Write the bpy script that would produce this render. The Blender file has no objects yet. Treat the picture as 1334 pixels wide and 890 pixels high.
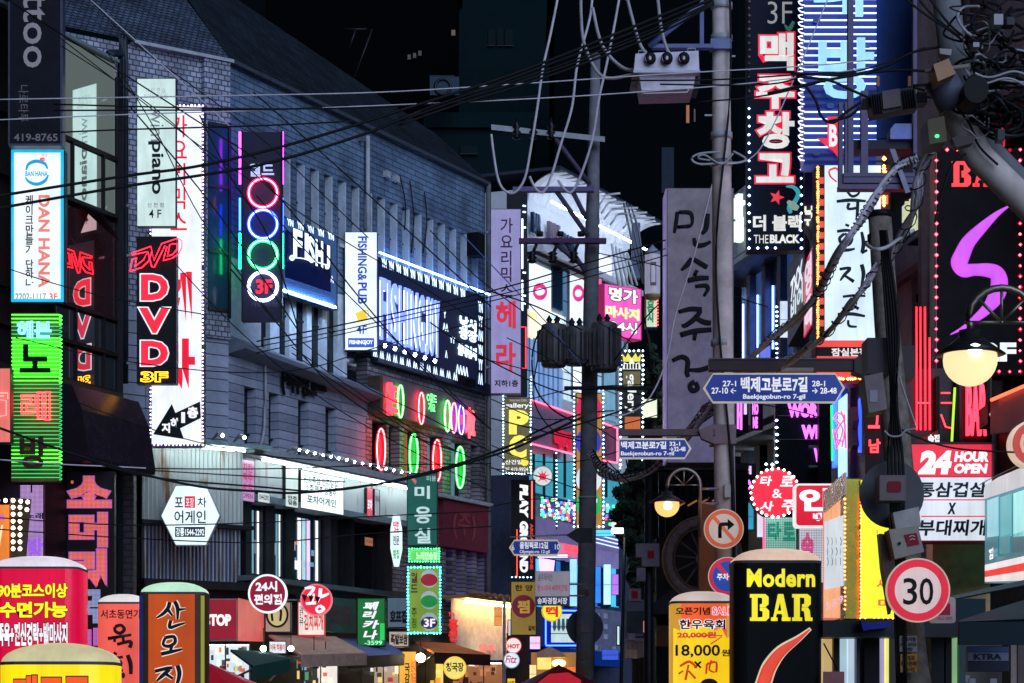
import bpy, math, random
from mathutils import Vector, Matrix
R = math.radians
random.seed(7)
sc = bpy.context.scene
C = sc.collection
# ---------------------------------------------------------------- camera, world, sun
FPX, HOR, CX = 3150.0, 965.0, 667.0
cam_d = bpy.data.cameras.new('camera'); cam = bpy.data.objects.new('camera', cam_d); C.objects.link(cam)
cam.location = (0, 0, 1.6); cam.rotation_euler = (R(90), 0, 0)
cam_d.sensor_width = 36.0; cam_d.lens = 85.0; cam_d.shift_y = (HOR-445.0)/1334.0
cam_d.clip_start = 0.1; cam_d.clip_end = 2000
sc.camera = cam
sc.view_settings.view_transform = 'Standard'; sc.view_settings.look = 'None'
sc.view_settings.exposure = 0.2; sc.view_settings.gamma = 1
w = bpy.data.worlds.new('World'); sc.world = w; w.use_nodes = True
nt = w.node_tree; bg = nt.nodes['Background']
sky = nt.nodes.new('ShaderNodeTexSky'); sky.sky_type = 'NISHITA'; sky.sun_disc = False
SUN_EL, SUN_AZ = 24.0, 200.0
sky.sun_elevation = R(-2.5); sky.sun_rotation = R(SUN_AZ)
mixs = nt.nodes.new('ShaderNodeMix'); mixs.data_type = 'RGBA'; mixs.inputs[0].default_value = .96
nt.links.new(sky.outputs[0], mixs.inputs[6]); mixs.inputs[7].default_value = (.014, .040, .080, 1)
nt.links.new(mixs.outputs[2], bg.inputs['Color']); bg.inputs['Strength'].default_value = 0.055
sd = bpy.data.lights.new('city_glow', 'SUN'); sun = bpy.data.objects.new('city_glow', sd); C.objects.link(sun)
sd.energy = 2.0; sd.angle = R(60); sd.color = (0.55, 0.70, 1.0)  # soft added fill standing for street glow from behind the camera
sun.rotation_euler = (R(90-SUN_EL), 0, R(28))
sc.cycles.max_bounces = 6; sc.cycles.diffuse_bounces = 2; sc.cycles.glossy_bounces = 3
sc.cycles.caustics_reflective = False; sc.cycles.caustics_refractive = False
sc.cycles.sample_clamp_indirect = 4.0
# ---------------------------------------------------------------- materials
_M = {}
def _nt(name):
    m = bpy.data.materials.new(name); m.use_nodes = True
    return m, m.node_tree, m.node_tree.nodes['Principled BSDF']
def paint(name, col, rough=.6, metal=0, var=.25, scale=6, bump=.15, spec=.22):
    if name in _M: return _M[name]
    m, t, b = _nt(name)
    tc = t.nodes.new('ShaderNodeTexCoord'); n = t.nodes.new('ShaderNodeTexNoise')
    n.inputs['Scale'].default_value = scale; n.inputs['Detail'].default_value = 6; n.inputs['Roughness'].default_value = .65
    t.links.new(tc.outputs['Object'], n.inputs['Vector'])
    r = t.nodes.new('ShaderNodeMapRange'); r.inputs[1].default_value = .3; r.inputs[2].default_value = .7
    r.inputs[3].default_value = 1-var; r.inputs[4].default_value = 1+var*.6
    t.links.new(n.outputs[0], r.inputs[0])
    mx = t.nodes.new('ShaderNodeVectorMath'); mx.operation = 'SCALE'; mx.inputs[0].default_value = col[:3]
    t.links.new(r.outputs[0], mx.inputs['Scale']); t.links.new(mx.outputs[0], b.inputs['Base Color'])
    r2 = t.nodes.new('ShaderNodeMapRange'); r2.inputs[3].default_value = max(.04, rough-.12); r2.inputs[4].default_value = min(1, rough+.15)
    t.links.new(n.outputs[0], r2.inputs[0]); t.links.new(r2.outputs[0], b.inputs['Roughness'])
    b.inputs['Metallic'].default_value = metal; b.inputs['Specular IOR Level'].default_value = spec
    if bump:
        bp = t.nodes.new('ShaderNodeBump'); bp.inputs['Strength'].default_value = bump; bp.inputs['Distance'].default_value = .01
        t.links.new(n.outputs[0], bp.inputs['Height']); t.links.new(bp.outputs[0], b.inputs['Normal'])
    _M[name] = m; return m
def emis(name, col, s=1.0, var=.12, scale=3.0, dots=0, sample=True, rot=0):
    if name in _M: return _M[name]
    m, t, b = _nt(name)
    b.inputs['Base Color'].default_value = (*[c*.35 for c in col], 1); b.inputs['Roughness'].default_value = .35
    b.inputs['Emission Color'].default_value = (*col, 1)
    tc = t.nodes.new('ShaderNodeTexCoord'); n = t.nodes.new('ShaderNodeTexNoise')
    n.inputs['Scale'].default_value = scale; n.inputs['Detail'].default_value = 2
    t.links.new(tc.outputs['Object'], n.inputs['Vector'])
    r = t.nodes.new('ShaderNodeMapRange'); r.inputs[1].default_value = .3; r.inputs[2].default_value = .7
    r.inputs[3].default_value = s*(1-var); r.inputs[4].default_value = s*(1+var)
    t.links.new(n.outputs[0], r.inputs[0]); out = r.outputs[0]
    if var > .06:                  # rain streaks and dust on the acrylic
        mp = t.nodes.new('ShaderNodeMapping'); mp.inputs['Scale'].default_value = (9, 9, .8); t.links.new(tc.outputs['Object'], mp.inputs[0])
        n2 = t.nodes.new('ShaderNodeTexNoise'); n2.inputs['Scale'].default_value = 1.3; n2.inputs['Detail'].default_value = 5; n2.inputs['Roughness'].default_value = .7
        t.links.new(mp.outputs[0], n2.inputs['Vector'])
        r3 = t.nodes.new('ShaderNodeMapRange'); r3.inputs[1].default_value = .42; r3.inputs[2].default_value = .7; r3.inputs[3].default_value = 1.04; r3.inputs[4].default_value = .86
        t.links.new(n2.outputs[0], r3.inputs[0])
        h0 = t.nodes.new('ShaderNodeMath'); h0.operation = 'MULTIPLY'; t.links.new(out, h0.inputs[0]); t.links.new(r3.outputs[0], h0.inputs[1]); out = h0.outputs[0]
    if dots:                       # lamps of an LED matrix, `dots` per metre
        sp = t.nodes.new('ShaderNodeSeparateXYZ'); t.links.new(tc.outputs['Object'], sp.inputs[0])
        for ax in (0, 2):
            k = t.nodes.new('ShaderNodeMath'); k.operation = 'MULTIPLY'; k.inputs[1].default_value = dots
            t.links.new(sp.outputs[ax], k.inputs[0])
            f = t.nodes.new('ShaderNodeMath'); f.operation = 'PINGPONG'; f.inputs[1].default_value = .5
            t.links.new(k.outputs[0], f.inputs[0])
            g = t.nodes.new('ShaderNodeMapRange'); g.inputs[1].default_value = .08; g.inputs[2].default_value = .26; g.inputs[3].default_value = .12
            t.links.new(f.outputs[0], g.inputs[0])
            h = t.nodes.new('ShaderNodeMath'); h.operation = 'MULTIPLY'
            t.links.new(out, h.inputs[0]); t.links.new(g.outputs[0], h.inputs[1]); out = h.outputs[0]
    t.links.new(out, b.inputs['Emission Strength'])
    if not sample: m.cycles.emission_sampling = 'NONE'
    _M[name] = m; return m
def neon(name, col, s=3.0, sample=True):
    return emis(name, col, s, var=.05, sample=sample)
def glass(name='window_glass', col=(.006, .009, .014), rough=.08, spec=.3):
    if name in _M: return _M[name]
    m = paint(name, col, rough, 0, .4, 1.2, .04, spec); return m
def tiles(name, col, ang, bw, bh, mort=.02, mcol=None, var=.3, rough=.55, bump=.6, squash=False):
    """ceramic tile / block wall; pattern in the wall's own plane (ang = heading of the wall)"""
    if name in _M: return _M[name]
    m, t, b = _nt(name)
    tc = t.nodes.new('ShaderNodeTexCoord'); mp = t.nodes.new('ShaderNodeMapping'); mp.vector_type = 'POINT'
    mp.inputs['Rotation'].default_value = (0, 0, -ang); t.links.new(tc.outputs['Object'], mp.inputs['Vector'])
    sp = t.nodes.new('ShaderNodeSeparateXYZ'); cb = t.nodes.new('ShaderNodeCombineXYZ')
    t.links.new(mp.outputs[0], sp.inputs[0]); t.links.new(sp.outputs[0], cb.inputs[0]); t.links.new(sp.outputs[2], cb.inputs[1])
    br = t.nodes.new('ShaderNodeTexBrick'); t.links.new(cb.outputs[0], br.inputs['Vector'])
    br.inputs['Scale'].default_value = 1; br.inputs['Brick Width'].default_value = bw; br.inputs['Row Height'].default_value = bh
    br.inputs['Mortar Size'].default_value = mort; br.inputs['Mortar Smooth'].default_value = .2
    br.inputs['Color1'].default_value = (*[c*(1-var) for c in col], 1); br.inputs['Color2'].default_value = (*[c*(1+var*.5) for c in col], 1)
    br.inputs['Mortar'].default_value = (*(mcol or [c*.18 for c in col]), 1)
    n = t.nodes.new('ShaderNodeTexNoise'); n.inputs['Scale'].default_value = 1.6; n.inputs['Detail'].default_value = 6
    t.links.new(tc.outputs['Object'], n.inputs['Vector'])
    r = t.nodes.new('ShaderNodeMapRange'); r.inputs[1].default_value = .3; r.inputs[2].default_value = .7; r.inputs[3].default_value = .55; r.inputs[4].default_value = 1.25
    t.links.new(n.outputs[0], r.inputs[0])
    mx = t.nodes.new('ShaderNodeVectorMath'); mx.operation = 'SCALE'; t.links.new(br.outputs['Color'], mx.inputs[0]); t.links.new(r.outputs[0], mx.inputs['Scale'])
    t.links.new(mx.outputs[0], b.inputs['Base Color']); b.inputs['Roughness'].default_value = rough
    bp = t.nodes.new('ShaderNodeBump'); bp.inputs['Strength'].default_value = bump; bp.inputs['Distance'].default_value = .02; bp.invert = True
    t.links.new(br.outputs['Fac'], bp.inputs['Height']); t.links.new(bp.outputs[0], b.inputs['Normal'])
    _M[name] = m; return m
# ---------------------------------------------------------------- frames
class Fr:
    """a vertical plane in the street: O origin on the ground, U along, N outwards"""
    def __init__(s, xa, Ya, xb=None, Yb=None, flip=False):
        if xb is None:
            s.O = Vector((0, Ya, 0)); s.U = Vector((1, 0, 0))
        else:
            A = Vector(((xa-CX)/FPX*Ya, Ya, 0)); B = Vector(((xb-CX)/FPX*Yb, Yb, 0))
            s.O = A; s.U = (B-A).normalized()
        s.N = Vector((s.U.y, -s.U.x, 0))
        if flip: s.N = -s.N
        s.ang = math.atan2(s.U.y, s.U.x)
    def ab(s, px, py, c=0):
        kx = (px-CX)/FPX                         # where the photograph's sight line meets the plane c in front of the wall
        nx, ny = s.N.x, s.N.y
        Y = (s.O.x*nx+s.O.y*ny+c)/(kx*nx+ny); X = kx*Y
        a = (X-s.O.x)*s.U.x+(Y-s.O.y)*s.U.y
        return a, 1.6+(HOR-py)/FPX*Y
    def Y(s, px):
        nx, ny = s.N.x, s.N.y
        return (s.O.x*nx+s.O.y*ny)/((px-CX)/FPX*nx+ny)
    def w(s, a, b, c=0): return s.O+s.U*a+s.N*c+Vector((0, 0, b))
    def p(s, px, py, c=0):
        a, b = s.ab(px, py, c); return s.w(a, b, c)
    def m(s, px): return s.Y(px)/FPX              # metres per pixel there
def F(Y): return Fr(0, Y)
def pt(px, py, Y): return Vector(((px-CX)/FPX*Y, Y, 1.6+(HOR-py)/FPX*Y))
# ---------------------------------------------------------------- things
def thing(name, label, cat, loc, group=None):
    o = bpy.data.objects.new(name, None); o.empty_display_size = .2; C.objects.link(o); o.location = loc
    o['label'] = label; o['category'] = cat
    if group: o['group'] = group
    return o
_TX = {}
def _text(s, wgt, ext, bev, sp, lsp, shear):
    k = (s, wgt, ext, bev, sp, lsp, shear)
    if k in _TX: return _TX[k]
    cu = bpy.data.curves.new('t', 'FONT'); cu.body = s; cu.align_x = 'CENTER'; cu.size = 1
    cu.offset = wgt; cu.extrude = ext; cu.space_character = sp; cu.space_line = lsp; cu.shear = shear; cu.resolution_u = 3
    if bev:
        cu.fill_mode = 'NONE'; cu.bevel_depth = bev; cu.bevel_resolution = 1; cu.resolution_u = 3
    ob = bpy.data.objects.new('t', cu); me = bpy.data.meshes.new_from_object(ob)
    V = [v.co.copy() for v in me.vertices]; Fc = [tuple(p.vertices) for p in me.polygons]
    bpy.data.objects.remove(ob); bpy.data.curves.remove(cu); bpy.data.meshes.remove(me)
    if V: bb = (min(v.x for v in V), min(v.y for v in V), max(v.x for v in V), max(v.y for v in V))
    else: bb = (0, 0, 1, 1)
    _TX[k] = (V, Fc, bb); return _TX[k]
def cat(P, n=5, closed=False):
    """Catmull-Rom through tuples"""
    if len(P) < 3: return [tuple(p) for p in P]
    out = []; L = len(P)
    rng = L if closed else L-1
    for i in range(rng):
        g = (lambda j: P[j % L]) if closed else (lambda j: P[max(0, min(L-1, j))])
        p0, p1, p2, p3 = g(i-1), g(i), g(i+1), g(i+2)
        for k in range(n):
            t = k/n
            out.append(tuple(.5*((2*b)+(c-a)*t+(2*a-5*b+4*c-d)*t*t+(3*b-a-3*c+d)*t**3) for a, b, c, d in zip(p0, p1, p2, p3)))
    if not closed: out.append(tuple(P[-1]))
    return out
_rb = random.Random(21)
class MB:
    def __init__(s, fr=None): s.v = []; s.f = []; s.mi = []; s.mats = []; s.sm = []; s.fr = fr
    def _m(s, m):
        if m not in s.mats: s.mats.append(m)
        return s.mats.index(m)
    def add(s, V, Fc, m, smooth=False):
        o = len(s.v); k = s._m(m); s.v += [Vector(x) for x in V]
        for f in Fc: s.f.append(tuple(i+o for i in f)); s.mi.append(k); s.sm.append(smooth)
        return s
    # metric, in frame coordinates
    def bx(s, a0, b0, a1, b1, c0, c1, m):
        w = s.fr.w
        V = [w(a, b, c) for a in (a0, a1) for b in (b0, b1) for c in (c0, c1)]
        return s.add(V, [(0, 1, 3, 2), (4, 6, 7, 5), (0, 4, 5, 1), (2, 3, 7, 6), (0, 2, 6, 4), (1, 5, 7, 3)], m)
    def box(s, x0, y0, x1, y1, c0, c1, m):
        a0, b1 = s.fr.ab(x0, y0, c1); _, b0 = s.fr.ab(x0, y1, c1); a1, _ = s.fr.ab(x1, y0, c1)
        return s.bx(a0, b0, a1, b1, c0, c1, m)
    def poly(s, P, c0, c1, m, side=None):
        """prism over px polygon"""
        n = len(P); V = [s.fr.p(x, y, c1) for x, y in P]
        s.add(V, [tuple(range(n))], m)
        if c1 != c0:
            V = V+[v+s.fr.N*(c0-c1) for v in V]
            s.add(V, [(i, (i+1) % n, n+(i+1) % n, n+i) for i in range(n)], side or m)
            s.add(V[n:], [tuple(range(n))], side or m)
        return s
    def quad(s, pts, m): return s.add(pts, [(0, 1, 2, 3)], m)
    def hexa(s, A, B, m):
        """solid between two quads of world points"""
        return s.add(list(A)+list(B), [(0, 1, 2, 3), (7, 6, 5, 4), (0, 4, 5, 1), (1, 5, 6, 2), (2, 6, 7, 3), (3, 7, 4, 0)], m)
    def sweep(s, P, rad, m, n=6, flat=1.0, closed=False, axis=None, smooth=True):
        """tube along world points; rad number or list; flat squeezes along `axis`"""
        P = [Vector(p) for p in P]; L = len(P)
        if not hasattr(rad, '__len__'): rad = [rad]*L
        V = []
        ax = axis or Vector((0, 0, 1))
        for i in range(L):
            a = P[(i-1) % L] if closed else P[max(0, i-1)]; b = P[(i+1) % L] if closed else P[min(L-1, i+1)]
            d = (b-a)
            if d.length < 1e-9: d = Vector((1, 0, 0))
            d.normalize()
            u = ax-d*ax.dot(d)
            if u.length < .05:
                u = Vector((1, 0, 0))-d*d.x
            u.normalize(); v = d.cross(u)
            for k in range(n):
                t = 2*math.pi*k/n
                V.append(P[i]+(v*math.cos(t)+u*math.sin(t)*flat)*rad[i])
        Fc = []
        for i in range(L if closed else L-1):
            j = (i+1) % L
            for k in range(n):
                Fc.append((i*n+k, i*n+(k+1) % n, j*n+(k+1) % n, j*n+k))
        if not closed: Fc += [tuple(range(n))[::-1], tuple((L-1)*n+k for k in range(n))]
        return s.add(V, Fc, m, smooth)
    def strokes(s, S, m, c=.02, n=8, flat=.3, k=1.0, cr=4, closed=False):
        """brush or neon strokes: px points (x,y) or (x,y,w px), w half-width"""
        fr = s.fr
        for st in S:
            q = cat([(p[0], p[1], p[2] if len(p) > 2 else 1.0) for p in st], cr, closed)
            s.sweep([fr.p(x, y, c) for x, y, r in q], [max(.1, r)*k*fr.m(x) for x, y, r in q], m, n, flat, closed, axis=fr.N)
        return s
    def ring(s, cx, cy, rx, ry, r, m, c=.02, n=28, flat=1.0, k=6):
        P = [s.fr.p(cx+rx*math.cos(2*math.pi*i/n), cy+ry*math.sin(2*math.pi*i/n), c) for i in range(n)]
        return s.sweep(P, r, m, k, flat, True, axis=s.fr.N)
    def disc(s, cx, cy, rx, ry, c0, c1, m, side=None, n=32):
        return s.poly([(cx+rx*math.cos(2*math.pi*i/n), cy-ry*math.sin(2*math.pi*i/n)) for i in range(n)], c0, c1, m, side)
    def text(s, t, x0, y0, x1, y1, m, w=0.0, c=.004, ext=0, rot=0, ol=None, olm=None, bev=0, sp=1, lsp=1, shear=0, line=None):
        """text fitted in the px box; rot 90 = reads downwards. ol/olm: outline weight/material behind"""
        fr = s.fr
        a0, b1 = fr.ab(x0, y0, c); _, b0 = fr.ab(x0, y1, c); a1, _ = fr.ab(x1, y0, c)
        _, _, bb = _text(t, w, 0, 0, sp, lsp, shear)
        def put(wg, mm, cc, ex, bv):
            V, Fc, b2 = _text(t, wg, ex, bv, sp, lsp, shear)
            if bv: bbb = b2
            else: bbb = bb
            out = []
            for v in V:
                u = (v.x-bbb[0])/max(1e-6, bbb[2]-bbb[0]); q = (v.y-bbb[1])/max(1e-6, bbb[3]-bbb[1])
                if rot == 90: u, q = q, 1-u
                elif rot == -90: u, q = 1-q, u
                zz = v.z if not bv else v.z*(b1-b0)/max(.01, (bbb[3]-bbb[1] if not rot else bbb[2]-bbb[0]))
                out.append(fr.w(a0+(a1-a0)*u, b0+(b1-b0)*q, cc+zz))
            if line is not None: Fc = [f for f in Fc if int(max(0, (.9-V[f[0]].y)/lsp)) == line]
            s.add(out, Fc, mm)
        if olm: put(ol, olm, c, 0, 0); c += .004
        put(w, m, c+(ext if ext else 0), ext, bev)
        return s
    def bulbs(s, pts, r, m):
        for p in pts:
            if _rb.random() < .035: continue
            p = Vector(p)+Vector((_rb.uniform(-.2, .2), 0, _rb.uniform(-.2, .2)))*r; r_ = r; r = r_*_rb.uniform(.78, 1.15)
            V = [p+Vector(d)*r for d in ((1, 0, 0), (-1, 0, 0), (0, 1, 0), (0, -1, 0), (0, 0, 1), (0, 0, -1))]
            s.add(V, [(0, 2, 4), (2, 1, 4), (1, 3, 4), (3, 0, 4), (2, 0, 5), (1, 2, 5), (3, 1, 5), (0, 3, 5)], m, True); r = r_
        return s
    def lathe(s, cx, cz_pts, base, m, n=20, ys=1.0):
        """profile [(r,z)] round a vertical axis at world base"""
        V = []; L = len(cz_pts)
        for r, z in cz_pts:
            for k in range(n):
                t = 2*math.pi*k/n; V.append(Vector((base[0]+r*math.cos(t), base[1]+r*math.sin(t)*ys, base[2]+z)))
        Fc = [(i*n+k, i*n+(k+1) % n, (i+1)*n+(k+1) % n, (i+1)*n+k) for i in range(L-1) for k in range(n)]
        Fc += [tuple(range(n))[::-1], tuple((L-1)*n+k for k in range(n))]
        return s.add(V, Fc, m, True)
    def build(s, name, parent=None, label=None, cat=None, group=None, kind=None, flatc=False):
        if not s.f: return None
        me = bpy.data.meshes.new(name)
        if parent is not None:
            org = Vector(parent.get('_w', (0, 0, 0)))
            org = wloc(parent)
        else:
            xs = [v.x for v in s.v]; ys = [v.y for v in s.v]; zs = [v.z for v in s.v]
            org = Vector(((min(xs)+max(xs))/2, (min(ys)+max(ys))/2, min(zs)))
            if kind == 'structure': org = Vector((0, 0, 0))
        used = sorted({i for f in s.f for i in f})
        if len(used) < len(s.v):
            mp = {j: i for i, j in enumerate(used)}; s.v = [s.v[j] for j in used]; s.f = [tuple(mp[i] for i in f) for f in s.f]
        me.from_pydata([tuple(v-org) for v in s.v], [], s.f)
        for m in s.mats: me.materials.append(m)
        me.polygons.foreach_set('material_index', s.mi); me.polygons.foreach_set('use_smooth', s.sm)
        me.validate(verbose=False); me.update()
        o = bpy.data.objects.new(name, me); C.objects.link(o)
        if parent is not None: o.parent = parent
        else: o.location = org
        if label: o['label'] = label
        if cat: o['category'] = cat
        if group: o['group'] = group
        if kind: o['kind'] = kind
        return o
def wloc(o):
    v = Vector(o.location)
    while o.parent: o = o.parent; v += Vector(o.location)
    return v
def border(fr, x0, y0, x1, y1, step, c=.03, sides='lrtb'):
    a0, b1 = fr.ab(x0, y0, c); a1, _ = fr.ab(x1, y0, c); _, b0 = fr.ab(x0, y1, c); out = []
    st = step*fr.m((x0+x1)/2); nx = max(1, round(abs(a1-a0)/st)); nz = max(1, round((b1-b0)/st))
    if 't' in sides: out += [fr.w(a0+(a1-a0)*i/nx, b1, c) for i in range(nx+1)]
    if 'b' in sides: out += [fr.w(a0+(a1-a0)*i/nx, b0, c) for i in range(nx+1)]
    if 'l' in sides: out += [fr.w(a0, b0+(b1-b0)*i/nz, c) for i in range(1, nz)]
    if 'r' in sides: out += [fr.w(a1, b0+(b1-b0)*i/nz, c) for i in range(1, nz)]
    return out
def part(fr, parent, name, fn, label=None, kind=None):
    b = MB(fr); fn(b); return b.build(name, parent, label=label, kind=kind)
# common materials
K = dict(
 black=paint('black_paint', (.008, .008, .009), .45, spec=.12), dark=paint('dark_metal', (.035, .037, .042), .45, .6),
 grey=paint('grey_metal', (.22, .23, .25), .5, .5), lgrey=paint('light_grey_paint', (.42, .43, .45), .5),
 white=paint('white_paint', (.75, .75, .73), .5, var=.12), conc=paint('concrete', (.42, .38, .36), .85, var=.35, scale=9, bump=.4),
 wood=paint('dark_creosoted_wood', (.22, .18, .15), .85, var=.5, scale=14, bump=.6), cable=paint('cable_rubber', (.011, .011, .012), .6, bump=0),
 cableg=paint('cable_grey', (.42, .40, .43), .5, bump=0), rust=paint('rusty_steel', (.2, .12, .08), .8, .3, .5, 9, .4))
BLK, WHT = K['black'], K['white']

def L(r, g, b):
    f = lambda v: (v/255/12.92 if v <= 10 else ((v/255+.055)/1.055)**2.4)
    return (f(r), f(g), f(b))
def EM(r, g, b, s=1.0, **k):
    return emis('light_%d_%d_%d_%s%s' % (r, g, b, s, k.get('dots', '')), L(r, g, b), s, **k)
def PT(r, g, b, rough=.5, **k):
    return paint('paint_%d_%d_%d_%s' % (r, g, b, rough), L(r, g, b), rough, **k)
def NE(r, g, b, s=2.5, **k): return neon('neon_%d_%d_%d_%s' % (r, g, b, s), L(r, g, b), s*(2.2 if max(r, g, b)-min(r, g, b) > 150 else 1.5), **k)
def LT(root, fr, items, name='lettering', label=None):
    for it in items:
        it = list(it); kw = it.pop() if isinstance(it[-1], dict) else {}
        n = it[0].count('\n')+1
        for k in (range(n) if n > 1 and (it[4]-it[2])/n > 8.5 else (None,)):
            o = MB(fr).text(*it, **kw, line=k).build(name, root, label=label)
    return o
def signbox(name, label, fr, x0, y0, x1, y1, face, case=None, th=.22, ins=1.2, cat='sign', group=None, brk=None, facename='face', edge=None):
    case = case or K['dark']
    root = thing(name, label, cat, fr.p((x0+x1)/2, y1, -th/2), group)
    part(fr, root, 'case', lambda b: b.box(x0, y0, x1, y1, -th, 0, case))
    if face: part(fr, root, facename, lambda b: b.box(x0+ins, y0+ins, x1-ins, y1-ins, .001, .012, face))
    if edge:
        part(fr, root, 'frame', lambda b: (b.box(x0, y0, x0+ins, y1, .001, .03, edge), b.box(x1-ins, y0, x1, y1, .001, .03, edge),
             b.box(x0+ins, y0, x1-ins, y0+ins, .001, .03, edge), b.box(x0+ins, y1-ins, x1-ins, y1, .001, .03, edge)))
    if brk:       # brk = px x of the wall it is fixed to
        for yy in (y0+(y1-y0)*.12, y0+(y1-y0)*.85):
            xa, xb = (brk, x0) if brk < x0 else (x1, brk)
            part(fr, root, 'bracket', lambda b: b.box(xa, yy, xb, yy+3, -th*.6, -th*.35, K['grey']))
    return root
# ================================================================ the ground
def sheet(name, x0, y0, x1, y1, z, m):
    b = MB(); b.quad([(x0, y0, z), (x1, y0, z), (x1, y1, z), (x0, y1, z)], m); b.build(name, kind='structure')
sheet('ground', -300, -60, 300, 900, 0, paint('asphalt', (.045, .045, .048), .7, scale=3, bump=.3))
b = MB(F(1))
b.add([(-3.2, 0, .004), (3.6, 0, .004), (3.9, 30, .004), (-.2, 60, .004), (-1.8, 60, .004), (-6.2, 34, .004)], [(0, 1, 2, 3, 4, 5)], paint('road_asphalt', (.05, .05, .052), .45, scale=5, bump=.3))
b.build('road', kind='structure')
for nm, A, B_ in (('pavement', [(-3.3, 0), (-6.3, 34), (-1.9, 60), (-14, 60), (-14, 0)], .13), ('pavement', [(3.7, 0), (4.0, 30), (-.1, 60), (14, 60), (14, 0)], .13)):
    b = MB(); n = len(A)
    V = [(x, y, B_) for x, y in A]+[(x, y, 0) for x, y in A]
    b.add(V, [tuple(range(n))]+[(i, (i+1) % n, n+(i+1) % n, n+i) for i in range(n)], paint('pavement_slabs', (.2, .19, .18), .7, scale=6))
    b.build(nm, kind='structure')

# ================================================================ left corner building
LF = Fr(296, 44.08, 632, 53.8); FA = Fr(78, 42, 296, 44.08)
TL = tiles('spill_tinted_wall_tiles', (.15, .22, .33), LF.ang, .34, .115, .012, mcol=(.055, .08, .13), var=.14)  # tile colour darkened and blued for weak high street light and sign spill
TLA = tiles('front_wall_tiles', (.36, .38, .48), FA.ang, .13, .095, .012, var=.3)
TR = tiles('roof_tiles', (.085, .11, .17), FA.ang, .12, .075, .012, var=.35, bump=.9)
BRK = tiles('wall_brick_tiles', (.30, .27, .31), LF.ang, .25, .09, .013, var=.3)
TRM = paint('pale_trim', (.42, .44, .47), .5)
WG = glass()
bd = thing('corner_building', 'long dark tiled corner building on the left with narrow top windows and mansard roof', 'building', LF.w(4, 0, -1))
aL, zR = LF.ab(334, 100)
Ltot = LF.ab(632, 300)[0]
def LA(px): return LF.ab(px, 300)[0]
def LZ(px, py): return LF.ab(px, py)[1]
# core behind everything
def core(b):
    b.bx(-.02, 0, Ltot, zR-.02, -3.5, -.42, paint('interior_dark', (.01, .011, .014), .9, bump=0))
part(LF, bd, 'core', core)
# ---- top storeys: wall bands + piers + window panes
zt0, zt1 = LZ(440, 318), LZ(425, 227)
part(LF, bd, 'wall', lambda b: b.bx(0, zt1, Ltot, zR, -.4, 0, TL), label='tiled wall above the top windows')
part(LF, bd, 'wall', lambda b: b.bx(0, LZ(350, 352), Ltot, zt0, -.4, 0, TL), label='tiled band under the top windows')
win0, win1, NW = LA(372), LA(618), 16
pit = (win1-win0)/(NW-1)
ww = pit*.56
me_p = None
def share(fr, root, name, a, b0, b1, w_, c0, c1, m, cache={}):
    """repeat piece sharing one mesh: box w_ x (b1-b0)"""
    k = (name, id(fr), round(b1-b0, 3), round(w_, 3), round(c1-c0, 3), m.name)
    base = fr.w(a, b0, c0)
    if k not in cache:
        mb = MB(Fr(0, 1)); mb.fr = Fr.__new__(Fr); mb.fr.O = Vector((0, 0, 0)); mb.fr.U = fr.U; mb.fr.N = fr.N
        mb.bx(0, 0, w_, b1-b0, 0, c1-c0, m)
        me = bpy.data.meshes.new(name); me.from_pydata([tuple(v) for v in mb.v], [], mb.f); me.materials.append(m); cache[k] = me
    o = bpy.data.objects.new(name, cache[k]); C.objects.link(o); o.parent = root; o.location = base-wloc(root)
    return o
for i, (h0, m_) in {1: (.0, EM(60, 90, 140, .35)), 4: (.45, EM(120, 150, 175, .3)), 8: (.2, EM(40, 60, 90, .4)), 11: (.5, EM(90, 100, 120, .3)), 13: (.0, EM(50, 70, 100, .35))}.items():
    a = win0+i*pit-ww/2
    part(LF, bd, 'blind', lambda b: b.bx(a+.03, zt0+(zt1-zt0)*h0+.03, a+ww-.08, zt1-.03, -.128, -.122, m_))
prev = 0
for i in range(NW):
    a = win0+i*pit-ww/2
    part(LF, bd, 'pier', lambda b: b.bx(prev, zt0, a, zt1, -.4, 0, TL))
    if a-prev > .2: pass
    share(LF, bd, 'sill', a+.01, zt0-.045, zt0+.02, ww-.02, -.3, .04, TRM)
    o = share(LF, bd, 'window', a, zt0, zt1, ww, -.16, -.13, WG)
    share(LF, o, 'window_frame', a, zt0+(zt1-zt0)*.42, zt0+(zt1-zt0)*.44, ww, -.13, -.10, K['dark'])
    share(LF, bd, 'reveal', a+ww-.055, zt0+.02, zt1-.01, .05, -.14, .02, PT(190, 200, 210, .5))
    prev = a+ww
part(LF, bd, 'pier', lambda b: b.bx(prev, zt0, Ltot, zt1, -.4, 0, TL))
part(LF, bd, 'drainpipe', lambda b: (b.sweep([LF.w(LA(474), LZ(474, 340), .09), LF.w(LA(474), LZ(474, 178), .09)], .045, K['lgrey'], 8), b.box(472.5, 176, 475.5, 183, .0, .12, K['grey'])))
part(LF, bd, 'drainpipe', lambda b: b.sweep([LF.w(LA(631), 3.5, .1), LF.w(LA(631), zR, .1)], .06, K['grey'], 8))
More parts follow.
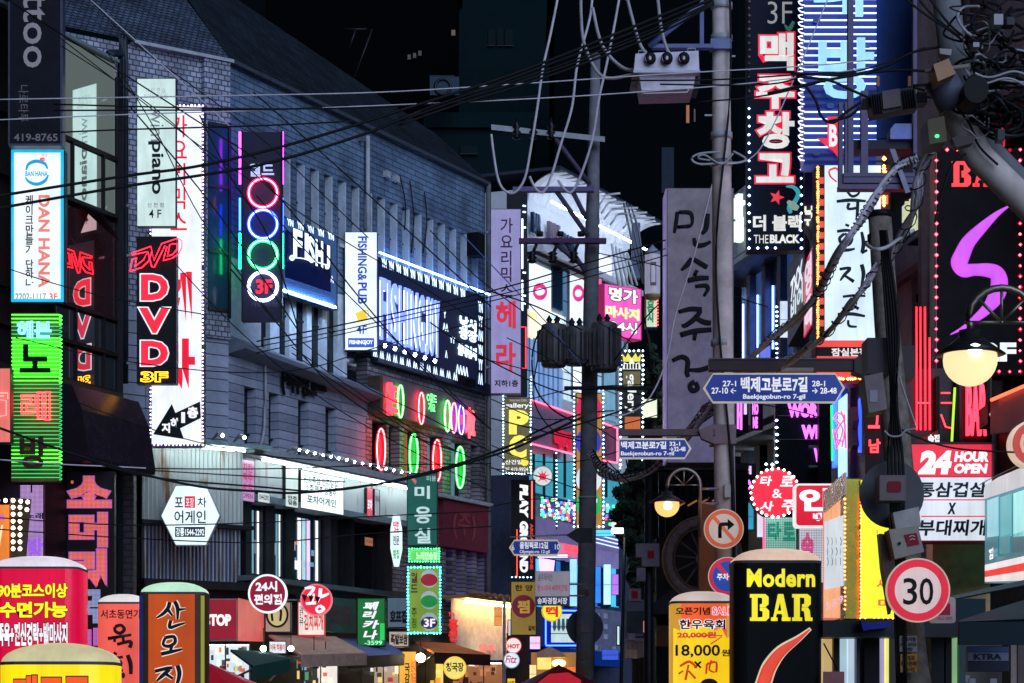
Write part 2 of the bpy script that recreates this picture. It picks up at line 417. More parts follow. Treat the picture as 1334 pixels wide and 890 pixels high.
# middle band with signs: z from LZ(350,352) down to cornice
zc = LZ(330, 470); zw1 = LZ(334, 345)
z3t, z3b = LZ(386, 362), LZ(386, 440)
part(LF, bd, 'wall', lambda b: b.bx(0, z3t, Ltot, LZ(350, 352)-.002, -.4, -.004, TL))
prev = 0
for x0, x1 in ((340, 352), (364, 377), (386, 400), (406, 420), (426, 440), (452, 470)):
    a0, a1 = LA(x0), LA(x1)
    part(LF, bd, 'pier', lambda b: b.bx(prev, z3b-.5, a0, z3t, -.4, 0, paint('pale_pier', (.62, .68, .76), .5)))
    share(LF, bd, 'window', a0, z3b-.5, z3t, a1-a0, -.12, -.1, WG)
    part(LF, bd, 'window_frame', lambda b: b.bx(a0, z3b+.35, a1, z3b+.39, -.1, -.07, K['dark']))
    prev = a1
part(LF, bd, 'wall', lambda b: b.bx(prev, LZ(480, 462), Ltot, z3t, -.4, 0, BRK))
# sloping cornice hood over the cladding (seen grey at 310..470, 450..470)
zh = LZ(334, 446)
aH = LA(478)
part(LF, bd, 'cornice', lambda b: b.add([LF.w(0, zh, 0), LF.w(aH, zh-.25, 0), LF.w(aH, zh-.42, .38), LF.w(0, zh-.2, .38), LF.w(0, zh-.28, .38), LF.w(aH, zh-.5, .38), LF.w(aH, zh-.6, 0), LF.w(0, zh-.36, 0)],
     [(0, 1, 2, 3), (3, 2, 5, 4), (4, 5, 6, 7), (0, 3, 4, 7), (1, 6, 5, 2)], PT(120, 125, 140, .6)))
# ---- panel cladding, courses of separate panels
CLM = [paint('cladding_panel_%s' % k, c, .6, var=.3, scale=2.5, bump=.2) for k, c in (('pale', (.40, .42, .52)), ('mid', (.34, .36, .45)), ('dull', (.28, .30, .39)))]
zb = LZ(334, 588); ztc = zh-.38
crs = .165; rows = int((ztc-zb)/crs)+1
wins = [(LA(a), LA(b)) for a, b in ((318, 333), (350, 363), (388, 402), (424, 438))]
wz = LZ(334, 508)
part(LF, bd, 'backing_wall', lambda b: b.bx(0, zb, aH, ztc, -.41, -.36, K['black']))
for r_ in range(rows):
    z0 = zb+r_*crs; z1 = min(z0+crs, ztc)
    if z1-z0 < .03: continue
    inwin = z1 <= wz+.06
    segs = []
    if inwin:
        q = 0
        for a0, a1 in wins: segs.append((q, a0)); q = a1
        segs.append((q, aH))
    else: segs = [(i*aH/5+(r_ % 2)*.0, (i+1)*aH/5) for i in range(5)]
    for a0, a1 in segs:
        if a1-a0 < .04: continue
        share(LF, bd, 'panel', a0+.004, z0+.009, z1-.004, a1-a0-.008, -.36, random.choice((0, .006)), CLM[random.randrange(3)])
for a0, a1 in wins:
    share(LF, bd, 'window', a0, zb, wz, a1-a0, -.20, -.18, glass('stained_window_glass', (.015, .018, .028)))
    share(LF, bd, 'window_sill', a0, zb+.30, zb+.33, a1-a0, -.18, -.12, PT(20, 70, 60))
part(LF, bd, 'conduit', lambda b: b.sweep(cat([tuple(LF.p(*p)) for p in ((345, 440, .05), (346, 500, .06), (344, 560, .06), (338, 585, .06))], 4), .028, K['cableg'], 6))
# front-left face: panels in courses
def FAa(px): return FA.ab(px, 400)[0]
zfa = FA.ab(288, 82)[1]
part(FA, bd, 'wall', lambda b: b.bx(0, FA.ab(265, 440)[1], FAa(296), zfa, -.4, 0, TLA), label='small square tiles on the street corner')
part(FA, bd, 'pilaster', lambda b: b.bx(FAa(262), FA.ab(265, 440)[1], FAa(295.5), FA.ab(265, 150)[1]+1.0, 0, .12, TLA))
part(FA, bd, 'eave', lambda b: b.bx(FAa(170), zfa, FAa(299), zfa+.06, -.3, .16, TRM))
part(FA, bd, 'window', lambda b: b.bx(FAa(266), FA.ab(280, 405)[1], FAa(293), FA.ab(280, 165)[1], .125, .14, glass('blue_window_glass', (.015, .05, .08), .1)))
for yy in (165, 245, 330, 405):
    part(FA, bd, 'window_frame', lambda b: b.bx(FAa(266), FA.ab(280, yy)[1]-.03, FAa(294), FA.ab(280, yy)[1]+.03, .13, .17, K['dark']))
part(FA, bd, 'window_frame', lambda b: b.bx(FAa(291.5), FA.ab(280, 415)[1], FAa(294.5), FA.ab(280, 160)[1], .13, .18, K['dark']))
z0 = FA.ab(296, 590)[1]; z1 = FA.ab(296, 418)[1]; n = 11
for r_ in range(n):
    for k in range(4):
        a0 = FAa(150)+(FAa(296)-FAa(150))*k/4; a1 = FAa(150)+(FAa(296)-FAa(150))*(k+1)/4
        share(FA, bd, 'panel', a0+.005, z0+(z1-z0)*r_/n+.012, z0+(z1-z0)*(r_+1)/n-.004, a1-a0-.01, 0, .05+random.choice((0, .006)), CLM[random.randrange(2)])
part(FA, bd, 'backing_wall', lambda b: b.bx(0, 3, FAa(296), zfa, -.5, -.41, K['black']))
part(FA, bd, 'wall', lambda b: b.bx(0, 0, FAa(296), FA.ab(265, 440)[1], -.4, -.002, K['dark']))
# mansard: front slope and long side slope
hipB = FA.w(FAa(296), zfa+.06, .1)
topz = zfa+3.2
inn = FA.w(FAa(296), 0, -.9)-FA.w(FAa(296), 0, 0); inn2 = -LF.N*1.9
T0 = pt(243, 0, 45.2); d = (T0-hipB); T1 = hipB+d*2.2
part(FA, bd, 'mansard_roof', lambda b: b.add([FA.w(-.3, zfa+.06, .1), hipB, T1, Vector((FA.w(-.3, 0, 0).x-.8, FA.w(-.3, 0, 0).y+1.2, T1.z))], [(0, 1, 2, 3)], TR), label='tiled slope over the corner')
RE = LF.w(Ltot, zR+.05, .1)
TRd = tiles('dark_roof_tiles', (.014, .024, .036), LF.ang, .3, .12, .012, var=.3)
part(LF, bd, 'mansard_roof', lambda b: b.add([hipB, RE, RE+Vector((-1.2, .9, 1.3)), T1+Vector((0, .8, .2))], [(0, 1, 2, 3)], TRd), label='dark slope over the long side')
part(LF, bd, 'gutter', lambda b: b.bx(0, zR-.02, Ltot, zR+.05, -.05, .14, paint('gutter', (.06, .07, .09), .5)))
for k in range(3):
    part(LF, bd, 'roof_flue', lambda b: b.bx(6.2+k*1.1, zR+.1, 6.6+k*1.1, zR+.5, -.7, -.4, K['dark']))
# unlit letter sign on cladding
b = MB(LF); b.text('(·맥주창고', 366, 474, 411, 514, K['black'], w=.04, ext=.02, c=.05); b.text('BEER', 412, 501, 424, 508, K['black'], w=.03, c=.05, ext=.02)
b.build('letter_sign', label='black unlit cut-out letters on the grey cladding panels', cat='sign')

# ---- lit ledge and corrugated fascia
lg = thing('corrugated_fascia', 'rusty corrugated metal fascia lit from spotlights along its ledge', 'fascia', LF.w(2, zb-1, .2))
part(LF, lg, 'ledge', lambda b: (b.bx(-.05, zb-.16, LA(522), zb-.04, -.2, .62, TRM), b.bx(-.05, zb-.2, LA(522), zb-.161, .5, .6, K['grey'])))
part(FA, lg, 'ledge', lambda b: b.bx(FAa(172), zb-.12, FAa(296)+.5, zb-.05, 0, .75, PT(150, 170, 170, .5)))
CR = paint('rusty_corrugated_steel', (.52, .50, .46), .55, .3, .3, 2)
m, t_, b_ = CR, CR.node_tree, CR.node_tree.nodes['Principled BSDF']
_tc = t_.nodes.new('ShaderNodeTexCoord'); _mp = t_.nodes.new('ShaderNodeMapping'); _mp.inputs['Scale'].default_value = (3.2, 3.2, .55)
_n = t_.nodes.new('ShaderNodeTexNoise'); _n.inputs['Scale'].default_value = 1.5; _n.inputs['Detail'].default_value = 5
_cr = t_.nodes.new('ShaderNodeValToRGB'); _cr.color_ramp.elements[0].position = .53; _cr.color_ramp.elements[0].color = (.55, .56, .52, 1)
_cr.color_ramp.elements[1].position = .68; _cr.color_ramp.elements[1].color = (.26, .12, .05, 1)
t_.links.new(_tc.outputs['Object'], _mp.inputs[0]); t_.links.new(_mp.outputs[0], _n.inputs[0]); t_.links.new(_n.outputs[0], _cr.inputs[0]); t_.links.new(_cr.outputs[0], b_.inputs['Base Color'])
def corrug(b, fr, a0, a1, z0, z1, m, pitch=.085, amp=.022, c=0):
    n = max(2, int((a1-a0)/pitch)); V = []
    for i in range(n*4+1):
        a = a0+(a1-a0)*i/(n*4); cc = c+amp*math.sin(i*math.pi/2)
        V += [fr.w(a, z0, cc), fr.w(a, z1, cc)]
    b.add(V, [(2*i, 2*i+2, 2*i+3, 2*i+1) for i in range(n*4)], m)
part(LF, lg, 'corrugated_sheet', lambda b: corrug(b, LF, 0, LA(530), LZ(416, 668), zb-.2, CR, c=.2), kind='stuff')
part(FA, lg, 'corrugated_sheet', lambda b: corrug(b, FA, FAa(174), FAa(296)+.15, FA.ab(250, 686)[1], zb-.12, CR, c=.3), kind='stuff')
SP = NE(225, 245, 255, 70)
for i in range(18):
    x = 338+i*10.5; a = LA(x)
    if a > LA(522): break
    p = LF.w(a, zb+.0, .66)
    def fn(b):
        b.sweep([LF.w(a, zb-.05, .55), LF.w(a, zb+.05, .72), LF.w(a+.02, zb+.0, .84)], [.012, .03, .05], K['lgrey'], 6)
    part(LF, lg, 'spotlight', fn)
    part(LF, lg, 'spotlight_lens', lambda b: b.sweep([LF.w(a+.02, zb+.0, .841), LF.w(a+.022, zb-.01, .855)], .024, SP, 6))
for i in range(4):
    a = FAa(196+i*28)
    part(FA, lg, 'spotlight', lambda b: b.sweep([FA.w(a, zb-.02, .65), FA.w(a, zb+.08, .85), FA.w(a+.02, zb+.03, .97)], [.015, .035, .055], K['lgrey'], 6))
    part(FA, lg, 'spotlight_lens', lambda b: b.sweep([FA.w(a+.02, zb+.03, .971), FA.w(a+.022, zb+.02, .985)], .028, SP, 6))
# tube lamps under the ledge lip that wash the sheets
part(LF, lg, 'strip_lamp', lambda b: b.sweep([LF.w(.4, zb-.24, .5), LF.w(LA(518), zb-.24, .5)], .02, NE(215, 240, 250, 15), 6))
part(FA, lg, 'strip_lamp', lambda b: b.sweep([FA.w(FAa(178), zb-.17, .66), FA.w(FAa(294), zb-.17, .66)], .02, NE(215, 240, 250, 20), 6))
# bright posters / lightboxes inside the fascia
def flatbox(name, label, fr, x0, y0, x1, y1, m, c=.3, th=.06, case=None, cat='sign', texts=None, group=None):
    r = thing(name, label, cat, fr.p((x0+x1)/2, y1, c), group)
    part(fr, r, 'case', lambda b: b.box(x0, y0, x1, y1, c-th, c, case or K['dark']))
    part(fr, r, 'face', lambda b: b.box(x0+.8, y0+.8, x1-.8, y1-.8, c+.001, c+.01, m))
    if texts:
        LT(r, fr, [tuple(t[:-1])+({**t[-1], 'c': c+.016},) if isinstance(t[-1], dict) else tuple(t)+({'c': c+.016},) for t in texts])
    return r
INK = PT(30, 34, 40, .5); REDI = EM(200, 40, 50, .7)
flatbox('lightbox_menu', 'wide white glowing light box in a dark frame in the corrugated fascia', LF, 392, 612, 448, 662, EM(225, 240, 240, 1.2), texts=[('민속주점 안주일절\n소주 맥주 동동주', 396, 618, 440, 640, INK, {'w': .01}), ('포차어게인', 400, 644, 438, 655, INK, {'w': .02})])
flatbox('fascia_poster', 'pale printed poster left of the wide white light box', LF, 372, 604, 389, 660, EM(205, 220, 215, .8), texts=[('안주\n일품', 375, 645, 387, 657, INK, {'w': .03})])
flatbox('fascia_poster', 'pink and blue poster at the left end of the corrugated fascia', LF, 313, 597, 332, 652, EM(190, 140, 190, .8), texts=[('치킨\n맥주\n세트', 316, 602, 329, 640, EM(200, 60, 110, .8), {'w': .03}), ('OPEN', 316, 642, 329, 648, INK)])
flatbox('fascia_poster', 'red and white poster near the right end of the corrugated fascia', LF, 478, 635, 486, 674, EM(220, 90, 110, .8), texts=[('포차', 479, 650, 485, 664, EM(240, 230, 240, 1), {'w': .03})])
flatbox('fascia_poster', 'narrow grey poster beside the red and white poster', LF, 488, 637, 495, 672, EM(170, 170, 180, .6), texts=[('야식', 489, 645, 494, 655, INK, {'w': .03})])
flatbox('name_plate', 'small white plate reading a phone number low on the fascia', LF, 336, 640, 352, 654, EM(200, 210, 210, .8), texts=[('1544-2292', 338, 644, 350, 650, INK, {'w': .02})])
# ---- window storey below the fascia
z2t, z2b = LZ(416, 669), LZ(416, 764)
part(LF, bd, 'trim', lambda b: b.bx(0, z2t-.02, LA(520), z2t+.1, -.3, .3, PT(110, 122, 128, .5)))
prev = 0
for x0, x1, kind_ in ((322, 350, 0), (352, 376, 1), (378, 425, 2), (434, 452, 3), (456, 495, 3)):
    a0, a1 = LA(x0), LA(x1)
    part(LF, bd, 'pier', lambda b: b.bx(prev, z2b, a0, z2t-.02, -.4, .1, K['dark']))
    gl = glass('blue_window_glass') if kind_ < 3 else glass('black_window_glass', (.006, .008, .01), .1)
    part(LF, bd, 'window', lambda b: b.bx(a0, z2b, a1, z2t-.02, -.2, -.18, gl))
    if kind_ < 3:
        n = 4+kind_*2
        for j in range(n):      # lit curtain strips behind the glass edge
            aa = a0+(a1-a0)*(j+.2)/n
            if (j+kind_) % 4: part(LF, bd, 'curtain', lambda b: corrug(b, LF, aa, aa+(a1-a0)*.1, z2b+.12, z2t-.12, (EM(170, 215, 225, .8), EM(215, 195, 240, 1.0), EM(120, 170, 190, .6), EM(235, 240, 245, 1.0))[(j+kind_*2) % 4], .05, .01, -.165), kind='stuff')
    for q in (0, 1):
        part(LF, bd, 'window_frame', lambda b: b.bx(a0+q*(a1-a0-.05), z2b, a0+.05+q*(a1-a0-.05), z2t-.02, -.18, -.1, K['dark']))
    prev = a1
part(LF, bd, 'pier', lambda b: b.bx(prev, z2b, LA(505), z2t-.02, -.4, .1, K['dark']))
part(LF, bd, 'ledge', lambda b: (b.bx(0, z2b-.09, LA(508), z2b, -.3, .5, PT(95, 105, 110, .5)), b.bx(0, z2b-.2, LA(508), z2b-.091, -.3, .35, K['dark'])))
flatbox('paper_notice', 'small orange notice stuck on the black panelled window', LF, 475, 699, 491, 711, EM(200, 130, 100, .5), c=-.15, th=.02, texts=[('영업중입니다', 477, 703, 489, 707, INK)])
rnd = random.Random(8)
for i in range(14):
    x = 380+rnd.random()*40; y = 690+rnd.random()*58; cc = [EM(235, 235, 240, 1.0), EM(200, 120, 90, .8), EM(110, 160, 190, .7), EM(190, 150, 220, .8)][i % 4]
    part(LF, bd, 'window_poster', lambda b: b.box(x, y, x+2+rnd.random()*4, y+3+rnd.random()*9, -.178, -.172+i*.0003, cc))
for i in range(9):
    x = 326+i*5.2; part(LF, bd, 'window_poster', lambda b: b.box(x, 700+i*3 % 11, x+2.6, 716+i*5 % 23, -.178, -.173, [EM(170, 190, 200, .5), EM(120, 140, 160, .4), EM(200, 190, 170, .5)][i % 3]))
# front-left face, lower: slatted panel
zs1, zs0 = FA.ab(250, 688)[1], FA.ab(250, 757)[1]
part(FA, bd, 'trim', lambda b: b.bx(FAa(172), zs1, FAa(318), zs1+.07, .1, .36, K['dark']))
for i in range(26):
    a0 = FAa(181+i*4.9)
    share(FA, bd, 'slat', a0, zs0, zs1, .033, .1, .2, CLM[i % 3] if i % 4 else CR)
part(FA, bd, 'slat_backing', lambda b: b.bx(FAa(174), zs0-.02, FAa(318), zs1, .02, .06, K['black']))
part(FA, bd, 'ledge', lambda b: (b.bx(FAa(172), zs0-.16, FAa(325), zs0-.02, 0, .45, K['dark']), b.bx(FAa(172), zs0-.36, FAa(325), zs0-.161, 0, .3, K['black'])))
part(LF, bd, 'wall', lambda b: b.bx(0, 0, Ltot, z2b-.2, -.4, -.1, K['dark']))
# ---- right part of the long side: brick tiles round the karaoke windows
zk1, zk0 = LZ(480, 462), LZ(575, 640)
ak0 = LA(476)
zkw1, zkw0 = LZ(490, 548), LZ(550, 640)
part(LF, bd, 'wall', lambda b: b.bx(aH, zkw1, Ltot, zk1, -.4, .01, BRK))
prev = ak0
for x0, x1, lit in ((484, 503, 0), (506, 520, 0), (526, 547, 1), (556, 576, 2), (587, 608, 2), (613, 623, 0)):
    a0, a1 = LA(x0), LA(x1)
    part(LF, bd, 'pier', lambda b: b.bx(prev, zkw0, a0, zkw1, -.4, .01, BRK))
    mm = WG if not lit else (EM(190, 120, 70, .5) if lit == 1 else EM(130, 160, 185, .4))
    part(LF, bd, 'window', lambda b: b.bx(a0, zkw0, a1, zkw1, -.3, -.28, mm))
    for q in (0, .46, 1):
        part(LF, bd, 'window_frame', lambda b: b.bx(a0+q*(a1-a0-.04), zkw0, a0+.04+q*(a1-a0-.04), zkw1, -.28, -.2, K['dark']))
    prev = a1
part(LF, bd, 'pier', lambda b: b.bx(prev, zkw0, Ltot, zkw1, -.4, .01, BRK))
part(LF, bd, 'ledge', lambda b: b.bx(ak0, zkw0-.08, Ltot, zkw0, -.3, .2, TRM))
zm0 = LZ(600, 716)
part(LF, bd, 'maroon_panel', lambda b: b.bx(LA(572), zm0, LA(630), zkw0-.09, -.1, .12, PT(120, 45, 60, .5)))
part(LF, bd, 'wall', lambda b: b.bx(LA(508), zm0, LA(571), zkw0-.09, -.4, 0, BRK))
zp0 = LZ(600, 790)
part(LF, bd, 'wall', lambda b: b.bx(LA(508), zp0-.6, Ltot, zp0, -.4, 0, BRK))
for i in range(5):
    a0 = LA(576+i*13.5)
    part(LF, bd, 'pier', lambda b: b.bx(a0, zp0, a0+.17, zm0, -.4, 0, BRK))
    part(LF, bd, 'neon_strip', lambda b: b.bx(a0+.175, zp0, a0+.2, zm0, -.05, -.02, NE(150, 110, 235, 1.6)))
    share(LF, bd, 'window', a0+.2, zp0, zm0, .22, -.36, -.33, WG)
part(LF, bd, 'wall', lambda b: b.bx(LA(508), zp0, LA(574), zm0, -.4, 0, BRK))
b = MB(LF); b.text('(주)', 590, 665, 620, 700, PT(170, 70, 80), w=.02, c=.13); b.build('lettering', bd)

part(LF, bd, 'wall_box', lambda b: b.box(623, 302, 632, 332, .02, .3, K['black']))
part(LF, bd, 'wall_vent', lambda b: b.box(504, 222, 509, 230, .01, .1, K['lgrey']))
part(LF, bd, 'wall_vent', lambda b: b.box(516, 228, 521, 236, .01, .1, K['lgrey']))
for x0, y0, x1, y1 in ((521, 228, 527, 300), (534, 235, 536, 330), (553, 250, 551, 330)):
    part(LF, bd, 'wall_cable', lambda b: b.sweep(cat([tuple(LF.p(x0, y0, .05)), tuple(LF.p((x0+x1)/2+4, (y0+y1)/2, .08)), tuple(LF.p(x1, y1, .05))], 5), .015, K['cable'], 5))
# ================================================================ glass front building, far left
GF = Fr(83, 36, 155, 37.5)
def ga(px): return GF.ab(px, 300)[0]
def gz(y): return GF.ab(83, y)[1]
gb = thing('glass_front_building', 'mirror-glass fronted building at the far left edge reflecting the red neon', 'building', GF.w(.5, 0, -1))
gend = ga(152)
def refl(name, col, rough, metal):
    m = paint(name, col, rough, metal, .1, 1.5, 0, .9); m.node_tree.nodes['Principled BSDF'].inputs['Roughness'].default_value = rough
    for l in list(m.node_tree.links):
        if l.to_socket.name == 'Roughness': m.node_tree.links.remove(l)
    return m
MG1, MG2, MG3 = refl('self_lit_mirror_glass', (.62, .72, .69), .02, .95), refl('mirror_glass', (.62, .66, .70), .015, .95), refl('maroon_gloss_panel', (.75, .36, .38), .03, .95)
_b = MG1.node_tree.nodes['Principled BSDF']; _b.inputs['Emission Color'].default_value = (.62, .78, .72, 1); _b.inputs['Emission Strength'].default_value = .13  # faint emission in the panes stands for a pale reflection and lit interior
part(GF, gb, 'core', lambda b: b.bx(-4, 0, gend, gz(42), -3, -.06, K['black']))
part(GF, gb, 'coping', lambda b: b.bx(-4, gz(47), gend, gz(43), -.06, .05, PT(120, 135, 140, .4)))
def panes(y0, y1, cols, m, nm='pane'):
    xs = [ga(x) for x in cols]
    for i in range(len(xs)-1):
        part(GF, gb, nm, lambda b: b.bx(xs[i]+.025, gz(y1)+.03, xs[i+1]-.025, gz(y0)-.03, -.06, -.02+.003*i, m))
        part(GF, gb, 'mullion', lambda b: b.bx(xs[i]-.022, gz(y1), xs[i]+.022, gz(y0), -.06, .03, K['black']))
    part(GF, gb, 'transom', lambda b: b.bx(-3, gz(y1)-.03, gend, gz(y1)+.028, -.06, .035, K['black']))
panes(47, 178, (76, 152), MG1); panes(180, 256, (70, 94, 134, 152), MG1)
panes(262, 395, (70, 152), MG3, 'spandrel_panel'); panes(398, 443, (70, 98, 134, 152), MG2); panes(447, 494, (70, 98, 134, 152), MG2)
part(GF, gb, 'ledge', lambda b: b.bx(-3, gz(510), gend, gz(496), -.06, .12, PT(60, 52, 50, .6)))
part(GF, gb, 'corner_post', lambda b: b.bx(gend, 0, gend+.16, gz(66), -.4, .02, PT(24, 26, 34, .5)))
for k, x in enumerate((156, 160, 164)):
    part(F(37.9), gb, 'drainpipe', lambda b: b.sweep(cat([tuple(pt(*p)) for p in ((140+k*2, 69+k, 37.6), (158+k, 68+k*2, 37.9), (x, 80+k, 37.9), (x, 500, 37.9))], 3), .04, PT(40, 48, 60, .4), 8))
part(GF, gb, 'open_window', lambda b: b.hexa([GF.w(ga(99), gz(258), 0), GF.w(ga(118), gz(265), 0), GF.w(ga(128), gz(300), .35), GF.w(ga(104), gz(272), .35)], [GF.w(ga(99), gz(256), 0), GF.w(ga(118), gz(263), 0), GF.w(ga(128), gz(298), .37), GF.w(ga(104), gz(270), .37)], PT(30, 30, 36, .3)))
# awning
def awn(b):
    S = []
    P = [(0, -.0, gz(502)), (.32, 0, gz(506)), (.5, 0, gz(540)), (.62, 0, gz(600)), (.6, 0, gz(606)), (0, 0, gz(606))]
    V = [GF.w(a, p[2], p[0]) for a in (-.3, ga(157)) for p in P]; n = len(P)
    b.add(V, [(i, (i+1) % n, n+(i+1) % n, n+i) for i in range(n)]+[tuple(range(n)), tuple(range(n, 2*n))[::-1]], paint('dark_vinyl', (.025, .016, .024), .22, var=.2, bump=.05))
b = MB(GF); awn(b); aw = b.build('awning', label='glossy black curved shop awning at left below the glass front', cat='awning')
bw = thing('ground_floor_wall', 'dark brown shop wall behind the red LED sign at far left', 'wall', pt(80, 890, 38.3))
part(F(38.3), bw, 'wall', lambda b: b.box(-10, 602, 174, 1020, -.3, 0, tiles('brown_tiles', (.05, .03, .035), 0, .2, .1, .012)))
part(F(38.3), bw, 'post', lambda b: b.box(149, 618, 151, 1000, .01, .1, K['lgrey']))
# ================================================================ signs, far left
fr = F(34.0)
s = signbox('vertical_sign', 'black vertical tattoo shop sign hanging at the top left corner', fr, 12, -70, 79, 187, None, case=PT(10, 12, 24, .35), th=.14)
part(fr, s, 'frame', lambda b: (b.box(78.5, -70, 81.5, 190, -.2, .02, PT(80, 78, 100, .4)), b.box(11, 187, 78.5, 190, -.2, .02, PT(80, 78, 100, .4)), b.box(10.5, -70, 12.5, 187, -.2, .02, PT(70, 68, 90, .4))))
GT = EM(105, 105, 118, .8)
LT(s, fr, [('tattoo', 30, -52, 59, 88, GT, dict(rot=90, w=.012, c=.01)), ('나로타투', 24, 111, 37, 159, EM(70, 72, 84, .8), dict(rot=90, c=.01)), ('419-8765', 18, 174, 75, 184, EM(75, 76, 86, .9), dict(w=.015, c=.01))])
fr = F(34.3)
s = signbox('cake_shop_sign', 'white vertical light box with cyan edges and red Latin name for a cake shop', fr, 14.5, 195, 82.5, 393, EM(226, 236, 238, 1.0), th=.2, edge=EM(20, 170, 220, 1.1, sample=False), ins=3.6)
part(fr, s, 'side', lambda b: b.box(82.6, 196, 84.5, 393, -.2, 0, PT(20, 40, 50)))
RD = EM(240, 130, 120, .8); BK = PT(22, 24, 30, .5)
LT(s, fr, [('DAN HANA', 50, 254, 65, 375, RD, dict(rot=90, w=.035, c=.02)), ('케\n이\n크\n만\n들\n기', 33, 254, 43.5, 332, BK, dict(w=.02, c=.02, lsp=.92)), ('단\n하\n나', 33, 338, 43.5, 375, BK, dict(w=.02, c=.02, lsp=.92)),
 ('2202-1117', 20, 382, 60, 391, EM(120, 130, 135, .8), dict(w=.01, c=.02)), ('3F', 64, 382, 75, 391, EM(225, 90, 90, .8), dict(w=.02, c=.02)), ("BAN HANA", 33, 223, 62, 229.5, EM(30, 150, 210, .9), dict(w=.03, c=.021))])
part(fr, s, 'emblem', lambda b: b.strokes([[(34, 222, 1), (37, 214, 2), (47, 210, 2.2), (58, 213, 2), (62, 220, 1)], [(33, 231, .8), (38, 237, 1.8), (48, 240, 2.2), (58, 236, 2.2), (63, 228, .8)]], EM(30, 150, 210, .9), .02, flat=.1))
part(fr, s, 'emblem', lambda b: b.strokes([[(52, 207, 1.2), (58, 206, 1)], [(56, 201, .5), (56.5, 203, .5)], [(60, 202, .5), (60.5, 204, .5)], [(51, 209, 1), (59, 208.5, .8)]], EM(240, 90, 90, .8), .02, flat=.1))
fr = F(33.6)
s = signbox('karaoke_sign', 'tall green neon-striped karaoke sign under the cyan-edged light box', fr, 14.5, 408, 77, 627, None, case=PT(105, 90, 20, .5), th=.14)
GN, GNb = NE(60, 235, 130, .42), NE(70, 255, 60, 2.4)
y = 410
while y < 627:
    m_ = GNb if (440 < y < 500 or y < 425 or 585 < y < 605) else GN
    part(fr, s, 'neon_tube', lambda b: b.strokes([[(15, y), (50, y), (74, y), (78, y+.4), (80.5, y+1.6), (79.5, y+3), (77, y+3)]], m_, .06, n=5, flat=1, k=.55, cr=2))
    y += 5.05
part(fr, s, 'backing', lambda b: b.box(16, 440, 76, 492, .002, .01, EM(70, 230, 20, .75)))
def jamo(b, S, m, c=.1, k=1, flat=.6): b.strokes(S, m, c, n=6, flat=flat, k=k, cr=1)
LT(s, fr, [('헤븐', 22, 418, 67, 441, NE(90, 150, 255, 2.2), dict(c=.1, bev=.03, w=.01)), ('래', 27, 510, 66, 548, NE(255, 50, 60, 2.2), dict(c=.1, bev=.028, w=.02))], name='neon_lettering')
part(fr, s, 'dark_lettering', lambda b: (b.text('노', 26, 449, 66, 486, K['black'], w=.03, c=.08, ext=.02), b.text('방', 26, 569, 62, 611, PT(70, 30, 20), w=.03, c=.08, ext=.02)))
fr = F(33.0)
s = signbox('cropped_sign', 'salmon light box with pink neon strokes cut by the left edge', fr, -40, 479, 14, 577, EM(235, 120, 110, .7), th=.2)
part(fr, s, 'neon_strokes', lambda b: (b.strokes([[(-8, 512), (10, 512), (10, 520)], [(-6, 520), (8, 522), (8, 541), (-6, 543)], [(-8, 516), (5, 516)]], NE(255, 90, 90, 2.2), .05, n=6, flat=1, k=.8, cr=1)))
# LED text sign
fr = F(36.2)
s = signbox('led_text_sign', 'dark panel with red dotted LED letters read downwards at lower left', fr, 62, 614, 149, 900, None, case=PT(30, 14, 22, .4), th=.15)
LR, LB = EM(240, 110, 105, 1.3, dots=52), EM(160, 170, 215, 1.0, dots=52)
LRr = EM(215, 110, 200, 1.0, dots=52)
LT(s, fr, [('소', 88, 621, 144, 661, LR, dict(w=.055, c=.01, ol=.085, olm=LRr)), ('머', 91, 668, 139, 712, LR, dict(w=.05, c=.01, ol=.08, olm=LRr)), ('리', 91, 716, 138, 764, LR, dict(w=.055, c=.01, ol=.085, olm=LRr)),
 ('국', 88, 768, 136, 812, LB, dict(w=.06, c=.01)), ('밥', 96, 818, 136, 862, LRr, dict(w=.06, c=.01)), (':', 92, 626, 96, 642, LR, dict(c=.01))])
fr = F(35.0)
s = signbox('message_board', 'lilac dotted LED panel under the green karaoke sign', fr, 25, 631, 57, 742, EM(205, 160, 225, 1.0, dots=55), th=.1)
part(fr, s, 'lettering', lambda b: b.box(40, 632, 42, 642, .013, .02, PT(60, 40, 80)))
LT(s, fr, [('노래', 34, 668, 56, 676, PT(50, 60, 110), dict(w=.03, c=.02)), ('방', 36, 700, 56, 730, EM(150, 90, 220, 1), dict(w=.04, c=.02))])
fr = F(32.0)
s = signbox('bulb_sign', 'orange sign box studded with round warm bulbs at the left edge', fr, -40, 657, 13, 760, EM(235, 130, 50, .75), th=.5, case=PT(110, 70, 50))
part(fr, s, 'side_panel', lambda b: b.hexa([fr.p(13, 648, 0), fr.p(41, 650, -1.2), fr.p(33, 740, -1.2), fr.p(13, 740, 0)], [fr.p(13, 648, -.1), fr.p(41, 650, -1.3), fr.p(33, 740, -1.3), fr.p(13, 740, -.1)], PT(120, 90, 70)))
WB = NE(255, 225, 180, 4)
for (x, y) in [(-3, 652), (7, 652), (17, 652), (27, 653), (36, 654)]+[(x, y) for x in (17, 26) for y in range(661, 724, 9)]+[(35, 664)]:
    fr2 = fr.p(x, y, .08)
    part(fr, s, 'bulb', lambda b: b.lathe(0, [(.003, -.028), (.02, -.02), (.028, 0), (.02, .02), (.003, .028)], fr2, WB, 10))
LT(s, fr, [('22', -2, 670, 6, 677, EM(160, 80, 200, 1), dict(w=.03, c=.02)), ('V', -6, 684, 4, 712, EM(255, 220, 170, 1), dict(w=.03, c=.02))])
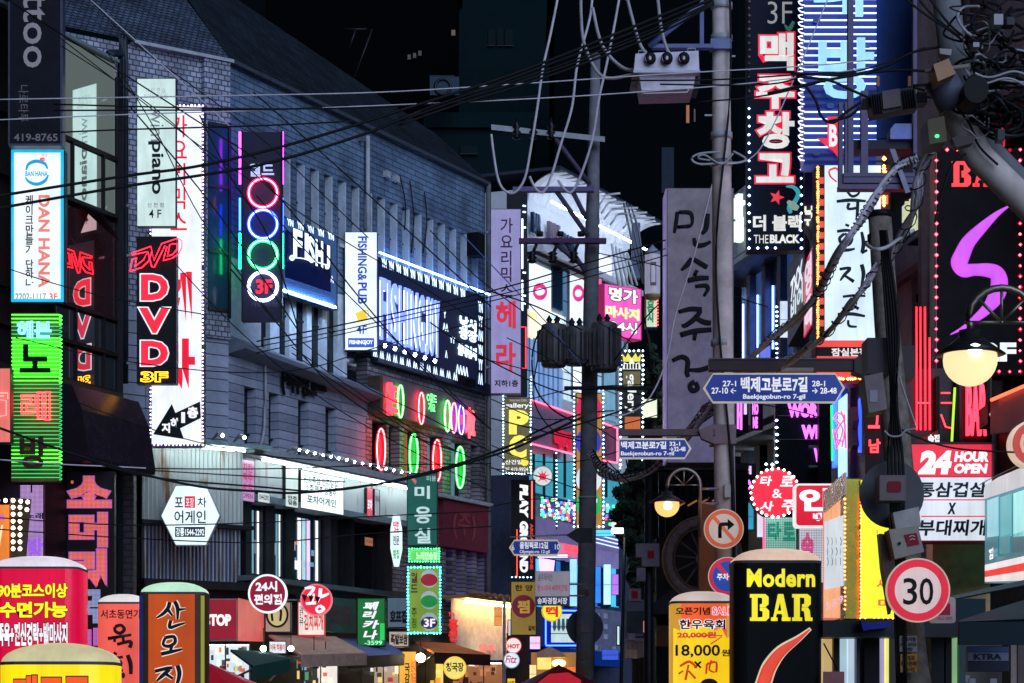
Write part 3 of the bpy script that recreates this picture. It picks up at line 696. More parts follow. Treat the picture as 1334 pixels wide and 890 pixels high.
# ---------------------------------------------------------------- piano / DVD / white vertical sign
fr = F(37.35)
s = signbox('piano_studio_sign', 'tall pale green-white light box for a piano studio beside the tiled corner', fr, 178, 102, 229, 295, EM(205, 228, 222, .78), case=PT(60, 75, 80), th=.16, brk=165, ins=.8)
LT(s, fr, [('개 인 연 습\n피아노연습실', 187, 114, 218, 129, EM(150, 165, 165, .8), dict(w=.0, c=.02)), ('wim', 196, 143, 213, 184, EM(110, 125, 130, .8), dict(rot=90, c=.02, w=.0)), ('piano', 193, 184, 213, 253, PT(22, 30, 34), dict(rot=90, c=.02, w=.025)),
 ('신 천 점', 192, 264, 213, 270, PT(60, 66, 70), dict(c=.02)), ('4 F', 194, 273, 210, 284, PT(30, 34, 38), dict(c=.02, w=.01))])
fr = F(37.3)
s = signbox('dvd_room_sign', 'black vertical sign with red DVD letters and a red neon logo above', fr, 178, 308, 230, 500, None, case=PT(14, 14, 18, .4), th=.2, brk=165)
part(fr, s, 'edge_strip', lambda b: b.box(229.6, 308, 230.4, 500, .001, .01, EM(90, 70, 90, .6)))
RL = EM(235, 35, 60, 1.0); WO = EM(235, 235, 240, 1.0)
LT(s, fr, [('D', 183.5, 357.5, 219, 391.5, RL, dict(w=.05, c=.02, ol=.085, olm=WO)), ('V', 181, 401, 221, 434, RL, dict(w=.05, c=.02, ol=.085, olm=WO)), ('D', 183.5, 444, 219, 476.5, RL, dict(w=.05, c=.02, ol=.085, olm=WO)),
 ('3F', 183, 484, 219, 498, NE(255, 165, 30, 2), dict(w=.03, c=.03, bev=.03))])
def Z(S, ox, oy, k=4, wk=1.0): return [[(p[0]/k+ox, p[1]/k+oy)+((p[2]/k*wk,) if len(p) > 2 else ()) for p in st] for st in S]
part(fr, s, 'neon_logo', lambda b: b.strokes(Z([[(676, 526), (690, 462), (712, 456), (704, 500), (748, 466), (768, 424), (690, 440), (684, 432), (786, 396), (802, 470), (838, 390), (842, 382), (925, 354), (948, 366), (948, 402), (930, 436), (896, 458), (850, 470), (858, 440), (870, 398)],
   [(870, 448), (900, 438), (922, 410), (922, 384), (900, 382), (884, 388), (874, 440)], [(676, 526), (740, 506), (776, 470), (792, 420)], [(788, 500), (804, 505), (860, 392)], [(770, 424), (790, 500)]], 0, 222), NE(255, 28, 50, 3), .09, n=6, flat=1, k=.62, cr=1))
fr = F(39.2)
s = signbox('tall_white_sign', 'tall white light box with red Hangul, LED dots and a black arrow', fr, 194, 135, 266, 582, EM(226, 232, 240, 1.0), case=PT(60, 55, 90), th=.22, ins=3.6)
RS = EM(225, 25, 50, .95)
LT(s, fr, [('가\n요\n리\n믹\n스', 222, 150, 244, 300, RS, dict(w=.01, c=.02)), ('헤', 212, 354, 250, 419, RS, dict(w=.05, c=.02)), ('라', 206, 441, 254, 507, RS, dict(w=.045, c=.02))])
part(fr, s, 'arrow', lambda b: b.poly([(x/4, y/4+445) for x, y in ((798, 483), (895, 325), (914, 372), (1042, 312), (1046, 398), (938, 452), (958, 508))], .013, .03, PT(25, 35, 38)))
LT(s, fr, [('지', 210.5, 551, 221.5, 564, WHT and WO, dict(w=.05, c=.034)), ('하', 222, 544.5, 233.5, 558, WO, dict(w=.05, c=.034)), ('1', 236, 537, 241, 551, WO, dict(w=.05, c=.034)), ('층', 244, 530, 258, 545, WO, dict(w=.05, c=.034))])
bp = border(fr, 196, 137.5, 264, 579.5, 4.9, .03)
part(fr, s, 'bulbs', lambda b: b.bulbs(bp[::2], .019, NE(150, 120, 255, 5)), kind='stuff')
part(fr, s, 'bulbs', lambda b: b.bulbs(bp[1::2], .019, NE(240, 255, 160, 4)), kind='stuff')
# ---------------------------------------------------------------- ring sign
YR = 43.6
fr = F(YR)
s = signbox('ring_sign', 'vertical dark sign with red, blue, green and white neon rings on the tiled wall', fr, 316, 172, 366, 418, None, case=PT(40, 38, 62, .45), th=.2)
part(fr, s, 'frame', lambda b: (b.box(314.5, 170, 316, 418, -.2, .02, K['black']), b.box(366, 170, 367.5, 418, -.2, .02, K['black'])))
RGB = [((255, 20, 70), 251.5), ((30, 60, 255), 292), ((10, 235, 90), 332), ((190, 205, 255), 373)]
for (col, cy) in RGB:
    part(fr, s, 'neon_ring', lambda b: (b.ring(342.5, cy, 18.6, 18.6, .030, NE(*col, 3.2), .06), b.ring(342.5, cy, 18.6, 18.6, .012, NE(*[min(255, c+120) for c in col], 4), .088)))
    part(fr, s, 'backing_disc', lambda b: b.disc(342.5, cy, 17, 17, .001, .012, PT(52, 50, 80, .4)))
for c0_, y0_, y1_ in (((150, 30, 255), 172, 240), ((20, 50, 255), 258, 300), ((5, 220, 110), 304, 350)):
    part(fr, s, 'side_neon', lambda b: b.sweep([fr.p(312.5, y0_, -.1), fr.p(312.5, y1_, -.1)], .02, NE(*c0_, 14), 6))
    part(fr, s, 'side_neon', lambda b: b.sweep([fr.p(368, y0_, -.17), fr.p(368, y1_, -.17)], .02, NE(*c0_, 14), 6))
LT(s, fr, [('월드', 324, 213, 357, 230, EM(190, 205, 255, 1.6, dots=45), dict(w=.03, c=.02)), ('3F', 333, 364, 355, 383, EM(255, 40, 60, 2, dots=45), dict(w=.04, c=.02)), ('가요 주점', 327, 394, 361, 400, PT(90, 88, 110), dict(c=.02))])
# lit side window strips left of it
b = MB(FA)
# ---------------------------------------------------------------- blue fishing-bar blade box on facade
s = thing('corner_fascia_sign', 'blue lit fascia sign with stacked white letters right of the ring sign', 'sign', LF.w(LA(404), LZ(404, 385), .3))
bl = EM(20, 50, 120, .9)
part(LF, s, 'case', lambda b: b.box(369, 281, 440, 381, .05, .3, PT(60, 90, 130)))
part(LF, s, 'face', lambda b: b.box(370, 284, 438, 368, .301, .31, EM(70, 110, 170, .35)))
part(LF, s, 'backing', lambda b: b.box(374, 300, 431, 362, .312, .36, PT(10, 30, 90)))
WL = EM(215, 235, 255, 1.5)
for i, (ch, xa, xb, ya, yb) in enumerate((('F', 382, 394, 297, 334), ('I', 397, 402, 303, 338), ('S', 401, 410, 306, 341), ('H', 411, 421, 311, 346), ('J', 423, 430, 318, 350))):
    part(LF, s, 'letter_return', lambda b: b.text(ch, xa-.8, ya, xb-.8, yb, PT(8, 20, 60), w=.05, c=.362, ext=.02))
    part(LF, s, 'channel_letter', lambda b: b.text(ch, xa, ya, xb, yb, WL, w=.045, c=.403))
part(LF, s, 'underline', lambda b: (b.strokes([[(382, 336), (396, 337), (425, 345)]], WL, .42, flat=1, k=.7), b.ring(380.5, 336, 2.3, 2.5, .02, WL, .42)))
def ticks(b, x0, x1, ya, yb, n, up, m, c, ch='YN'):
    for i in range(n):
        x = x0+(x1-x0)*i/n; y = ya+(yb-ya)*i/n
        b.text(ch, x, y, x+(x1-x0)/n*.62, y+9, m, w=.04, c=c)
part(LF, s, 'decorations', lambda b: (ticks(b, 374, 440, 284, 306, 5, 1, WL, .315), ticks(b, 371, 440, 338, 362, 5, 0, WL, .315, 'ΛΛ')), kind='stuff')
part(LF, s, 'lamp_strip', lambda b: b.box(370, 377, 438, 379, .32, .35, NE(170, 205, 255, 45)))
fr = F(45.6)
s = signbox('fishing_pub_sign', 'white vertical light box with blue fishing pub lettering and yellow beer mug', F(LF.Y(449)-.1), 449, 302, 491.5, 456.5, EM(222, 236, 240, 1.0), case=PT(60, 80, 110), th=.2, ins=.8)
fr = F(LF.Y(449)-.1)
BL = EM(30, 60, 170, .8)
LT(s, fr, [('FISHING&', 466, 308, 478, 366, BL, dict(rot=90, w=.03, c=.02)), ('PUB', 466, 368, 478, 396, BL, dict(rot=90, w=.03, c=.02)), ('4F', 464, 424, 478, 435, BL, dict(w=.01, c=.02)), ('FISHINGJOY', 455, 443, 486, 450, WO, dict(w=.05, c=.03))])
part(fr, s, 'plate', lambda b: b.box(453.5, 440.5, 487.5, 452.5, .013, .022, EM(40, 80, 190, .9)))
part(fr, s, 'mug', lambda b: (b.poly([(463, 408), (475, 403), (479, 416), (467, 420)], .013, .025, EM(240, 200, 50, .9)), b.strokes([[(475, 405), (479, 405), (480, 411), (478, 413)]], EM(200, 190, 150, .9), .02, k=.8)))
# ---------------------------------------------------------------- fishing joy facade sign
s = thing('facade_sign', 'long dark blue facade sign with tall white fishing letters and tick marks', 'sign', LF.w(LA(560), LZ(560, 480), .2))
part(LF, s, 'case', lambda b: b.box(484, 331, 632, 459, .05, .25, PT(40, 52, 80, .5)))
WS = EM(200, 225, 255, 1.9); WSn = EM(225, 235, 255, 1.5)
L1 = EM(120, 145, 245, 1.6)
for (ch, xa, xb, ya, yb) in (('F', 494, 502, 361, 442), ('I', 503.5, 507, 365, 444), ('S', 508.5, 517, 368, 447), ('H', 519, 528, 372, 450), ('I', 529.5, 533, 376, 452), ('N', 534.5, 543, 379, 455), ('G', 544.5, 552, 383, 458), ('J', 553, 558, 386, 462), ('O', 559, 564.5, 388, 463), ('Y', 565.5, 571, 391, 465)):
    part(LF, s, 'channel_letter', lambda b: (b.text(ch, xa, ya, xb, yb, L1, w=.03, c=.4, ext=.02), b.text(ch, xa+.8, ya+4, xb-.8, yb-4, EM(245, 248, 255, 2.2), w=.02, c=.425)))
for i in range(12):
    x = 497+i*9.3; y = 336+i*3.55
    part(LF, s, 'tick_mark', lambda b: b.text('YN', x, y, x+6.6, y+11, WS, w=.05, c=.26))
for i in range(13):
    x = 486+i*8.7; y = 454+i*2.55
    part(LF, s, 'tick_mark', lambda b: b.text('ΛΛ', x, y, x+5.6, y+10, WS, w=.05, c=.26))
part(LF, s, 'lettering', lambda b: (b.text('낚시\n광장', 598, 410, 621, 440, WS, w=.03, c=.26, ext=.01), b.text('실내낚시', 596, 446, 620, 462, WS, w=.03, c=.26, ext=.01), b.text('Y', 578, 405, 581, 414, WS, w=.03, c=.26), b.text('ΛΛ', 577, 420, 584, 430, WS, w=.03, c=.26), b.text('YY', 586, 438, 593, 446, WS, w=.03, c=.26), b.text('Λ', 580, 456, 583, 466, WS, w=.03, c=.26),
    b.text('YN\nYY\nΛN\nYN\nYY\nΛΛ', 623, 392, 629, 500, WS, w=.03, c=.26), b.text('ΛΛΛΛ', 594, 474, 610, 486, WS, w=.03, c=.26)))
part(LF, s, 'dark_lettering', lambda b: b.text('ON COPY', 596, 488, 619, 500, K['black'], w=.05, c=.28, ext=.02))
part(LF, s, 'lower_case', lambda b: b.box(484, 459, 632, 502-40, .05, .2, PT(60, 66, 92, .5)))
part(LF, s, 'lower_panel', lambda b: b.bx(LA(482), LZ(482, 472), LA(632), LZ(484, 458)-.0, .04, .19, PT(52, 58, 84, .5)))
for i in range(6):
    x = 500+i*13; y = 452+i*4
    part(LF, s, 'flood_lamp', lambda b: b.sweep([LF.p(x, y, .2), LF.p(x, y+2, .62), LF.p(x+1.5, y-1, .7)], [.015, .02, .04], K['dark'], 6))
    part(LF, s, 'flood_lens', lambda b: b.sweep([LF.p(x+1.5, y-1, .71), LF.p(x+1.7, y-2.4, .69)], .035, NE(200, 215, 255, 26), 6))
part(LF, s, 'added_reveal_light', lambda b: b.sweep([LF.w(LA(486), LZ(484, 329), .15), LF.w(LA(630), LZ(484, 329), .15)], .018, NE(120, 165, 255, 14), 6))  # added upward light without a visible lamp, brightens the window reveals
# ---------------------------------------------------------------- world karaoke sign
s = thing('neon_facade_sign', 'brown facade sign with red letters and green, red and blue neon ovals', 'sign', LF.w(LA(560), LZ(560, 560), .2))
part(LF, s, 'case', lambda b: b.box(497, 489, 618, 537.5, .02, .24, PT(110, 98, 110, .5)))
part(LF, s, 'end_panel', lambda b: b.box(495, 489, 499, 537.5, .02, .3, PT(90, 75, 65, .5)))
NR, NG, NB = NE(255, 12, 30, 6), NE(8, 235, 45, 4), NE(40, 40, 255, 5)
part(LF, s, 'red_lettering', lambda b: b.text('월드', 502, 497, 517, 540, NE(255, 45, 60, 2), w=.03, c=.3, ext=.02))
for cx_, cy_, ry, mm in ((521.8, 523, 21, NG), (549, 532, 20.5, NR), (583, 542, 20, NG), (591.5, 544.5, 19.5, NE(255, 30, 110, 2.2)), (601, 547, 19.5, NB)):
    part(LF, s, 'neon_ring', lambda b: (b.ring(cx_, cy_, 3.6, ry, .018, mm, .3), b.ring(cx_, cy_, 3.6, ry, .007, NE(255, 235, 240, 2), .318)))
part(LF, s, 'small_lettering', lambda b: (b.text('O월드\n가요', 556, 511, 569, 535, NE(110, 255, 130, 1.8), w=.03, c=.3), b.text('3F', 598, 540, 604, 552, NR, w=.04, c=.31)))
part(LF, s, 'red_lettering', lambda b: b.text('가요', 606, 530, 617, 570, NE(255, 60, 70, 2), w=.035, c=.3, ext=.02))
GLB = lambda c: paint('disc_%s' % c, L(120, 10, 30) if c == 'r' else L(10, 110, 50), .35, bump=0)
for i, (cx_, cy_, c_) in enumerate(((496.5, 585.5, 'r'), (539, 592.5, 'g'), (569.5, 600, 'r'), (599.5, 609, 'g'))):
    o = thing('neon_oval', ['red neon oval with red disc left of the window row', 'green neon oval between the two red ones', 'red neon oval over the teal hairdresser sign', 'rightmost green neon oval in the lit window'][i], 'neon sign', LF.p(cx_, cy_+28, .2), 'neon ovals on the window row')
    part(LF, o, 'disc', lambda b: b.disc(cx_, cy_, 4.6, 26, .14, .2, EM(190, 10, 40, .5) if c_ == 'r' else EM(10, 130, 60, .55), n=28))
    part(LF, o, 'neon_tube', lambda b: (b.ring(cx_, cy_, 5.3, 27, .02, NR if c_ == 'r' else NG, .24), b.ring(cx_, cy_, 5.3, 27, .008, NE(255, 225, 225, 2) if c_ == 'r' else NE(210, 255, 225, 2), .26)))
    part(LF, o, 'bracket', lambda b: b.box(cx_-.5, cy_-3, cx_+.5, cy_+3, .0, .14, K['dark']))
# ---------------------------------------------------------------- hexagon sign
fr = F(FA.Y(209)-.75)
s = thing('hexagon_sign', 'white glowing hexagonal tavern sign on the corrugated corner', 'sign', fr.p(248, 711, 0))
hx = [(209, 672), (228.5, 632), (269, 632), (287, 672), (268.5, 711), (228.5, 711)]
part(fr, s, 'case', lambda b: b.poly(hx, -.16, 0, K['lgrey']))
part(fr, s, 'face', lambda b: b.poly([(248+(x-248)*.965, 671.5+(y-671.5)*.965) for x, y in hx], .001, .01, EM(222, 240, 245, 1.05)))
DB = PT(20, 35, 60)
LT(s, fr, [('포', 227.5, 648, 238.5, 661, DB, dict(w=.015, c=.014)), ('차', 257, 648, 269, 661, DB, dict(w=.015, c=.014)), ('어게인', 227, 665, 268, 682, DB, dict(w=.015, c=.014)), ('포장', 242, 648.5, 252.5, 660.5, EM(240, 225, 230, 1), dict(w=.01, c=.03)), ('강릉1544-2292', 229, 687.5, 266, 698.5, EM(225, 240, 245, 1), dict(w=.03, c=.03))])
part(fr, s, 'plate', lambda b: b.box(228, 686.5, 267, 699.5, .012, .02, DB))
part(fr, s, 'red_plate', lambda b: b.box(240.5, 646.5, 254, 661.5, .012, .02, EM(205, 30, 55, .9)))
part(fr, s, 'bracket', lambda b: (b.box(225, 650, 228, 653, -.6, -.16, K['grey']), b.box(268, 650, 271, 653, -.6, -.16, K['grey'])))
# ---------------------------------------------------------------- street level signs on the left
fr = F(41.5)
s = signbox('shop_fascia', 'red store fascia with white letters behind the orange air sign', fr, 236, 780, 309, 834, EM(165, 25, 45, .55), th=.3, case=PT(170, 150, 150))
LT(s, fr, [('STOP', 267, 800, 301, 815.5, EM(240, 235, 235, 1), dict(w=.06, c=.02))])
part(LF, s, 'return_face', lambda b: b.hexa([fr.p(310, 779, .02), LF.p(344, 787, .3), LF.p(344, 836, .3), fr.p(310, 835, .02)], [fr.p(310, 779, -.1), LF.p(344, 787, .2), LF.p(344, 836, .2), fr.p(310, 835, -.1)], EM(215, 95, 90, .7)))
def roundsign(name, label, Y, cx_, cy_, r, face, rim, items, brk=None, th=.12):
    fr = F(Y); o = thing(name, label, 'sign', fr.p(cx_, cy_+r, -th/2))
    part(fr, o, 'case', lambda b: b.disc(cx_, cy_, r, r, -th, 0, rim))
    part(fr, o, 'face', lambda b: b.disc(cx_, cy_, r*.9, r*.9, .001, .01, face))
    if items: LT(o, fr, items)
    if brk: part(fr, o, 'bracket', lambda b: b.box(min(brk, cx_), cy_-1, max(brk, cx_), cy_+1, -th-.05, -th-.01, K['grey']))
    return o, fr
roundsign('convenience_store_sign', 'round maroon sign for a 24 hour convenience store', 40.5, 348.5, 773.5, 25.5, EM(150, 15, 50, .7), WO, [('24시', 333, 757, 361, 771, WO, dict(w=.04, c=.02)), ('편의점', 331, 774, 367, 788, WO, dict(w=.04, c=.02))])
o, fr = roundsign('restaurant_disc_sign', 'round red sign with a white brushed Hangul syllable above the menu box', 42.5, 412, 781.5, 21, EM(225, 25, 55, .95), EM(235, 120, 130, .8), None, brk=372)
part(fr, o, 'calligraphy', lambda b: b.strokes(Z([[(252, 398, 6), (300, 396, 8), (268, 440, 7)], [(300, 425, 5), (292, 470, 7)], [(258, 478, 7), (310, 474, 8)], [(335, 398, 9), (335, 440, 10), (378, 425, 5)], [(335, 430, 8), (318, 470, 6)], [(330, 488, 7), (352, 505, 8), (326, 522, 7), (312, 505, 6), (330, 488, 6)]], 334, 667), WO, .02, flat=.2))
for i in range(4):
    o = part(fr, wloc and o.parent or o, 'pennant', lambda b: b.poly([(384+i*8.6, 773+i*1.2), (392+i*8.4, 775+i), (388+i*8.5, 783+i)], .06, .07, K['black']))
fr = F(44.6)
s = signbox('noodle_menu_sign', 'cream sign with a black ringed arch symbol under the maroon disc', fr, 345, 784, 379, 824, EM(190, 165, 140, .5), th=.2)
part(fr, s, 'emblem', lambda b: (b.disc(361, 801, 14, 16, .013, .02, EM(220, 205, 140, .6)), b.ring(361, 801, 13.5, 15.5, .02, BK, .025), b.strokes([[(355, 809, 1.4), (354, 797, 1.6), (358, 793, 1.6), (363, 793, 1.6), (366, 797, 1.6), (365, 809, 1.4)]], BK, .03)))
fr = F(45.2)
s = signbox('stew_menu_sign', 'white and red lettered kimchi stew light box under the red disc', fr, 388, 784, 423, 828, EM(235, 215, 205, .9), th=.2, case=EM(220, 60, 60, .6))
LT(s, fr, [('김치찌개', 396, 800, 421, 821, EM(215, 45, 45, .8), dict(w=.03, c=.02)), ('담백\n두부', 390, 789, 395, 816, PT(40, 60, 110), dict(w=.02, c=.02))])
s = thing('menu_board', 'dull green menu board with faint vertical text beside the kimchi stew box', 'sign', LF.p(443, 827, .3))
part(LF, s, 'board', lambda b: b.box(424, 777, 464, 822, .15, .4, PT(70, 100, 88, .5)))
part(LF, s, 'lettering', lambda b: b.text('치킨 골뱅이무침\n파전 생맥주 닭발', 430, 787, 458, 812, PT(120, 60, 70), w=.02, c=.405, rot=90))
fr = F(46.6)
s = signbox('chicken_shop_sign', 'green vertical sign with slanted white Hangul for a chicken shop', fr, 465, 779, 502, 842, EM(10, 120, 50, .6), th=.3, case=PT(10, 60, 40))
LT(s, fr, [('페', 473, 784, 494, 795, WO, dict(w=.04, c=.02, shear=.2)), ('리', 472, 796, 491, 806, WO, dict(w=.04, c=.02, shear=.2)), ('카', 472, 808, 494, 819, WO, dict(w=.04, c=.02, shear=.2)), ('나', 473, 821, 492, 833, WO, dict(w=.04, c=.02, shear=.2)), ('-3599', 475, 834.5, 498, 840.5, EM(150, 235, 180, .9), dict(w=.03, c=.02))])
part(fr, s, 'corner_lamp', lambda b: b.box(495, 812, 501, 834, .013, .016, EM(40, 210, 90, .8)))
fr = F(48)
s = signbox('shop_signboard', 'blue-grey shop signboard with dark lettering right of the green chicken sign', fr, 504, 778, 532, 818, EM(95, 115, 135, .45), th=.3)
LT(s, fr, [('호프집', 508, 795, 530, 812, BK, dict(w=.06, c=.02))])
s = signbox('shop_signboard', 'white signboard with brown lettering below the blue-grey one', fr, 506, 822, 533, 843, EM(200, 185, 170, .6), th=.3)
LT(s, fr, [('족발보쌈', 509, 826, 531, 840, PT(70, 40, 40), dict(w=.05, c=.02))])
fr = F(46.3)
s = thing('lantern_sign', 'narrow white hexagonal hanging sign with pink and green letters', 'sign', fr.p(516, 738, 0))
part(fr, s, 'body', lambda b: b.poly([(512, 670), (520, 670), (523.5, 690), (523.5, 715), (519, 737.5), (513, 737.5), (508.5, 715), (508.5, 690)], -.2, 0, EM(215, 235, 235, 1.0)))
LT(s, fr, [('참치', 512, 679, 520, 694, EM(225, 70, 110, .8), dict(w=.03, c=.01, rot=90)), ('전문', 512, 698, 520, 710, PT(90, 100, 110), dict(w=.02, c=.01)), ('횟집', 512, 716, 520, 728, EM(60, 170, 110, .8), dict(w=.03, c=.01))])
fr = F(47.2)
s = signbox('hair_salon_sign', 'teal vertical hairdresser sign with white Hangul', fr, 530, 616, 570, 711, EM(15, 85, 75, .7), th=.2, case=PT(20, 60, 60))
PW = EM(185, 215, 215, .8)
LT(s, fr, [('미', 540, 633, 560, 650, PW, dict(w=.03, c=.02)), ('용', 540, 660, 562, 682, PW, dict(w=.03, c=.02)), ('실', 540, 688, 561, 708, PW, dict(w=.03, c=.02)), ('미용', 556, 620, 568, 627, PW, dict(c=.02))])
part(fr, s, 'side_mark', lambda b: b.poly([(534, 622), (541, 631), (543, 627), (537, 620)], .013, .018, EM(200, 110, 110, .7)))
s = signbox('led_header_sign', 'small yellow-green LED message sign below the hairdresser sign', fr, 531, 713, 574, 733, EM(110, 220, 110, .7), th=.15, ins=3)
LT(s, fr, [('노래연습장', 542, 719, 570, 729, EM(190, 255, 190, 1.2), dict(w=.03, c=.02))])
part(fr, s, 'bulbs', lambda b: b.bulbs(border(fr, 533, 715, 572, 731.5, 3.6, .03), .018, NE(60, 255, 120, 4)), kind='stuff')
s = signbox('ball_sign', 'lime vertical sign with red, green and blue ball pictures and cyan LED edge', fr, 531, 738, 574, 826, EM(140, 175, 60, .5), th=.2)
for cy_, col in ((754, (150, 25, 40)), (782, (25, 130, 60)), (810, (25, 35, 80))):
    part(fr, s, 'ball_picture', lambda b: (b.disc(559, cy_, 11, 12, .013, .02, EM(170, 190, 195, .6)), b.disc(559, cy_+1.5, 11, 8, .021, .026, EM(*col, .8))))
LT(s, fr, [('월\n드', 535, 746, 544, 772, PT(150, 50, 80), dict(w=.03, c=.02)), ('주\n점', 536, 792, 543, 818, PT(90, 120, 30), dict(w=.02, c=.02)), ('3F', 552, 806, 567, 817, EM(235, 220, 240, 1), dict(w=.03, c=.04))])
part(fr, s, 'bulbs', lambda b: b.bulbs(border(fr, 531.5, 739, 573.5, 825, 4.1, .02), .022, NE(60, 225, 255, 4.5)), kind='stuff')
# ---------------------------------------------------------------- warm restaurant fascia, awnings
s = thing('restaurant_fascia', 'warm lit corrugated restaurant fascia with red lettering low on the long building', 'fascia', LF.p(615, 870, .3))
wa = EM(225, 185, 140, .28)
part(LF, s, 'corrugated_sheet', lambda b: corrug(b, LF, LA(574), LA(653), LZ(600, 868), LZ(600, 783), paint('cream_steel', (.75, .66, .52), .5, bump=0), .11, .03, .25), kind='stuff')
part(LF, s, 'ledge', lambda b: b.bx(LA(572), LZ(600, 783), LA(655), LZ(600, 779), 0, .7, PT(150, 120, 95)))
part(LF, s, 'strip_lamp', lambda b: b.sweep([LF.w(LA(576), LZ(600, 787), .55), LF.w(LA(652), LZ(600, 787), .55)], .03, NE(255, 200, 140, 30), 6))
for i in range(9):
    part(LF, s, 'spotlight', lambda b: b.sweep([LF.w(LA(577+i*8.6), LZ(600, 779), .55), LF.w(LA(578+i*8.6), LZ(600, 775), .75), LF.w(LA(579+i*8.6), LZ(600, 779), .82)], [.02, .04, .05], PT(150, 110, 80), 6))
part(LF, s, 'lettering', lambda b: (b.text('홍\n원', 584, 805, 597, 835, EM(215, 40, 50, .9), w=.05, c=.3), b.text('만두', 585, 797, 592, 803, EM(215, 40, 50, .9), w=.04, c=.3), b.text('손칼국수', 582, 836, 594, 844, PT(90, 40, 30), w=.03, c=.3)))
part(LF, s, 'lettering', lambda b: b.text('만두', 624, 838, 646, 850, EM(240, 130, 120, .9), w=.04, c=.3))
def awning(name, label, P, m, under=None):
    """P: back-left, back-right, front-right, front-left (px,py,Y) + valance"""
    o = thing(name, label, 'awning', pt(*P[3]))
    A = [pt(*p) for p in P]; d = Vector((0, 0, -.04))
    MB().hexa
    b = MB(); b.hexa(A, [p+d for p in A], m); b.build('canopy', o)
    v = Vector((0, 0, -.22))
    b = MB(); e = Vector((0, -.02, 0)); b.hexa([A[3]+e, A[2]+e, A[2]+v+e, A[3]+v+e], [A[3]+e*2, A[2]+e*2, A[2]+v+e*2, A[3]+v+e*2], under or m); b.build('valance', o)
    for q in (0, 1):
        b = MB(); b.sweep([A[q]+Vector((0, 0, -.5)), A[3-q]+d], .018, K['grey'], 6); b.build('arm', o)
    return o
awning('awning', 'brown canvas awning lit from below under the kimchi stew box', [(350, 827, 44.5), (437, 829, 46.5), (478, 851, 44.5), (392, 853, 42.5)], PT(200, 160, 140, .8))
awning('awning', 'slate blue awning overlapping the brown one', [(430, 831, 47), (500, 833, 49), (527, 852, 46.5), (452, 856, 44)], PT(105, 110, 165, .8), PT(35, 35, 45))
awning('awning', 'dark green awning at lower left of the brown awning', [(300, 846, 40), (352, 849, 42), (378, 858, 40), (330, 868, 38)], PT(40, 90, 80, .8))
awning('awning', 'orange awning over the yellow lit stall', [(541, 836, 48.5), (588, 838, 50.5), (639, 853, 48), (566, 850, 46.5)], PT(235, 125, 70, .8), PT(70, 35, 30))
# shop interiors under the awnings
def shop(label, fr, x0, x1, y0, glow, nitems, seed, cols):
    rnd = random.Random(seed); o = thing('shopfront', label, 'shop', fr.p((x0+x1)/2, 1000, 0))
    part(fr, o, 'back_wall', lambda b: b.box(x0, y0, x1, 1040, -.9, -.85, glow)); part(fr, o, 'ceiling_lamp', lambda b: b.box(x0+2, y0+1.6, x1-2, y0+2.6, -.6, -.45, NE(255, 240, 215, 5)))
    n = max(2, int((x1-x0)/22))
    for i in range(n+1):
        xx = x0+(x1-x0)*i/n; part(fr, o, 'post', lambda b: b.box(xx-.7, y0, xx+.7, 1040, -.06, 0, K['dark']))
    part(fr, o, 'beam', lambda b: b.box(x0, y0-2, x1, y0+1.5, -.05, .04, K['dark']))
    for i in range(nitems):
        xx = x0+rnd.random()*(x1-x0-8); yy = y0+4+rnd.random()*(900-y0)*.8; ww_, hh = 2+rnd.random()*6, 3+rnd.random()*8
        if xx+ww_ > x1: continue
        cc = -.8+i*.012+rnd.random()*.005; m_ = cols[i % len(cols)]
        part(fr, o, 'poster' if i % 2 else 'shelf_item', lambda b: b.box(xx, yy, xx+ww_, yy+hh, cc, cc+.008, m_))
    return o
PC = [PT(200, 190, 180), PT(120, 80, 60), EM(250, 235, 200, 1.2), EM(230, 225, 215, .9), EM(120, 170, 210, .7), EM(225, 110, 80, .8), PT(60, 70, 80), EM(90, 170, 130, .6), EM(235, 205, 120, .9), PT(140, 150, 160), EM(210, 60, 60, .7), PT(30, 32, 40)]
shop('bright shop interior behind the orange and salmon air signs', F(43), 262, 325, 838, EM(190, 210, 220, 1.0), 40, 1, PC)
shop('shop interior with white bottles and posters under the brown awning', F(46.4), 328, 440, 852, EM(215, 210, 205, 1.0), 70, 2, PC)
shop('dim shop interior under the blue awning', F(48.5), 442, 528, 856, EM(170, 150, 130, .8), 40, 3, PC)
shop('yellow lit stall interior under the orange awning', F(51), 530, 578, 838, EM(245, 195, 90, 1.1), 18, 4, [EM(235, 120, 60, .9), EM(245, 215, 120, 1), PT(140, 60, 40), EM(240, 170, 60, .9)])
shop('brown wooden doorway beside the round yellow soup sign', F(52), 580, 655, 862, EM(150, 95, 60, .7), 20, 5, [PT(90, 50, 35), EM(200, 130, 90, .5), PT(60, 35, 30)])
s = signbox('banner', 'yellow banner with orange and black text at the stall entrance', F(47.5), 519, 848, 543, 892, EM(240, 175, 60, .8), th=.03)
LT(s, F(47.5), [('국\n감', 527, 864, 534, 890, BK, dict(w=.03, c=.02)), ('순대\n개국', 535, 860, 542, 892, EM(225, 70, 40, .9), dict(w=.02, c=.02))])
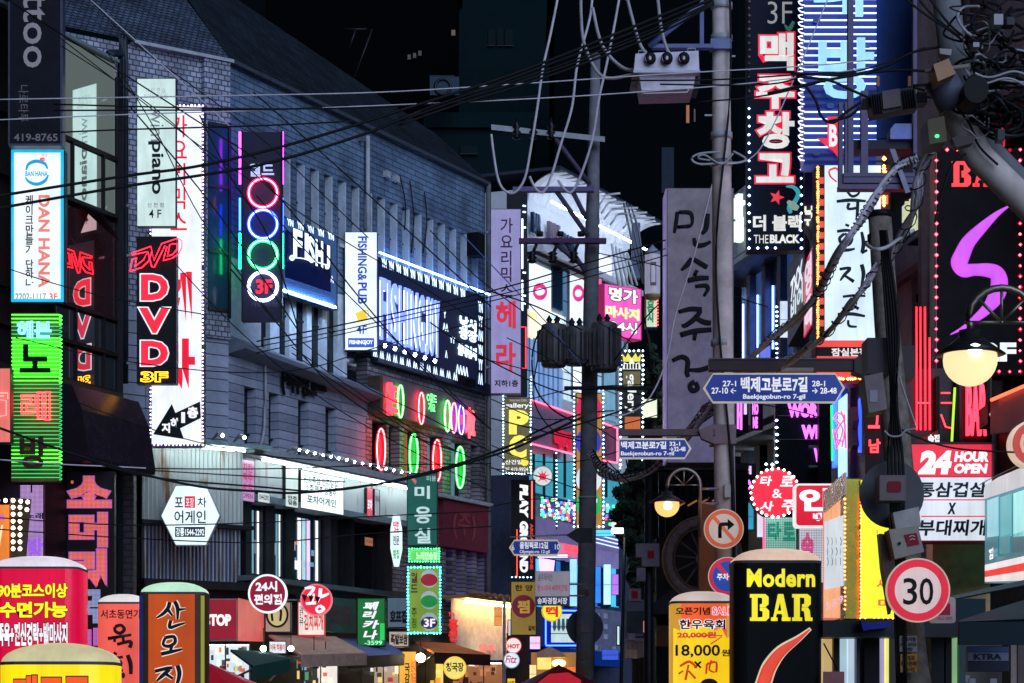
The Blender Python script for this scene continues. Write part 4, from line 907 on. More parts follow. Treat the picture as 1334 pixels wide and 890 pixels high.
for i, (x, y, Y, r, col, lab) in enumerate(((409, 858, 43.5, .10, (255, 225, 180), 'globe lamp glowing under the brown awning, left one'), (424, 862, 44, .07, (255, 215, 160), 'smaller globe lamp right of the bright one under the brown awning'), (548, 857, 47, .09, (255, 230, 180), 'globe lamp under the orange awning'), (379, 845, 42, .05, (235, 245, 255), 'small white bulb under the brown awning end'), (343, 845, 41, .05, (235, 245, 255), 'small white bulb over the green awning'))):
    o = thing('globe_lamp', lab, 'lamp', pt(x, y, Y))
    p = pt(x, y, Y); b = MB(); b.lathe(0, [(r*math.sin(t*math.pi/8)+.001, -r*math.cos(t*math.pi/8)) for t in range(9)], p, NE(*col, 14), 16); b.build('globe', o)
    b = MB(); b.sweep([p+Vector((0, 0, r)), p+Vector((0, 0, r+.3))], .008, K['cable'], 5); b.build('cord', o)
roundsign('soup_sign', 'round yellow soup restaurant sign below the orange awning', 46, 592.5, 870, 15, EM(235, 215, 110, .95), EM(240, 190, 60, 1), [('청국장', 581, 863, 604, 875, PT(80, 50, 20), dict(w=.03, c=.02))])
s = signbox('price_sign', 'small pale blue price sign hanging at the brown awning corner', F(42.2), 350, 835, 373, 852, EM(210, 220, 225, .9), th=.03)
LT(s, F(42.2), [('어묵 떡볶이', 352, 839, 371, 848, EM(200, 80, 60, .7), dict(w=.03, c=.02))])
# ---------------------------------------------------------------- air signs at street level
def airsign(name, label, Y, x0, x1, yt, yc, body, cap, side=None, items=None, rnd=.32, dep=.8, extra=None):
    fr = F(Y); o = thing(name, label, 'air sign', fr.p((x0+x1)/2, HOR, 0)-Vector((0, 0, 1.6)))
    k = Y/FPX; W = (x1-x0)*k; xc = ((x0+x1)/2-CX)*k; zc = 1.6+(HOR-yc)*k; zt = 1.6+(HOR-yt)*k; D = W*dep; r = W*rnd*.45
    sec = []
    for (sx, sy, a0) in ((1, 1, 0), (-1, 1, 90), (-1, -1, 180), (1, -1, 270)):
        for j in range(5):
            t = R(a0+j*22.5); sec.append((sx*(W/2-r)+r*math.cos(t), sy*(D/2-r)+r*math.sin(t)))
    n = len(sec)
    def rings(L_):
        V = [Vector((xc+x*s_, Y+D/2+y*s_, z)) for s_, z in L_ for x, y in sec]
        Fc = [(i*n+j, i*n+(j+1) % n, (i+1)*n+(j+1) % n, (i+1)*n+j) for i in range(len(L_)-1) for j in range(n)]
        return V, Fc
    b = MB(); V, Fc = rings([(1, .25), (1, zc)])
    fl = [f for f in Fc]
    front = [f for f in fl if abs(V[f[0]].y-Y) < .004 and abs(V[f[1]].y-Y) < .004]
    b.add(V, [f for f in fl if f not in front], side or body, True); b.add(V, front, body)
    b.build('body', o)
    h = zt-zc; b = MB()
    V, Fc = rings([(math.cos(t*math.pi/2/7)*.985+.005, zc+.003+h*math.sin(t*math.pi/2/7)) for t in range(8)])
    b.add(V, Fc+[tuple(range(7*n, 8*n))], cap, True); b.build('cap', o)
    b = MB(); V, Fc = rings([(.8, .0), (.98, .03), (.98, .25)]); b.add(V, Fc, K['black']); b.build('base', o)
    b = MB(); V, Fc = rings([(1.006, zc-.012), (1.006, zc+.006)]); b.add(V, Fc, PT(90, 80, 80)); b.build('seam', o)
    if items: LT(o, fr, items)
    if extra: extra(fr, o)
    return o
YL = EM(250, 235, 30, .95)
airsign('air_sign', 'magenta air sign with white dome and yellow massage lettering', 19, -14, 101, 722, 739, EM(225, 5, 65, .72), EM(225, 215, 225, .8), None,
  [('90분코스이상', -3, 760, 88, 779, YL, dict(w=.04, c=.005, ol=.075, olm=BK)), ('수면가능', -1, 784, 88, 805, YL, dict(w=.045, c=.005, ol=.075, olm=BK)), ('족욕+전신경락+발마사지', -3, 811, 88, 842, EM(240, 235, 240, 1), dict(w=.04, c=.005, ol=.08, olm=BK))])
airsign('air_sign', 'yellow air sign with cream dome at the bottom left corner', 13.5, -8, 145, 836, 863, EM(250, 225, 20, .85), EM(225, 215, 165, .6), None,
  [('대구족', 18, 880, 117, 930, EM(235, 90, 30, .9), dict(w=.05, c=.005, ol=.08, olm=BK))], rnd=.6)
def rb(fr, o):
    part(fr, o, 'calligraphy', lambda b: b.strokes(Z([[(600, 598, 8), (630, 590, 7), (648, 612, 8), (626, 632, 8), (600, 620, 7), (600, 598, 8)], [(562, 660, 8), (684, 640, 6)], [(600, 655, 7), (596, 678, 6)], [(640, 650, 7), (644, 678, 6)], [(610, 690, 7), (680, 675, 8), (676, 708, 9)],
      [(592, 735, 8), (610, 742, 5)], [(562, 770, 8), (640, 755, 6)], [(600, 780, 8), (628, 782, 8), (622, 806, 8), (590, 806, 7), (600, 780, 7)], [(605, 812, 7), (600, 828, 6)], [(570, 835, 7), (640, 826, 6)], [(665, 745, 9), (680, 790, 10), (682, 845, 8)]], 0, 667), PT(50, 25, 28), .012, flat=.15, k=1.15))
airsign('air_sign', 'salmon air sign with white dome and dark brushed Hangul, partly hidden', 22, 126, 189, 773, 785, EM(240, 95, 80, .75), EM(225, 220, 220, .75), None, [('서초동면가', 131, 794, 184, 806, PT(70, 20, 20), dict(w=.02, c=.005)), ('ㆍ', 158, 876, 163, 884, PT(60, 30, 30), dict(c=.005, w=.05))], extra=rb)
def sj(fr, o):
    S = Z([[(884, 470, 9), (876, 500, 9), (850, 530, 8), (815, 552, 4)], [(868, 500, 8), (898, 540, 5)], [(910, 466, 9), (925, 500, 9), (925, 560, 5)], [(925, 510, 7), (968, 505, 4)], [(890, 565, 8), (884, 602, 8), (925, 590, 7), (965, 578, 4)],
      [(862, 655, 8), (905, 650, 8), (912, 680, 8), (880, 700, 8), (850, 690, 7), (862, 655, 7)], [(895, 700, 8), (886, 730, 6)], [(840, 740, 9), (895, 728, 8), (950, 715, 5)],
      [(808, 830, 8), (870, 815, 8), (898, 812, 7)], [(885, 820, 8), (850, 850, 9), (818, 880, 5)], [(865, 845, 7), (900, 868, 6)], [(925, 800, 10), (935, 840, 10), (925, 890, 8), (905, 930, 5)]], 0, 667)
    part(fr, o, 'calligraphy_outline', lambda b: b.strokes(S, EM(235, 220, 210, .9), .006, flat=.08, k=1.75))
    part(fr, o, 'calligraphy', lambda b: b.strokes(S, PT(18, 30, 30), .024, flat=.1, k=1.15))
    part(fr, o, 'side_strip', lambda b: (b.box(181.3, 776, 186.5, 1000, -.12, -.013, PT(25, 60, 130))))
    part(fr, o, 'side_strip', lambda b: (b.box(261.5, 776, 265.6, 1000, -.12, -.013, EM(170, 170, 60, .5))))
airsign('air_sign', 'orange air sign with pale green dome and outlined brush calligraphy', 18, 181, 266, 757, 772, EM(205, 80, 15, .62), EM(175, 215, 185, .95), PT(90, 60, 40), None, extra=sj)
# red umbrella / car roof by the orange sign
b = MB(); 
o = thing('market_umbrella', 'red market umbrella top beside the orange air sign', 'umbrella', pt(290, 1000, 24))
c0 = pt(268, 862, 24); A = []
for i in range(12):
    t = 2*math.pi*i/12; A.append(c0+Vector((math.cos(t)*.62, math.sin(t)*.62, -.26)))
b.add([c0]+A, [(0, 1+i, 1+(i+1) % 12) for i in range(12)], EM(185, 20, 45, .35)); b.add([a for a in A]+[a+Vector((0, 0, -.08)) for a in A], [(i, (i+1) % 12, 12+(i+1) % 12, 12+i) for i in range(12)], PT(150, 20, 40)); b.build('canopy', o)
b = MB(); b.sweep([c0, c0+Vector((0, 0, -2.3))], .02, K['lgrey'], 6); b.build('pole', o)
# ================================================================ far middle: dark towers behind
def tower(label, x0, x1, y0, Y, dep, m, wins=(), wm=None):
    fr = F(Y); o = thing('tower_block', label, 'building', fr.p((x0+x1)/2, HOR, 0)-Vector((0, 0, 1.6)))
    a0, z1 = fr.ab(x0, y0); a1, _ = fr.ab(x1, y0)
    part(fr, o, 'wall', lambda b: b.bx(a0, 0, a1, z1, -dep, 0, m))
    part(fr, o, 'parapet', lambda b: b.bx(a0-.2, z1, a1+.2, z1+.5, -dep, .2, m))
    for w_ in wins:
        part(fr, o, 'window', lambda b: b.box(*w_[:4], .01, .06, w_[4]))
        part(fr, o, 'window_frame', lambda b: b.box(w_[0]-.8, w_[3], w_[2]+.8, w_[3]+.8, .01, .15, K['dark']))
    return o
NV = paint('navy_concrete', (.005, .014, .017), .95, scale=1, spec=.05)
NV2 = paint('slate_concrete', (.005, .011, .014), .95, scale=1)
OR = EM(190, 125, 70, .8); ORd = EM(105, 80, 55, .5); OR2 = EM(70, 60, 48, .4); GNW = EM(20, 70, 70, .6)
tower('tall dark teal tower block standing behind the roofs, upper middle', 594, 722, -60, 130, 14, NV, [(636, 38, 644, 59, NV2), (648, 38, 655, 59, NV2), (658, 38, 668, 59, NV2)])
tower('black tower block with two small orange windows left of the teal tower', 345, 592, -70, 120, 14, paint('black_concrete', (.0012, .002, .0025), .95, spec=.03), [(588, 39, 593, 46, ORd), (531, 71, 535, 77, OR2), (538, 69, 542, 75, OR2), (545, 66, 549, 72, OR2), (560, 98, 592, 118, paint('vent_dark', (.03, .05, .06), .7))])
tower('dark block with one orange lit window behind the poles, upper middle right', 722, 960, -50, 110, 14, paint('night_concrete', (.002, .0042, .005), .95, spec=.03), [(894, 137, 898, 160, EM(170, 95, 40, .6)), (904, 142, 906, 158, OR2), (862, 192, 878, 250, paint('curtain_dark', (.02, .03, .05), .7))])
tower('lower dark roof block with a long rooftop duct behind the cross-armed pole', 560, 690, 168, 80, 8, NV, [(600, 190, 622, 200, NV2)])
o = thing('rooftop_frame', 'slanted metal frame on the dark tower roof at upper left of the middle', 'frame', pt(460, 100, 100))
for A, B_ in (((448, 38), (478, 38)), ((485, 38), (461, 102)), ((463, 40), (455, 62))):
    b = MB(); b.sweep([pt(*A, 100), pt(*B_, 100)], .04, K['dark'], 6); b.build('bar', o)
b = MB(F(78)); b.box(560, 100, 598, 124, -.8, 0, PT(40, 62, 74)); b.ring(577, 113, 10, 10, .05, K['dark'], .02); b.build('outdoor_unit', label='air conditioner unit with round fan on the roof edge', cat='air conditioner')
# ================================================================ white arched building
WF = Fr(686, 66, 818, 72.8)
wb = thing('white_building', 'bright white building with an arched canopy eave in the far middle', 'building', WF.w(3, 0, -1))
WW = paint('white_render', (.72, .74, .78), .6, var=.1)
wL = WF.ab(818, 300)[0]
def wa(px): return WF.ab(px, 300)[0]
def wz(px, py): return WF.ab(px, py)[1]
ze = wz(690, 262); zbm = wz(690, 620)
part(WF, wb, 'wall', lambda b: b.bx(0, zbm, wL, ze+.3, -4, 0, WW))
part(WF, wb, 'roof', lambda b: b.bx(-.1, ze+.72, wL+.2, ze+.8, -3, 1.05, PT(60, 66, 80)))
def ribs(b):
    na_, nt_ = 19*8, 8; V = []
    for i in range(na_+1):
        a = wL*i/na_; k = .10*abs(math.sin(i*math.pi/8))
        for t in range(nt_+1):
            th = t*math.pi/2/nt_; V.append(WF.w(a, ze+.02+(.66+k)*math.sin(th), .05+(1.0+0*k)*(1-math.cos(th))-k*.5*math.cos(th)))
    b.add(V, [(i*(nt_+1)+t, (i+1)*(nt_+1)+t, (i+1)*(nt_+1)+t+1, i*(nt_+1)+t+1) for i in range(na_) for t in range(nt_)], WW, True)
part(WF, wb, 'arched_canopy', ribs)
part(WF, wb, 'strip_lamp', lambda b: b.sweep([WF.w(.1, ze-.1, .7), WF.w(wL-.1, ze-.1, .7)], .03, NE(215, 230, 255, 14), 6))
part(WF, wb, 'ledge', lambda b: (b.bx(0, wz(690, 330), wL, wz(690, 322), 0, .5, WW), b.bx(0, wz(690, 335), wL, wz(690, 330.5), 0, .3, K['dark'])))
DL = PT(30, 60, 95)
part(WF, wb, 'lettering', lambda b: b.text('BAR', 691, 276, 701, 302, DL, w=.05, c=.1, ext=.05))
part(WF, wb, 'lettering', lambda b: b.text('CAFE', 728, 302, 748, 324, DL, w=.05, c=.1, ext=.05))
part(WF, wb, 'lettering', lambda b: b.text('WINE', 712, 288, 726, 312, PT(110, 95, 110), w=.03, c=.1, ext=.05))
LW = EM(215, 230, 250, 1.2); LWw = EM(240, 230, 205, 1.1)
for x0, x1, y0, y1, m_, t_ in ((689, 718, 340, 402, LW, 'O'), (742, 765, 342, 440, LW, 'O'), (786-8, 797, 330, 372, LW, None)):
    part(WF, wb, 'window', lambda b: b.box(x0, y0, x1, y1, .01, .05, m_))
    part(WF, wb, 'window_frame', lambda b: b.box(x0-.7, y0, x0+.3, y1, .01, .12, K['grey']))
    if t_: part(WF, wb, 'ring_print', lambda b: b.ring((x0+x1)/2, y0+40, (x1-x0)*.27, 8, .07, EM(225, 60, 130, .9), .08, flat=.4))
part(WF, wb, 'blue_glass', lambda b: b.box(720, 344, 733, 400, .01, .06, glass('blue_window_glass')))
part(WF, wb, 'shutter', lambda b: corrug(b, WF, wa(688), wa(735), wz(700, 470), wz(700, 400), LWw, .12, .03, .05), kind='stuff')
part(WF, wb, 'panel', lambda b: b.box(688, 440, 732, 535, .02, .09, EM(120, 160, 210, .8)))
for i in range(7): part(WF, wb, 'panel_rib', lambda b: b.box(690+i*6.2, 440, 690.8+i*6.2, 530, .09, .13, PT(150, 175, 215)))
part(WF, wb, 'lettering', lambda b: b.text('ㅠ', 690, 405, 700, 440, EM(245, 225, 170, 1.1), w=.02, c=.12))
part(WF, wb, 'neon_curls', lambda b: b.strokes([[(716, 430), (717, 414), (722, 412), (724, 430)], [(727, 430), (728, 416), (732, 416), (733, 430)]], NE(60, 170, 255, 2), .15, k=.8, flat=1))
for i, (x0, x1, y0, y1, m_) in enumerate(((736, 746, 448, 520, EM(190, 215, 240, 1.0)), (748, 760, 455, 508, EM(225, 235, 250, 1.3)), (762, 786, 460, 505, EM(150, 190, 225, .8)), (788, 804, 470, 545, EM(120, 170, 200, .7)), (770, 790, 380, 440, EM(200, 215, 235, .9)), (735, 741, 346, 436, EM(90, 130, 170, .6)), (799, 815, 380, 455, EM(110, 150, 180, .6)))):
    part(WF, wb, 'window', lambda b: b.box(x0, y0, x1, y1, .02, .06, m_))
    part(WF, wb, 'window_frame', lambda b: b.box(x0, (y0+y1)/2, x1, (y0+y1)/2+.8, .06, .1, K['grey']))
    part(WF, wb, 'window_frame', lambda b: b.box(x1, y0, x1+.8, y1, .02, .12, K['grey']))
# fascia with pink led lines
s = thing('pink_edged_fascia', 'grey fascia outlined in pink-red neon with red characters in the far middle', 'sign', WF.w(3, 4, .6))
part(WF, s, 'panel', lambda b: b.add([WF.p(692, 522, .5), WF.p(748, 540, .5), WF.p(748, 592, .5), WF.p(692, 577, .5)], [(0, 1, 2, 3)], PT(130, 125, 145)))
PK = NE(255, 70, 100, 2.6)
part(WF, s, 'neon_line', lambda b: b.strokes([[(692, 521), (748, 540)]], PK, .55, k=1, flat=1))
part(WF, s, 'neon_line', lambda b: b.strokes([[(692, 578), (748, 592)]], PK, .55, k=1, flat=1))
part(WF, s, 'neon_line', lambda b: b.strokes([[(788, 552), (804, 558), (804, 603), (786, 600)]], PK, .55, k=1, flat=1, cr=1))
part(WF, s, 'panel', lambda b: b.add([WF.p(786, 552, .45), WF.p(804, 558, .45), WF.p(804, 603, .45), WF.p(786, 600, .45)], [(0, 1, 2, 3)], PT(90, 95, 115)))
part(WF, s, 'lettering', lambda b: b.text('낙지', 722, 558, 741, 583, EM(200, 30, 60, .9), w=.06, c=.6, ext=.04))
# lower floors
lowb = thing('lilac_fascia_building', 'lower storeys with blue glass and lilac lit fascias behind the middle pole', 'building', WF.w(3, 0, .2))
part(WF, lowb, 'wall', lambda b: b.bx(-.3, 0, wL+.2, wz(690, 620), -4, .3, PT(70, 75, 95)))
part(WF, lowb, 'glass_band', lambda b: b.box(692, 590, 806, 640, .3, .36, EM(60, 150, 170, .9)))
for i in range(8): part(WF, lowb, 'mullion', lambda b: b.box(696+i*13.5, 591, 697+i*13.5, 648, .36, .42, K['dark']))
CLS = [NE(60, 230, 120, 1.6), NE(240, 60, 90, 1.6), NE(170, 190, 255, 1.6), NE(60, 90, 240, 1.6)]
rnd = random.Random(5)
for ci, m_ in enumerate(CLS):
    def fn(b):
        for k in range(46):
            x = 706+rnd.random()*96; y0_ = 646+(x-706)*.12; y = y0_+rnd.random()*26
            b.box(x, y, x+1.2, y+3.4, .4, .45, m_)
    part(WF, lowb, 'led_string', fn, kind='stuff')
part(WF, lowb, 'fascia', lambda b: b.box(694, 672, 806, 700, .3, .7, EM(120, 112, 165, .5)))
part(WF, lowb, 'fascia', lambda b: b.box(694, 700, 806, 722, .3, .55, EM(125, 120, 180, .6)))
for k in range(4): part(WF, lowb, 'neon_line', lambda b: b.strokes([[(770, 690+k*5), (806, 699+k*5)]], NE(150, 170, 255, 2), .72, k=.6, flat=1))
part(WF, lowb, 'pink_panel', lambda b: b.box(706, 702, 752, 719, .56, .62, EM(235, 110, 150, .8)))
part(WF, lowb, 'pink_panel', lambda b: b.box(736, 707, 754, 718, .63, .66, EM(245, 90, 110, 1)))
for i in range(9):
    m_ = (EM(70, 170, 220, 1.2), EM(30, 80, 140, .9), EM(40, 110, 180, .9), glass('blue_window_glass'))[i % 4]
    part(WF, lowb, 'window', lambda b: b.box(700+i*12, 728+i*1.5, 710+i*12, 790, .31, .36, m_))
    part(WF, lowb, 'window_frame', lambda b: b.box(710+i*12, 727+i*1.5, 712+i*12, 790, .31, .45, PT(20, 40, 70)))
part(WF, lowb, 'neon_lettering', lambda b: b.text('WOW', 702, 727, 720, 748, NE(205, 130, 255, 2.2), w=.05, c=.5, ext=.03))
part(WF, lowb, 'notice_wall', lambda b: b.box(764, 791, 812, 858, .3, .8, PT(130, 130, 155, .6)))
for (x, y) in ((777, 799), (787, 799), (787, 813), (787, 826), (774, 840), (798, 842), (777, 813)): part(WF, lowb, 'pasted_notice', lambda b: b.box(x, y, x+4.5, y+6.5, .8, .81, PT(190, 190, 210)))
part(WF, lowb, 'blue_awning', lambda b: b.box(706, 842, 812, 862, .3, 1.2, PT(20, 70, 160)))
s = thing('blue_lit_window_box', 'bright white window display framed in blue neon behind the middle pole', 'shop window', pt(732, 845, 63))
fr = F(63)
part(fr, s, 'case', lambda b: b.box(708, 793, 764, 843, -.5, 0, PT(10, 40, 150)))
part(fr, s, 'face', lambda b: b.box(718, 800, 762, 837, .001, .02, EM(190, 215, 215, .85)))
part(fr, s, 'neon_frame', lambda b: b.strokes([[(711, 795), (763, 796)], [(711, 841), (763, 841)], [(711, 796), (711, 840)]], NE(50, 90, 255, 3), .04, k=1, flat=1))
for i in range(7): part(fr, s, 'display_item', lambda b: b.poly([(721+i*5.6, 806), (724+i*5.6, 806), (725+i*5.6, 818), (722.5+i*5.6, 823), (720+i*5.6, 818)], .021, .03, PT(110, 140, 150)))
part(fr, s, 'shelf', lambda b: (b.box(718, 825, 762, 826, .021, .05, PT(90, 110, 120)), b.box(718, 816, 762, 816.6, .021, .05, PT(90, 110, 120))))
s = thing('warm_stall', 'warm lit food stall with cream canopy at the bottom of the street', 'stall', pt(715, 960, 60))
fr = F(60)
part(fr, s, 'counter', lambda b: b.box(692, 850, 755, 960, -.6, 0, EM(200, 140, 70, .4)))
part(fr, s, 'canopy', lambda b: b.poly([(700, 850), (716, 842), (732, 850), (738, 856), (700, 856)], .0, .6, PT(200, 150, 120)))
part(fr, s, 'lit_board', lambda b: b.box(700, 857, 718, 872, .01, .1, EM(245, 200, 110, 1.2)))
part(fr, s, 'lamp', lambda b: b.disc(728, 864, 9, 5, .01, .1, NE(255, 205, 120, 3)))
# leaf disc, orange circle column
o, fr = roundsign('leaf_disc_sign', 'round white sign with a red maple leaf in the far middle', 62, 707, 620, 13.5, EM(215, 225, 225, .8), K['lgrey'], None)
part(fr, o, 'emblem', lambda b: [b.strokes([[(707+4*math.cos(t), 621+4*math.sin(t), .9), (707+9*math.cos(t), 621+9*math.sin(t), .3)]], EM(220, 50, 70, .9), .02, flat=.3) for t in (-.3, -1.0, -1.7, -2.4, -3.1, .9, 2.3)] and None)
part(fr, o, 'emblem', lambda b: b.disc(707, 621, 4.5, 4.5, .012, .02, EM(220, 50, 70, .9)))
s = signbox('circle_column_sign', 'tall orange sign with red, blue, white and green discs behind the middle pole', F(60), 750, 512, 785, 690, EM(210, 140, 60, .5), th=.3)
fr = F(60)
for cy_, col in ((532, (215, 20, 70)), (576, (60, 50, 170)), (624, (220, 225, 230)), (657, (40, 180, 80))):
    part(fr, s, 'disc', lambda b: b.disc(767, cy_, 16.5, 19, .013, .05, EM(*col, .8)))
LT(s, fr, [('노\n래\n방', 762, 560, 778, 680, EM(240, 235, 240, 1), dict(w=.03, c=.06))])
part(fr, s, 'bulbs', lambda b: b.bulbs(border(fr, 748, 508, 786, 686, 5.4, .08), .026, NE(190, 225, 255, 5)), kind='stuff')
for lab, x, y0_, y1_ in (('vertical string of blue-white LED dots left of the orange column', 725, 590, 690), ('vertical LED dot string right of the orange column', 808, 555, 615)):
    b = MB(F(61)); b.bulbs([pt(x, y, 61) for y in range(y0_, y1_, 5)], .024, NE(170, 220, 255, 5)); b.sweep([pt(x, y0_, 61), pt(x, y1_, 61)], .01, K['dark'], 4); b.build('led_string', label=lab, cat='light string')
for i, (x0, y0, x1, y1, Y_, col, st, lab, tx) in enumerate(((742, 728, 752, 790, 61, (150, 205, 235), 1.1, 'tall cyan-white filler light strip left of the middle pole', '노래'),
    (786, 735, 796, 788, 58, (170, 220, 245), 1.3, 'bright white-blue vertical filler sign right of the middle pole', '월\n드'), (774, 738, 783, 786, 59, (40, 120, 230), 1.2, 'royal blue vertical filler sign just right of the middle pole', '대\n게'),
    (797, 748, 806, 775, 57, (190, 120, 240), .9, 'small lilac filler sign beside the dark tree', '주\n점'), (784, 846, 806, 860, 50, (60, 90, 210), .9, 'low blue filler sign right of the middle pole', '안주 일품'),
    (690, 829, 704, 846, 55, (225, 190, 235), 1.0, 'pink-white filler box below the mustard sign', '미용'), (687, 866, 699, 890, 50, (245, 215, 150), 1.1, 'warm cream filler box at the bottom by the script disc', '국\n수'),
    (738, 868, 752, 890, 52, (240, 120, 60), .9, 'orange filler sign under the blue window box', '찜'), (644, 790, 654, 815, 51, (235, 150, 80), .8, 'amber filler strip on the edge of the cream restaurant wall', '만\n두'),
    (774, 690, 800, 699, 60, (90, 200, 240), 1.1, 'cyan filler sign on the lilac fascia', '호프 비어'), (700, 722, 740, 727, 62, (240, 240, 255), 1.1, 'thin white filler light board above the purple neon', '노래'), (815, 846, 830, 858, 33, (220, 200, 170), .4, 'small cream filler board under the bamboo blind rail', '대구'))):
    s = signbox('filler_street_sign', lab, F(Y_), x0, y0, x1, y1, EM(*col, st), th=.12, ins=.4)  # plain filler boxes added to brighten the dark middle distance
    part(F(Y_), s, 'divider', lambda b: b.box(x0+.6, (y0+y1)/2, x1-.6, (y0+y1)/2+.6, .013, .02, K['grey']))
# ---- signs of the middle
fr = F(52.5)
s = signbox('lilac_vertical_sign', 'lilac-white vertical karaoke sign with red Hangul hanging in the middle left', fr, 639, 272, 679, 513, EM(150, 145, 195, .62), case=PT(70, 65, 95), th=.3, ins=.8, brk=632)
PR = PT(80, 20, 60); RDs = EM(205, 25, 60, .75)
LT(s, fr, [('가\n요\n리\n믹\n스', 652, 284, 668, 386, PR, dict(w=.01, c=.02)), ('헤', 646, 392, 672, 428, RDs, dict(w=.03, c=.02)), ('라', 646, 446, 672, 484, RDs, dict(w=.03, c=.02)), ('지하1층', 644, 495, 675, 504, BK, dict(w=.03, c=.02))])
s = signbox('dark_vertical_sign', 'narrow black sign with white neon bars half hidden by the lilac sign', F(54.2), 660, 250, 687, 515, None, case=PT(16, 18, 26), th=.3)
fr = F(54.2)
part(fr, s, 'neon_strokes', lambda b: b.strokes([[(681, y), (685, y+.5)] for y in (268, 276, 296, 355, 385, 395)]+[[(680.5, 285), (680.5, 350)], [(680.5, 365), (680.5, 405)]], NE(220, 240, 255, 2), .03, k=1, flat=1))
part(fr, s, 'red_edge', lambda b: b.strokes([[(679, 426), (685, 426), (685, 480), (679, 480)]], NE(255, 50, 60, 1.6), .03, k=.7, flat=1, cr=1))
fr = F(53)
s = signbox('gallery_sign', 'vertical sign with yellow letters and white LED border under the lilac sign', fr, 655, 518, 692, 618, EM(105, 100, 60, .5), th=.25, ins=1)
LY = EM(240, 225, 90, 1.0)
LT(s, fr, [('gallery', 658, 525, 689, 533, EM(235, 235, 240, 1), dict(w=.02, c=.02)), ('P', 663, 534, 689, 566, LY, dict(w=.06, c=.02)), ('C', 663, 567, 686, 597, LY, dict(w=.06, c=.02)), ('산건빌', 658, 599, 680, 605, EM(230, 230, 230, 1), dict(w=.02, c=.02)), ('2F 419-9924', 658, 609, 688, 614, EM(220, 220, 230, .9), dict(w=.02, c=.02)), ('Internet Cafe', 664, 519.5, 686, 523, EM(190, 190, 200, .8), dict(c=.02))])
part(fr, s, 'dot', lambda b: b.disc(683.5, 602, 5, 5, .013, .03, EM(240, 215, 60, 1)))
part(fr, s, 'bulbs', lambda b: b.bulbs(border(fr, 655.5, 487, 691.5, 617, 4.2, .03, 'lrb'), .021, NE(180, 225, 255, 6)), kind='stuff')
fr = F(54)
s = signbox('playground_sign', 'black vertical sign with white slanted letters read downwards and a red line', fr, 666, 625, 697.5, 755, None, case=PT(14, 14, 18), th=.25)
LT(s, fr, [('PLAY', 677, 631, 688, 675, WO, dict(rot=90, w=.07, c=.02, shear=.1)), ('GROUND', 677, 679, 688, 746, WO, dict(rot=90, w=.07, c=.02, shear=.1)), ('ARCADE ZONE', 690.5, 682, 694.5, 742, EM(215, 50, 60, .9), dict(rot=90, w=.05, c=.02))])
part(fr, s, 'red_edge', lambda b: (b.strokes([[(693, 627), (693, 676)]], NE(255, 70, 60, 2.2), .03, k=.8, flat=1), b.strokes([[(673.5, 690), (673.5, 752)]], NE(240, 60, 50, 1.4), .03, k=.6, flat=1)))
part(fr, s, 'bulbs', lambda b: b.bulbs(border(fr, 667, 624, 697, 752, 5, .02, 'b'), .02, NE(170, 225, 255, 4)), kind='stuff')
def roadsign(name, label, fr, x0, x1, y0, y1, tip, items, both=True, bl_=EM(15, 50, 150, .45)):
    o = thing(name, label, 'street sign', fr.p((x0+x1)/2, y1, 0)); ym = (y0+y1)/2
    def hx(e):
        L_ = [(x0+tip+(0 if True else 0), y1-e), (x0+e*1.4, ym), (x0+tip, y0+e)] if both else [(x0+e, y1-e), (x0+e, y0+e)]
        return L_+[(x1-tip, y0+e), (x1-e*1.4, ym), (x1-tip, y1-e)]
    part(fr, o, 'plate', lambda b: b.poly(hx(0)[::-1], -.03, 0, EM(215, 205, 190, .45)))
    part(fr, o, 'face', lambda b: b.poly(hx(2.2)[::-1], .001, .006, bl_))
    LT(o, fr, [tuple(t[:-1])+({**t[-1], 'c': .012},) for t in items]); return o
TW = EM(225, 225, 235, .8)
fr = F(31)
s = roadsign('street_name_sign', 'small blue street name sign with pointed ends, lower middle', fr, 663, 733, 703, 724, 7, [('올림픽로12길', 677, 706, 714, 715, TW, dict(w=.03, c=.014)), ('Olympic-ro 12-gil', 677, 716.5, 716, 722, TW, dict(w=.01, c=.01)), ('6', 667, 710, 670, 717, TW, dict(c=.01)), ('10', 723, 709, 729, 716, TW, dict(c=.01))])
part(fr, s, 'arm', lambda b: b.strokes([[(664, 700, 1), (745, 696.5, 1.2), (768, 696, 1.4)]], K['lgrey'], -.02, flat=1))
part(fr, s, 'clamp', lambda b: b.poly([(738, 697), (752, 688), (772, 688), (772, 706), (752, 706)], -.1, .02, K['dark']))
fr = F(33)
s = signbox('yellow_food_sign', 'mustard vertical sign with a maroon disc beside the police notice', fr, 665, 757, 699, 828, EM(165, 135, 55, .5), th=.15)
part(fr, s, 'emblem', lambda b: (b.disc(682, 790, 15, 15, .013, .02, EM(110, 25, 45, .6))))
LT(s, fr, [('한 양', 671, 762, 694, 770, PT(60, 45, 20), dict(w=.03, c=.02)), ('찜', 674, 782, 690, 799, EM(190, 150, 60, .7), dict(w=.04, c=.024)), ('갈비', 688, 815, 697, 822, BK, dict(w=.04, c=.02))])
fr = F(32.5)
s = signbox('police_notice_sign', 'grey-white police notice board with blue strip fixed to the middle pole', fr, 697, 744, 742, 789, EM(160, 155, 175, .5), th=.04, case=PT(150, 150, 160), ins=.4)
part(fr, s, 'blue_strip', lambda b: b.box(697.4, 777, 741.6, 788.6, .013, .018, EM(30, 40, 90, .5)))
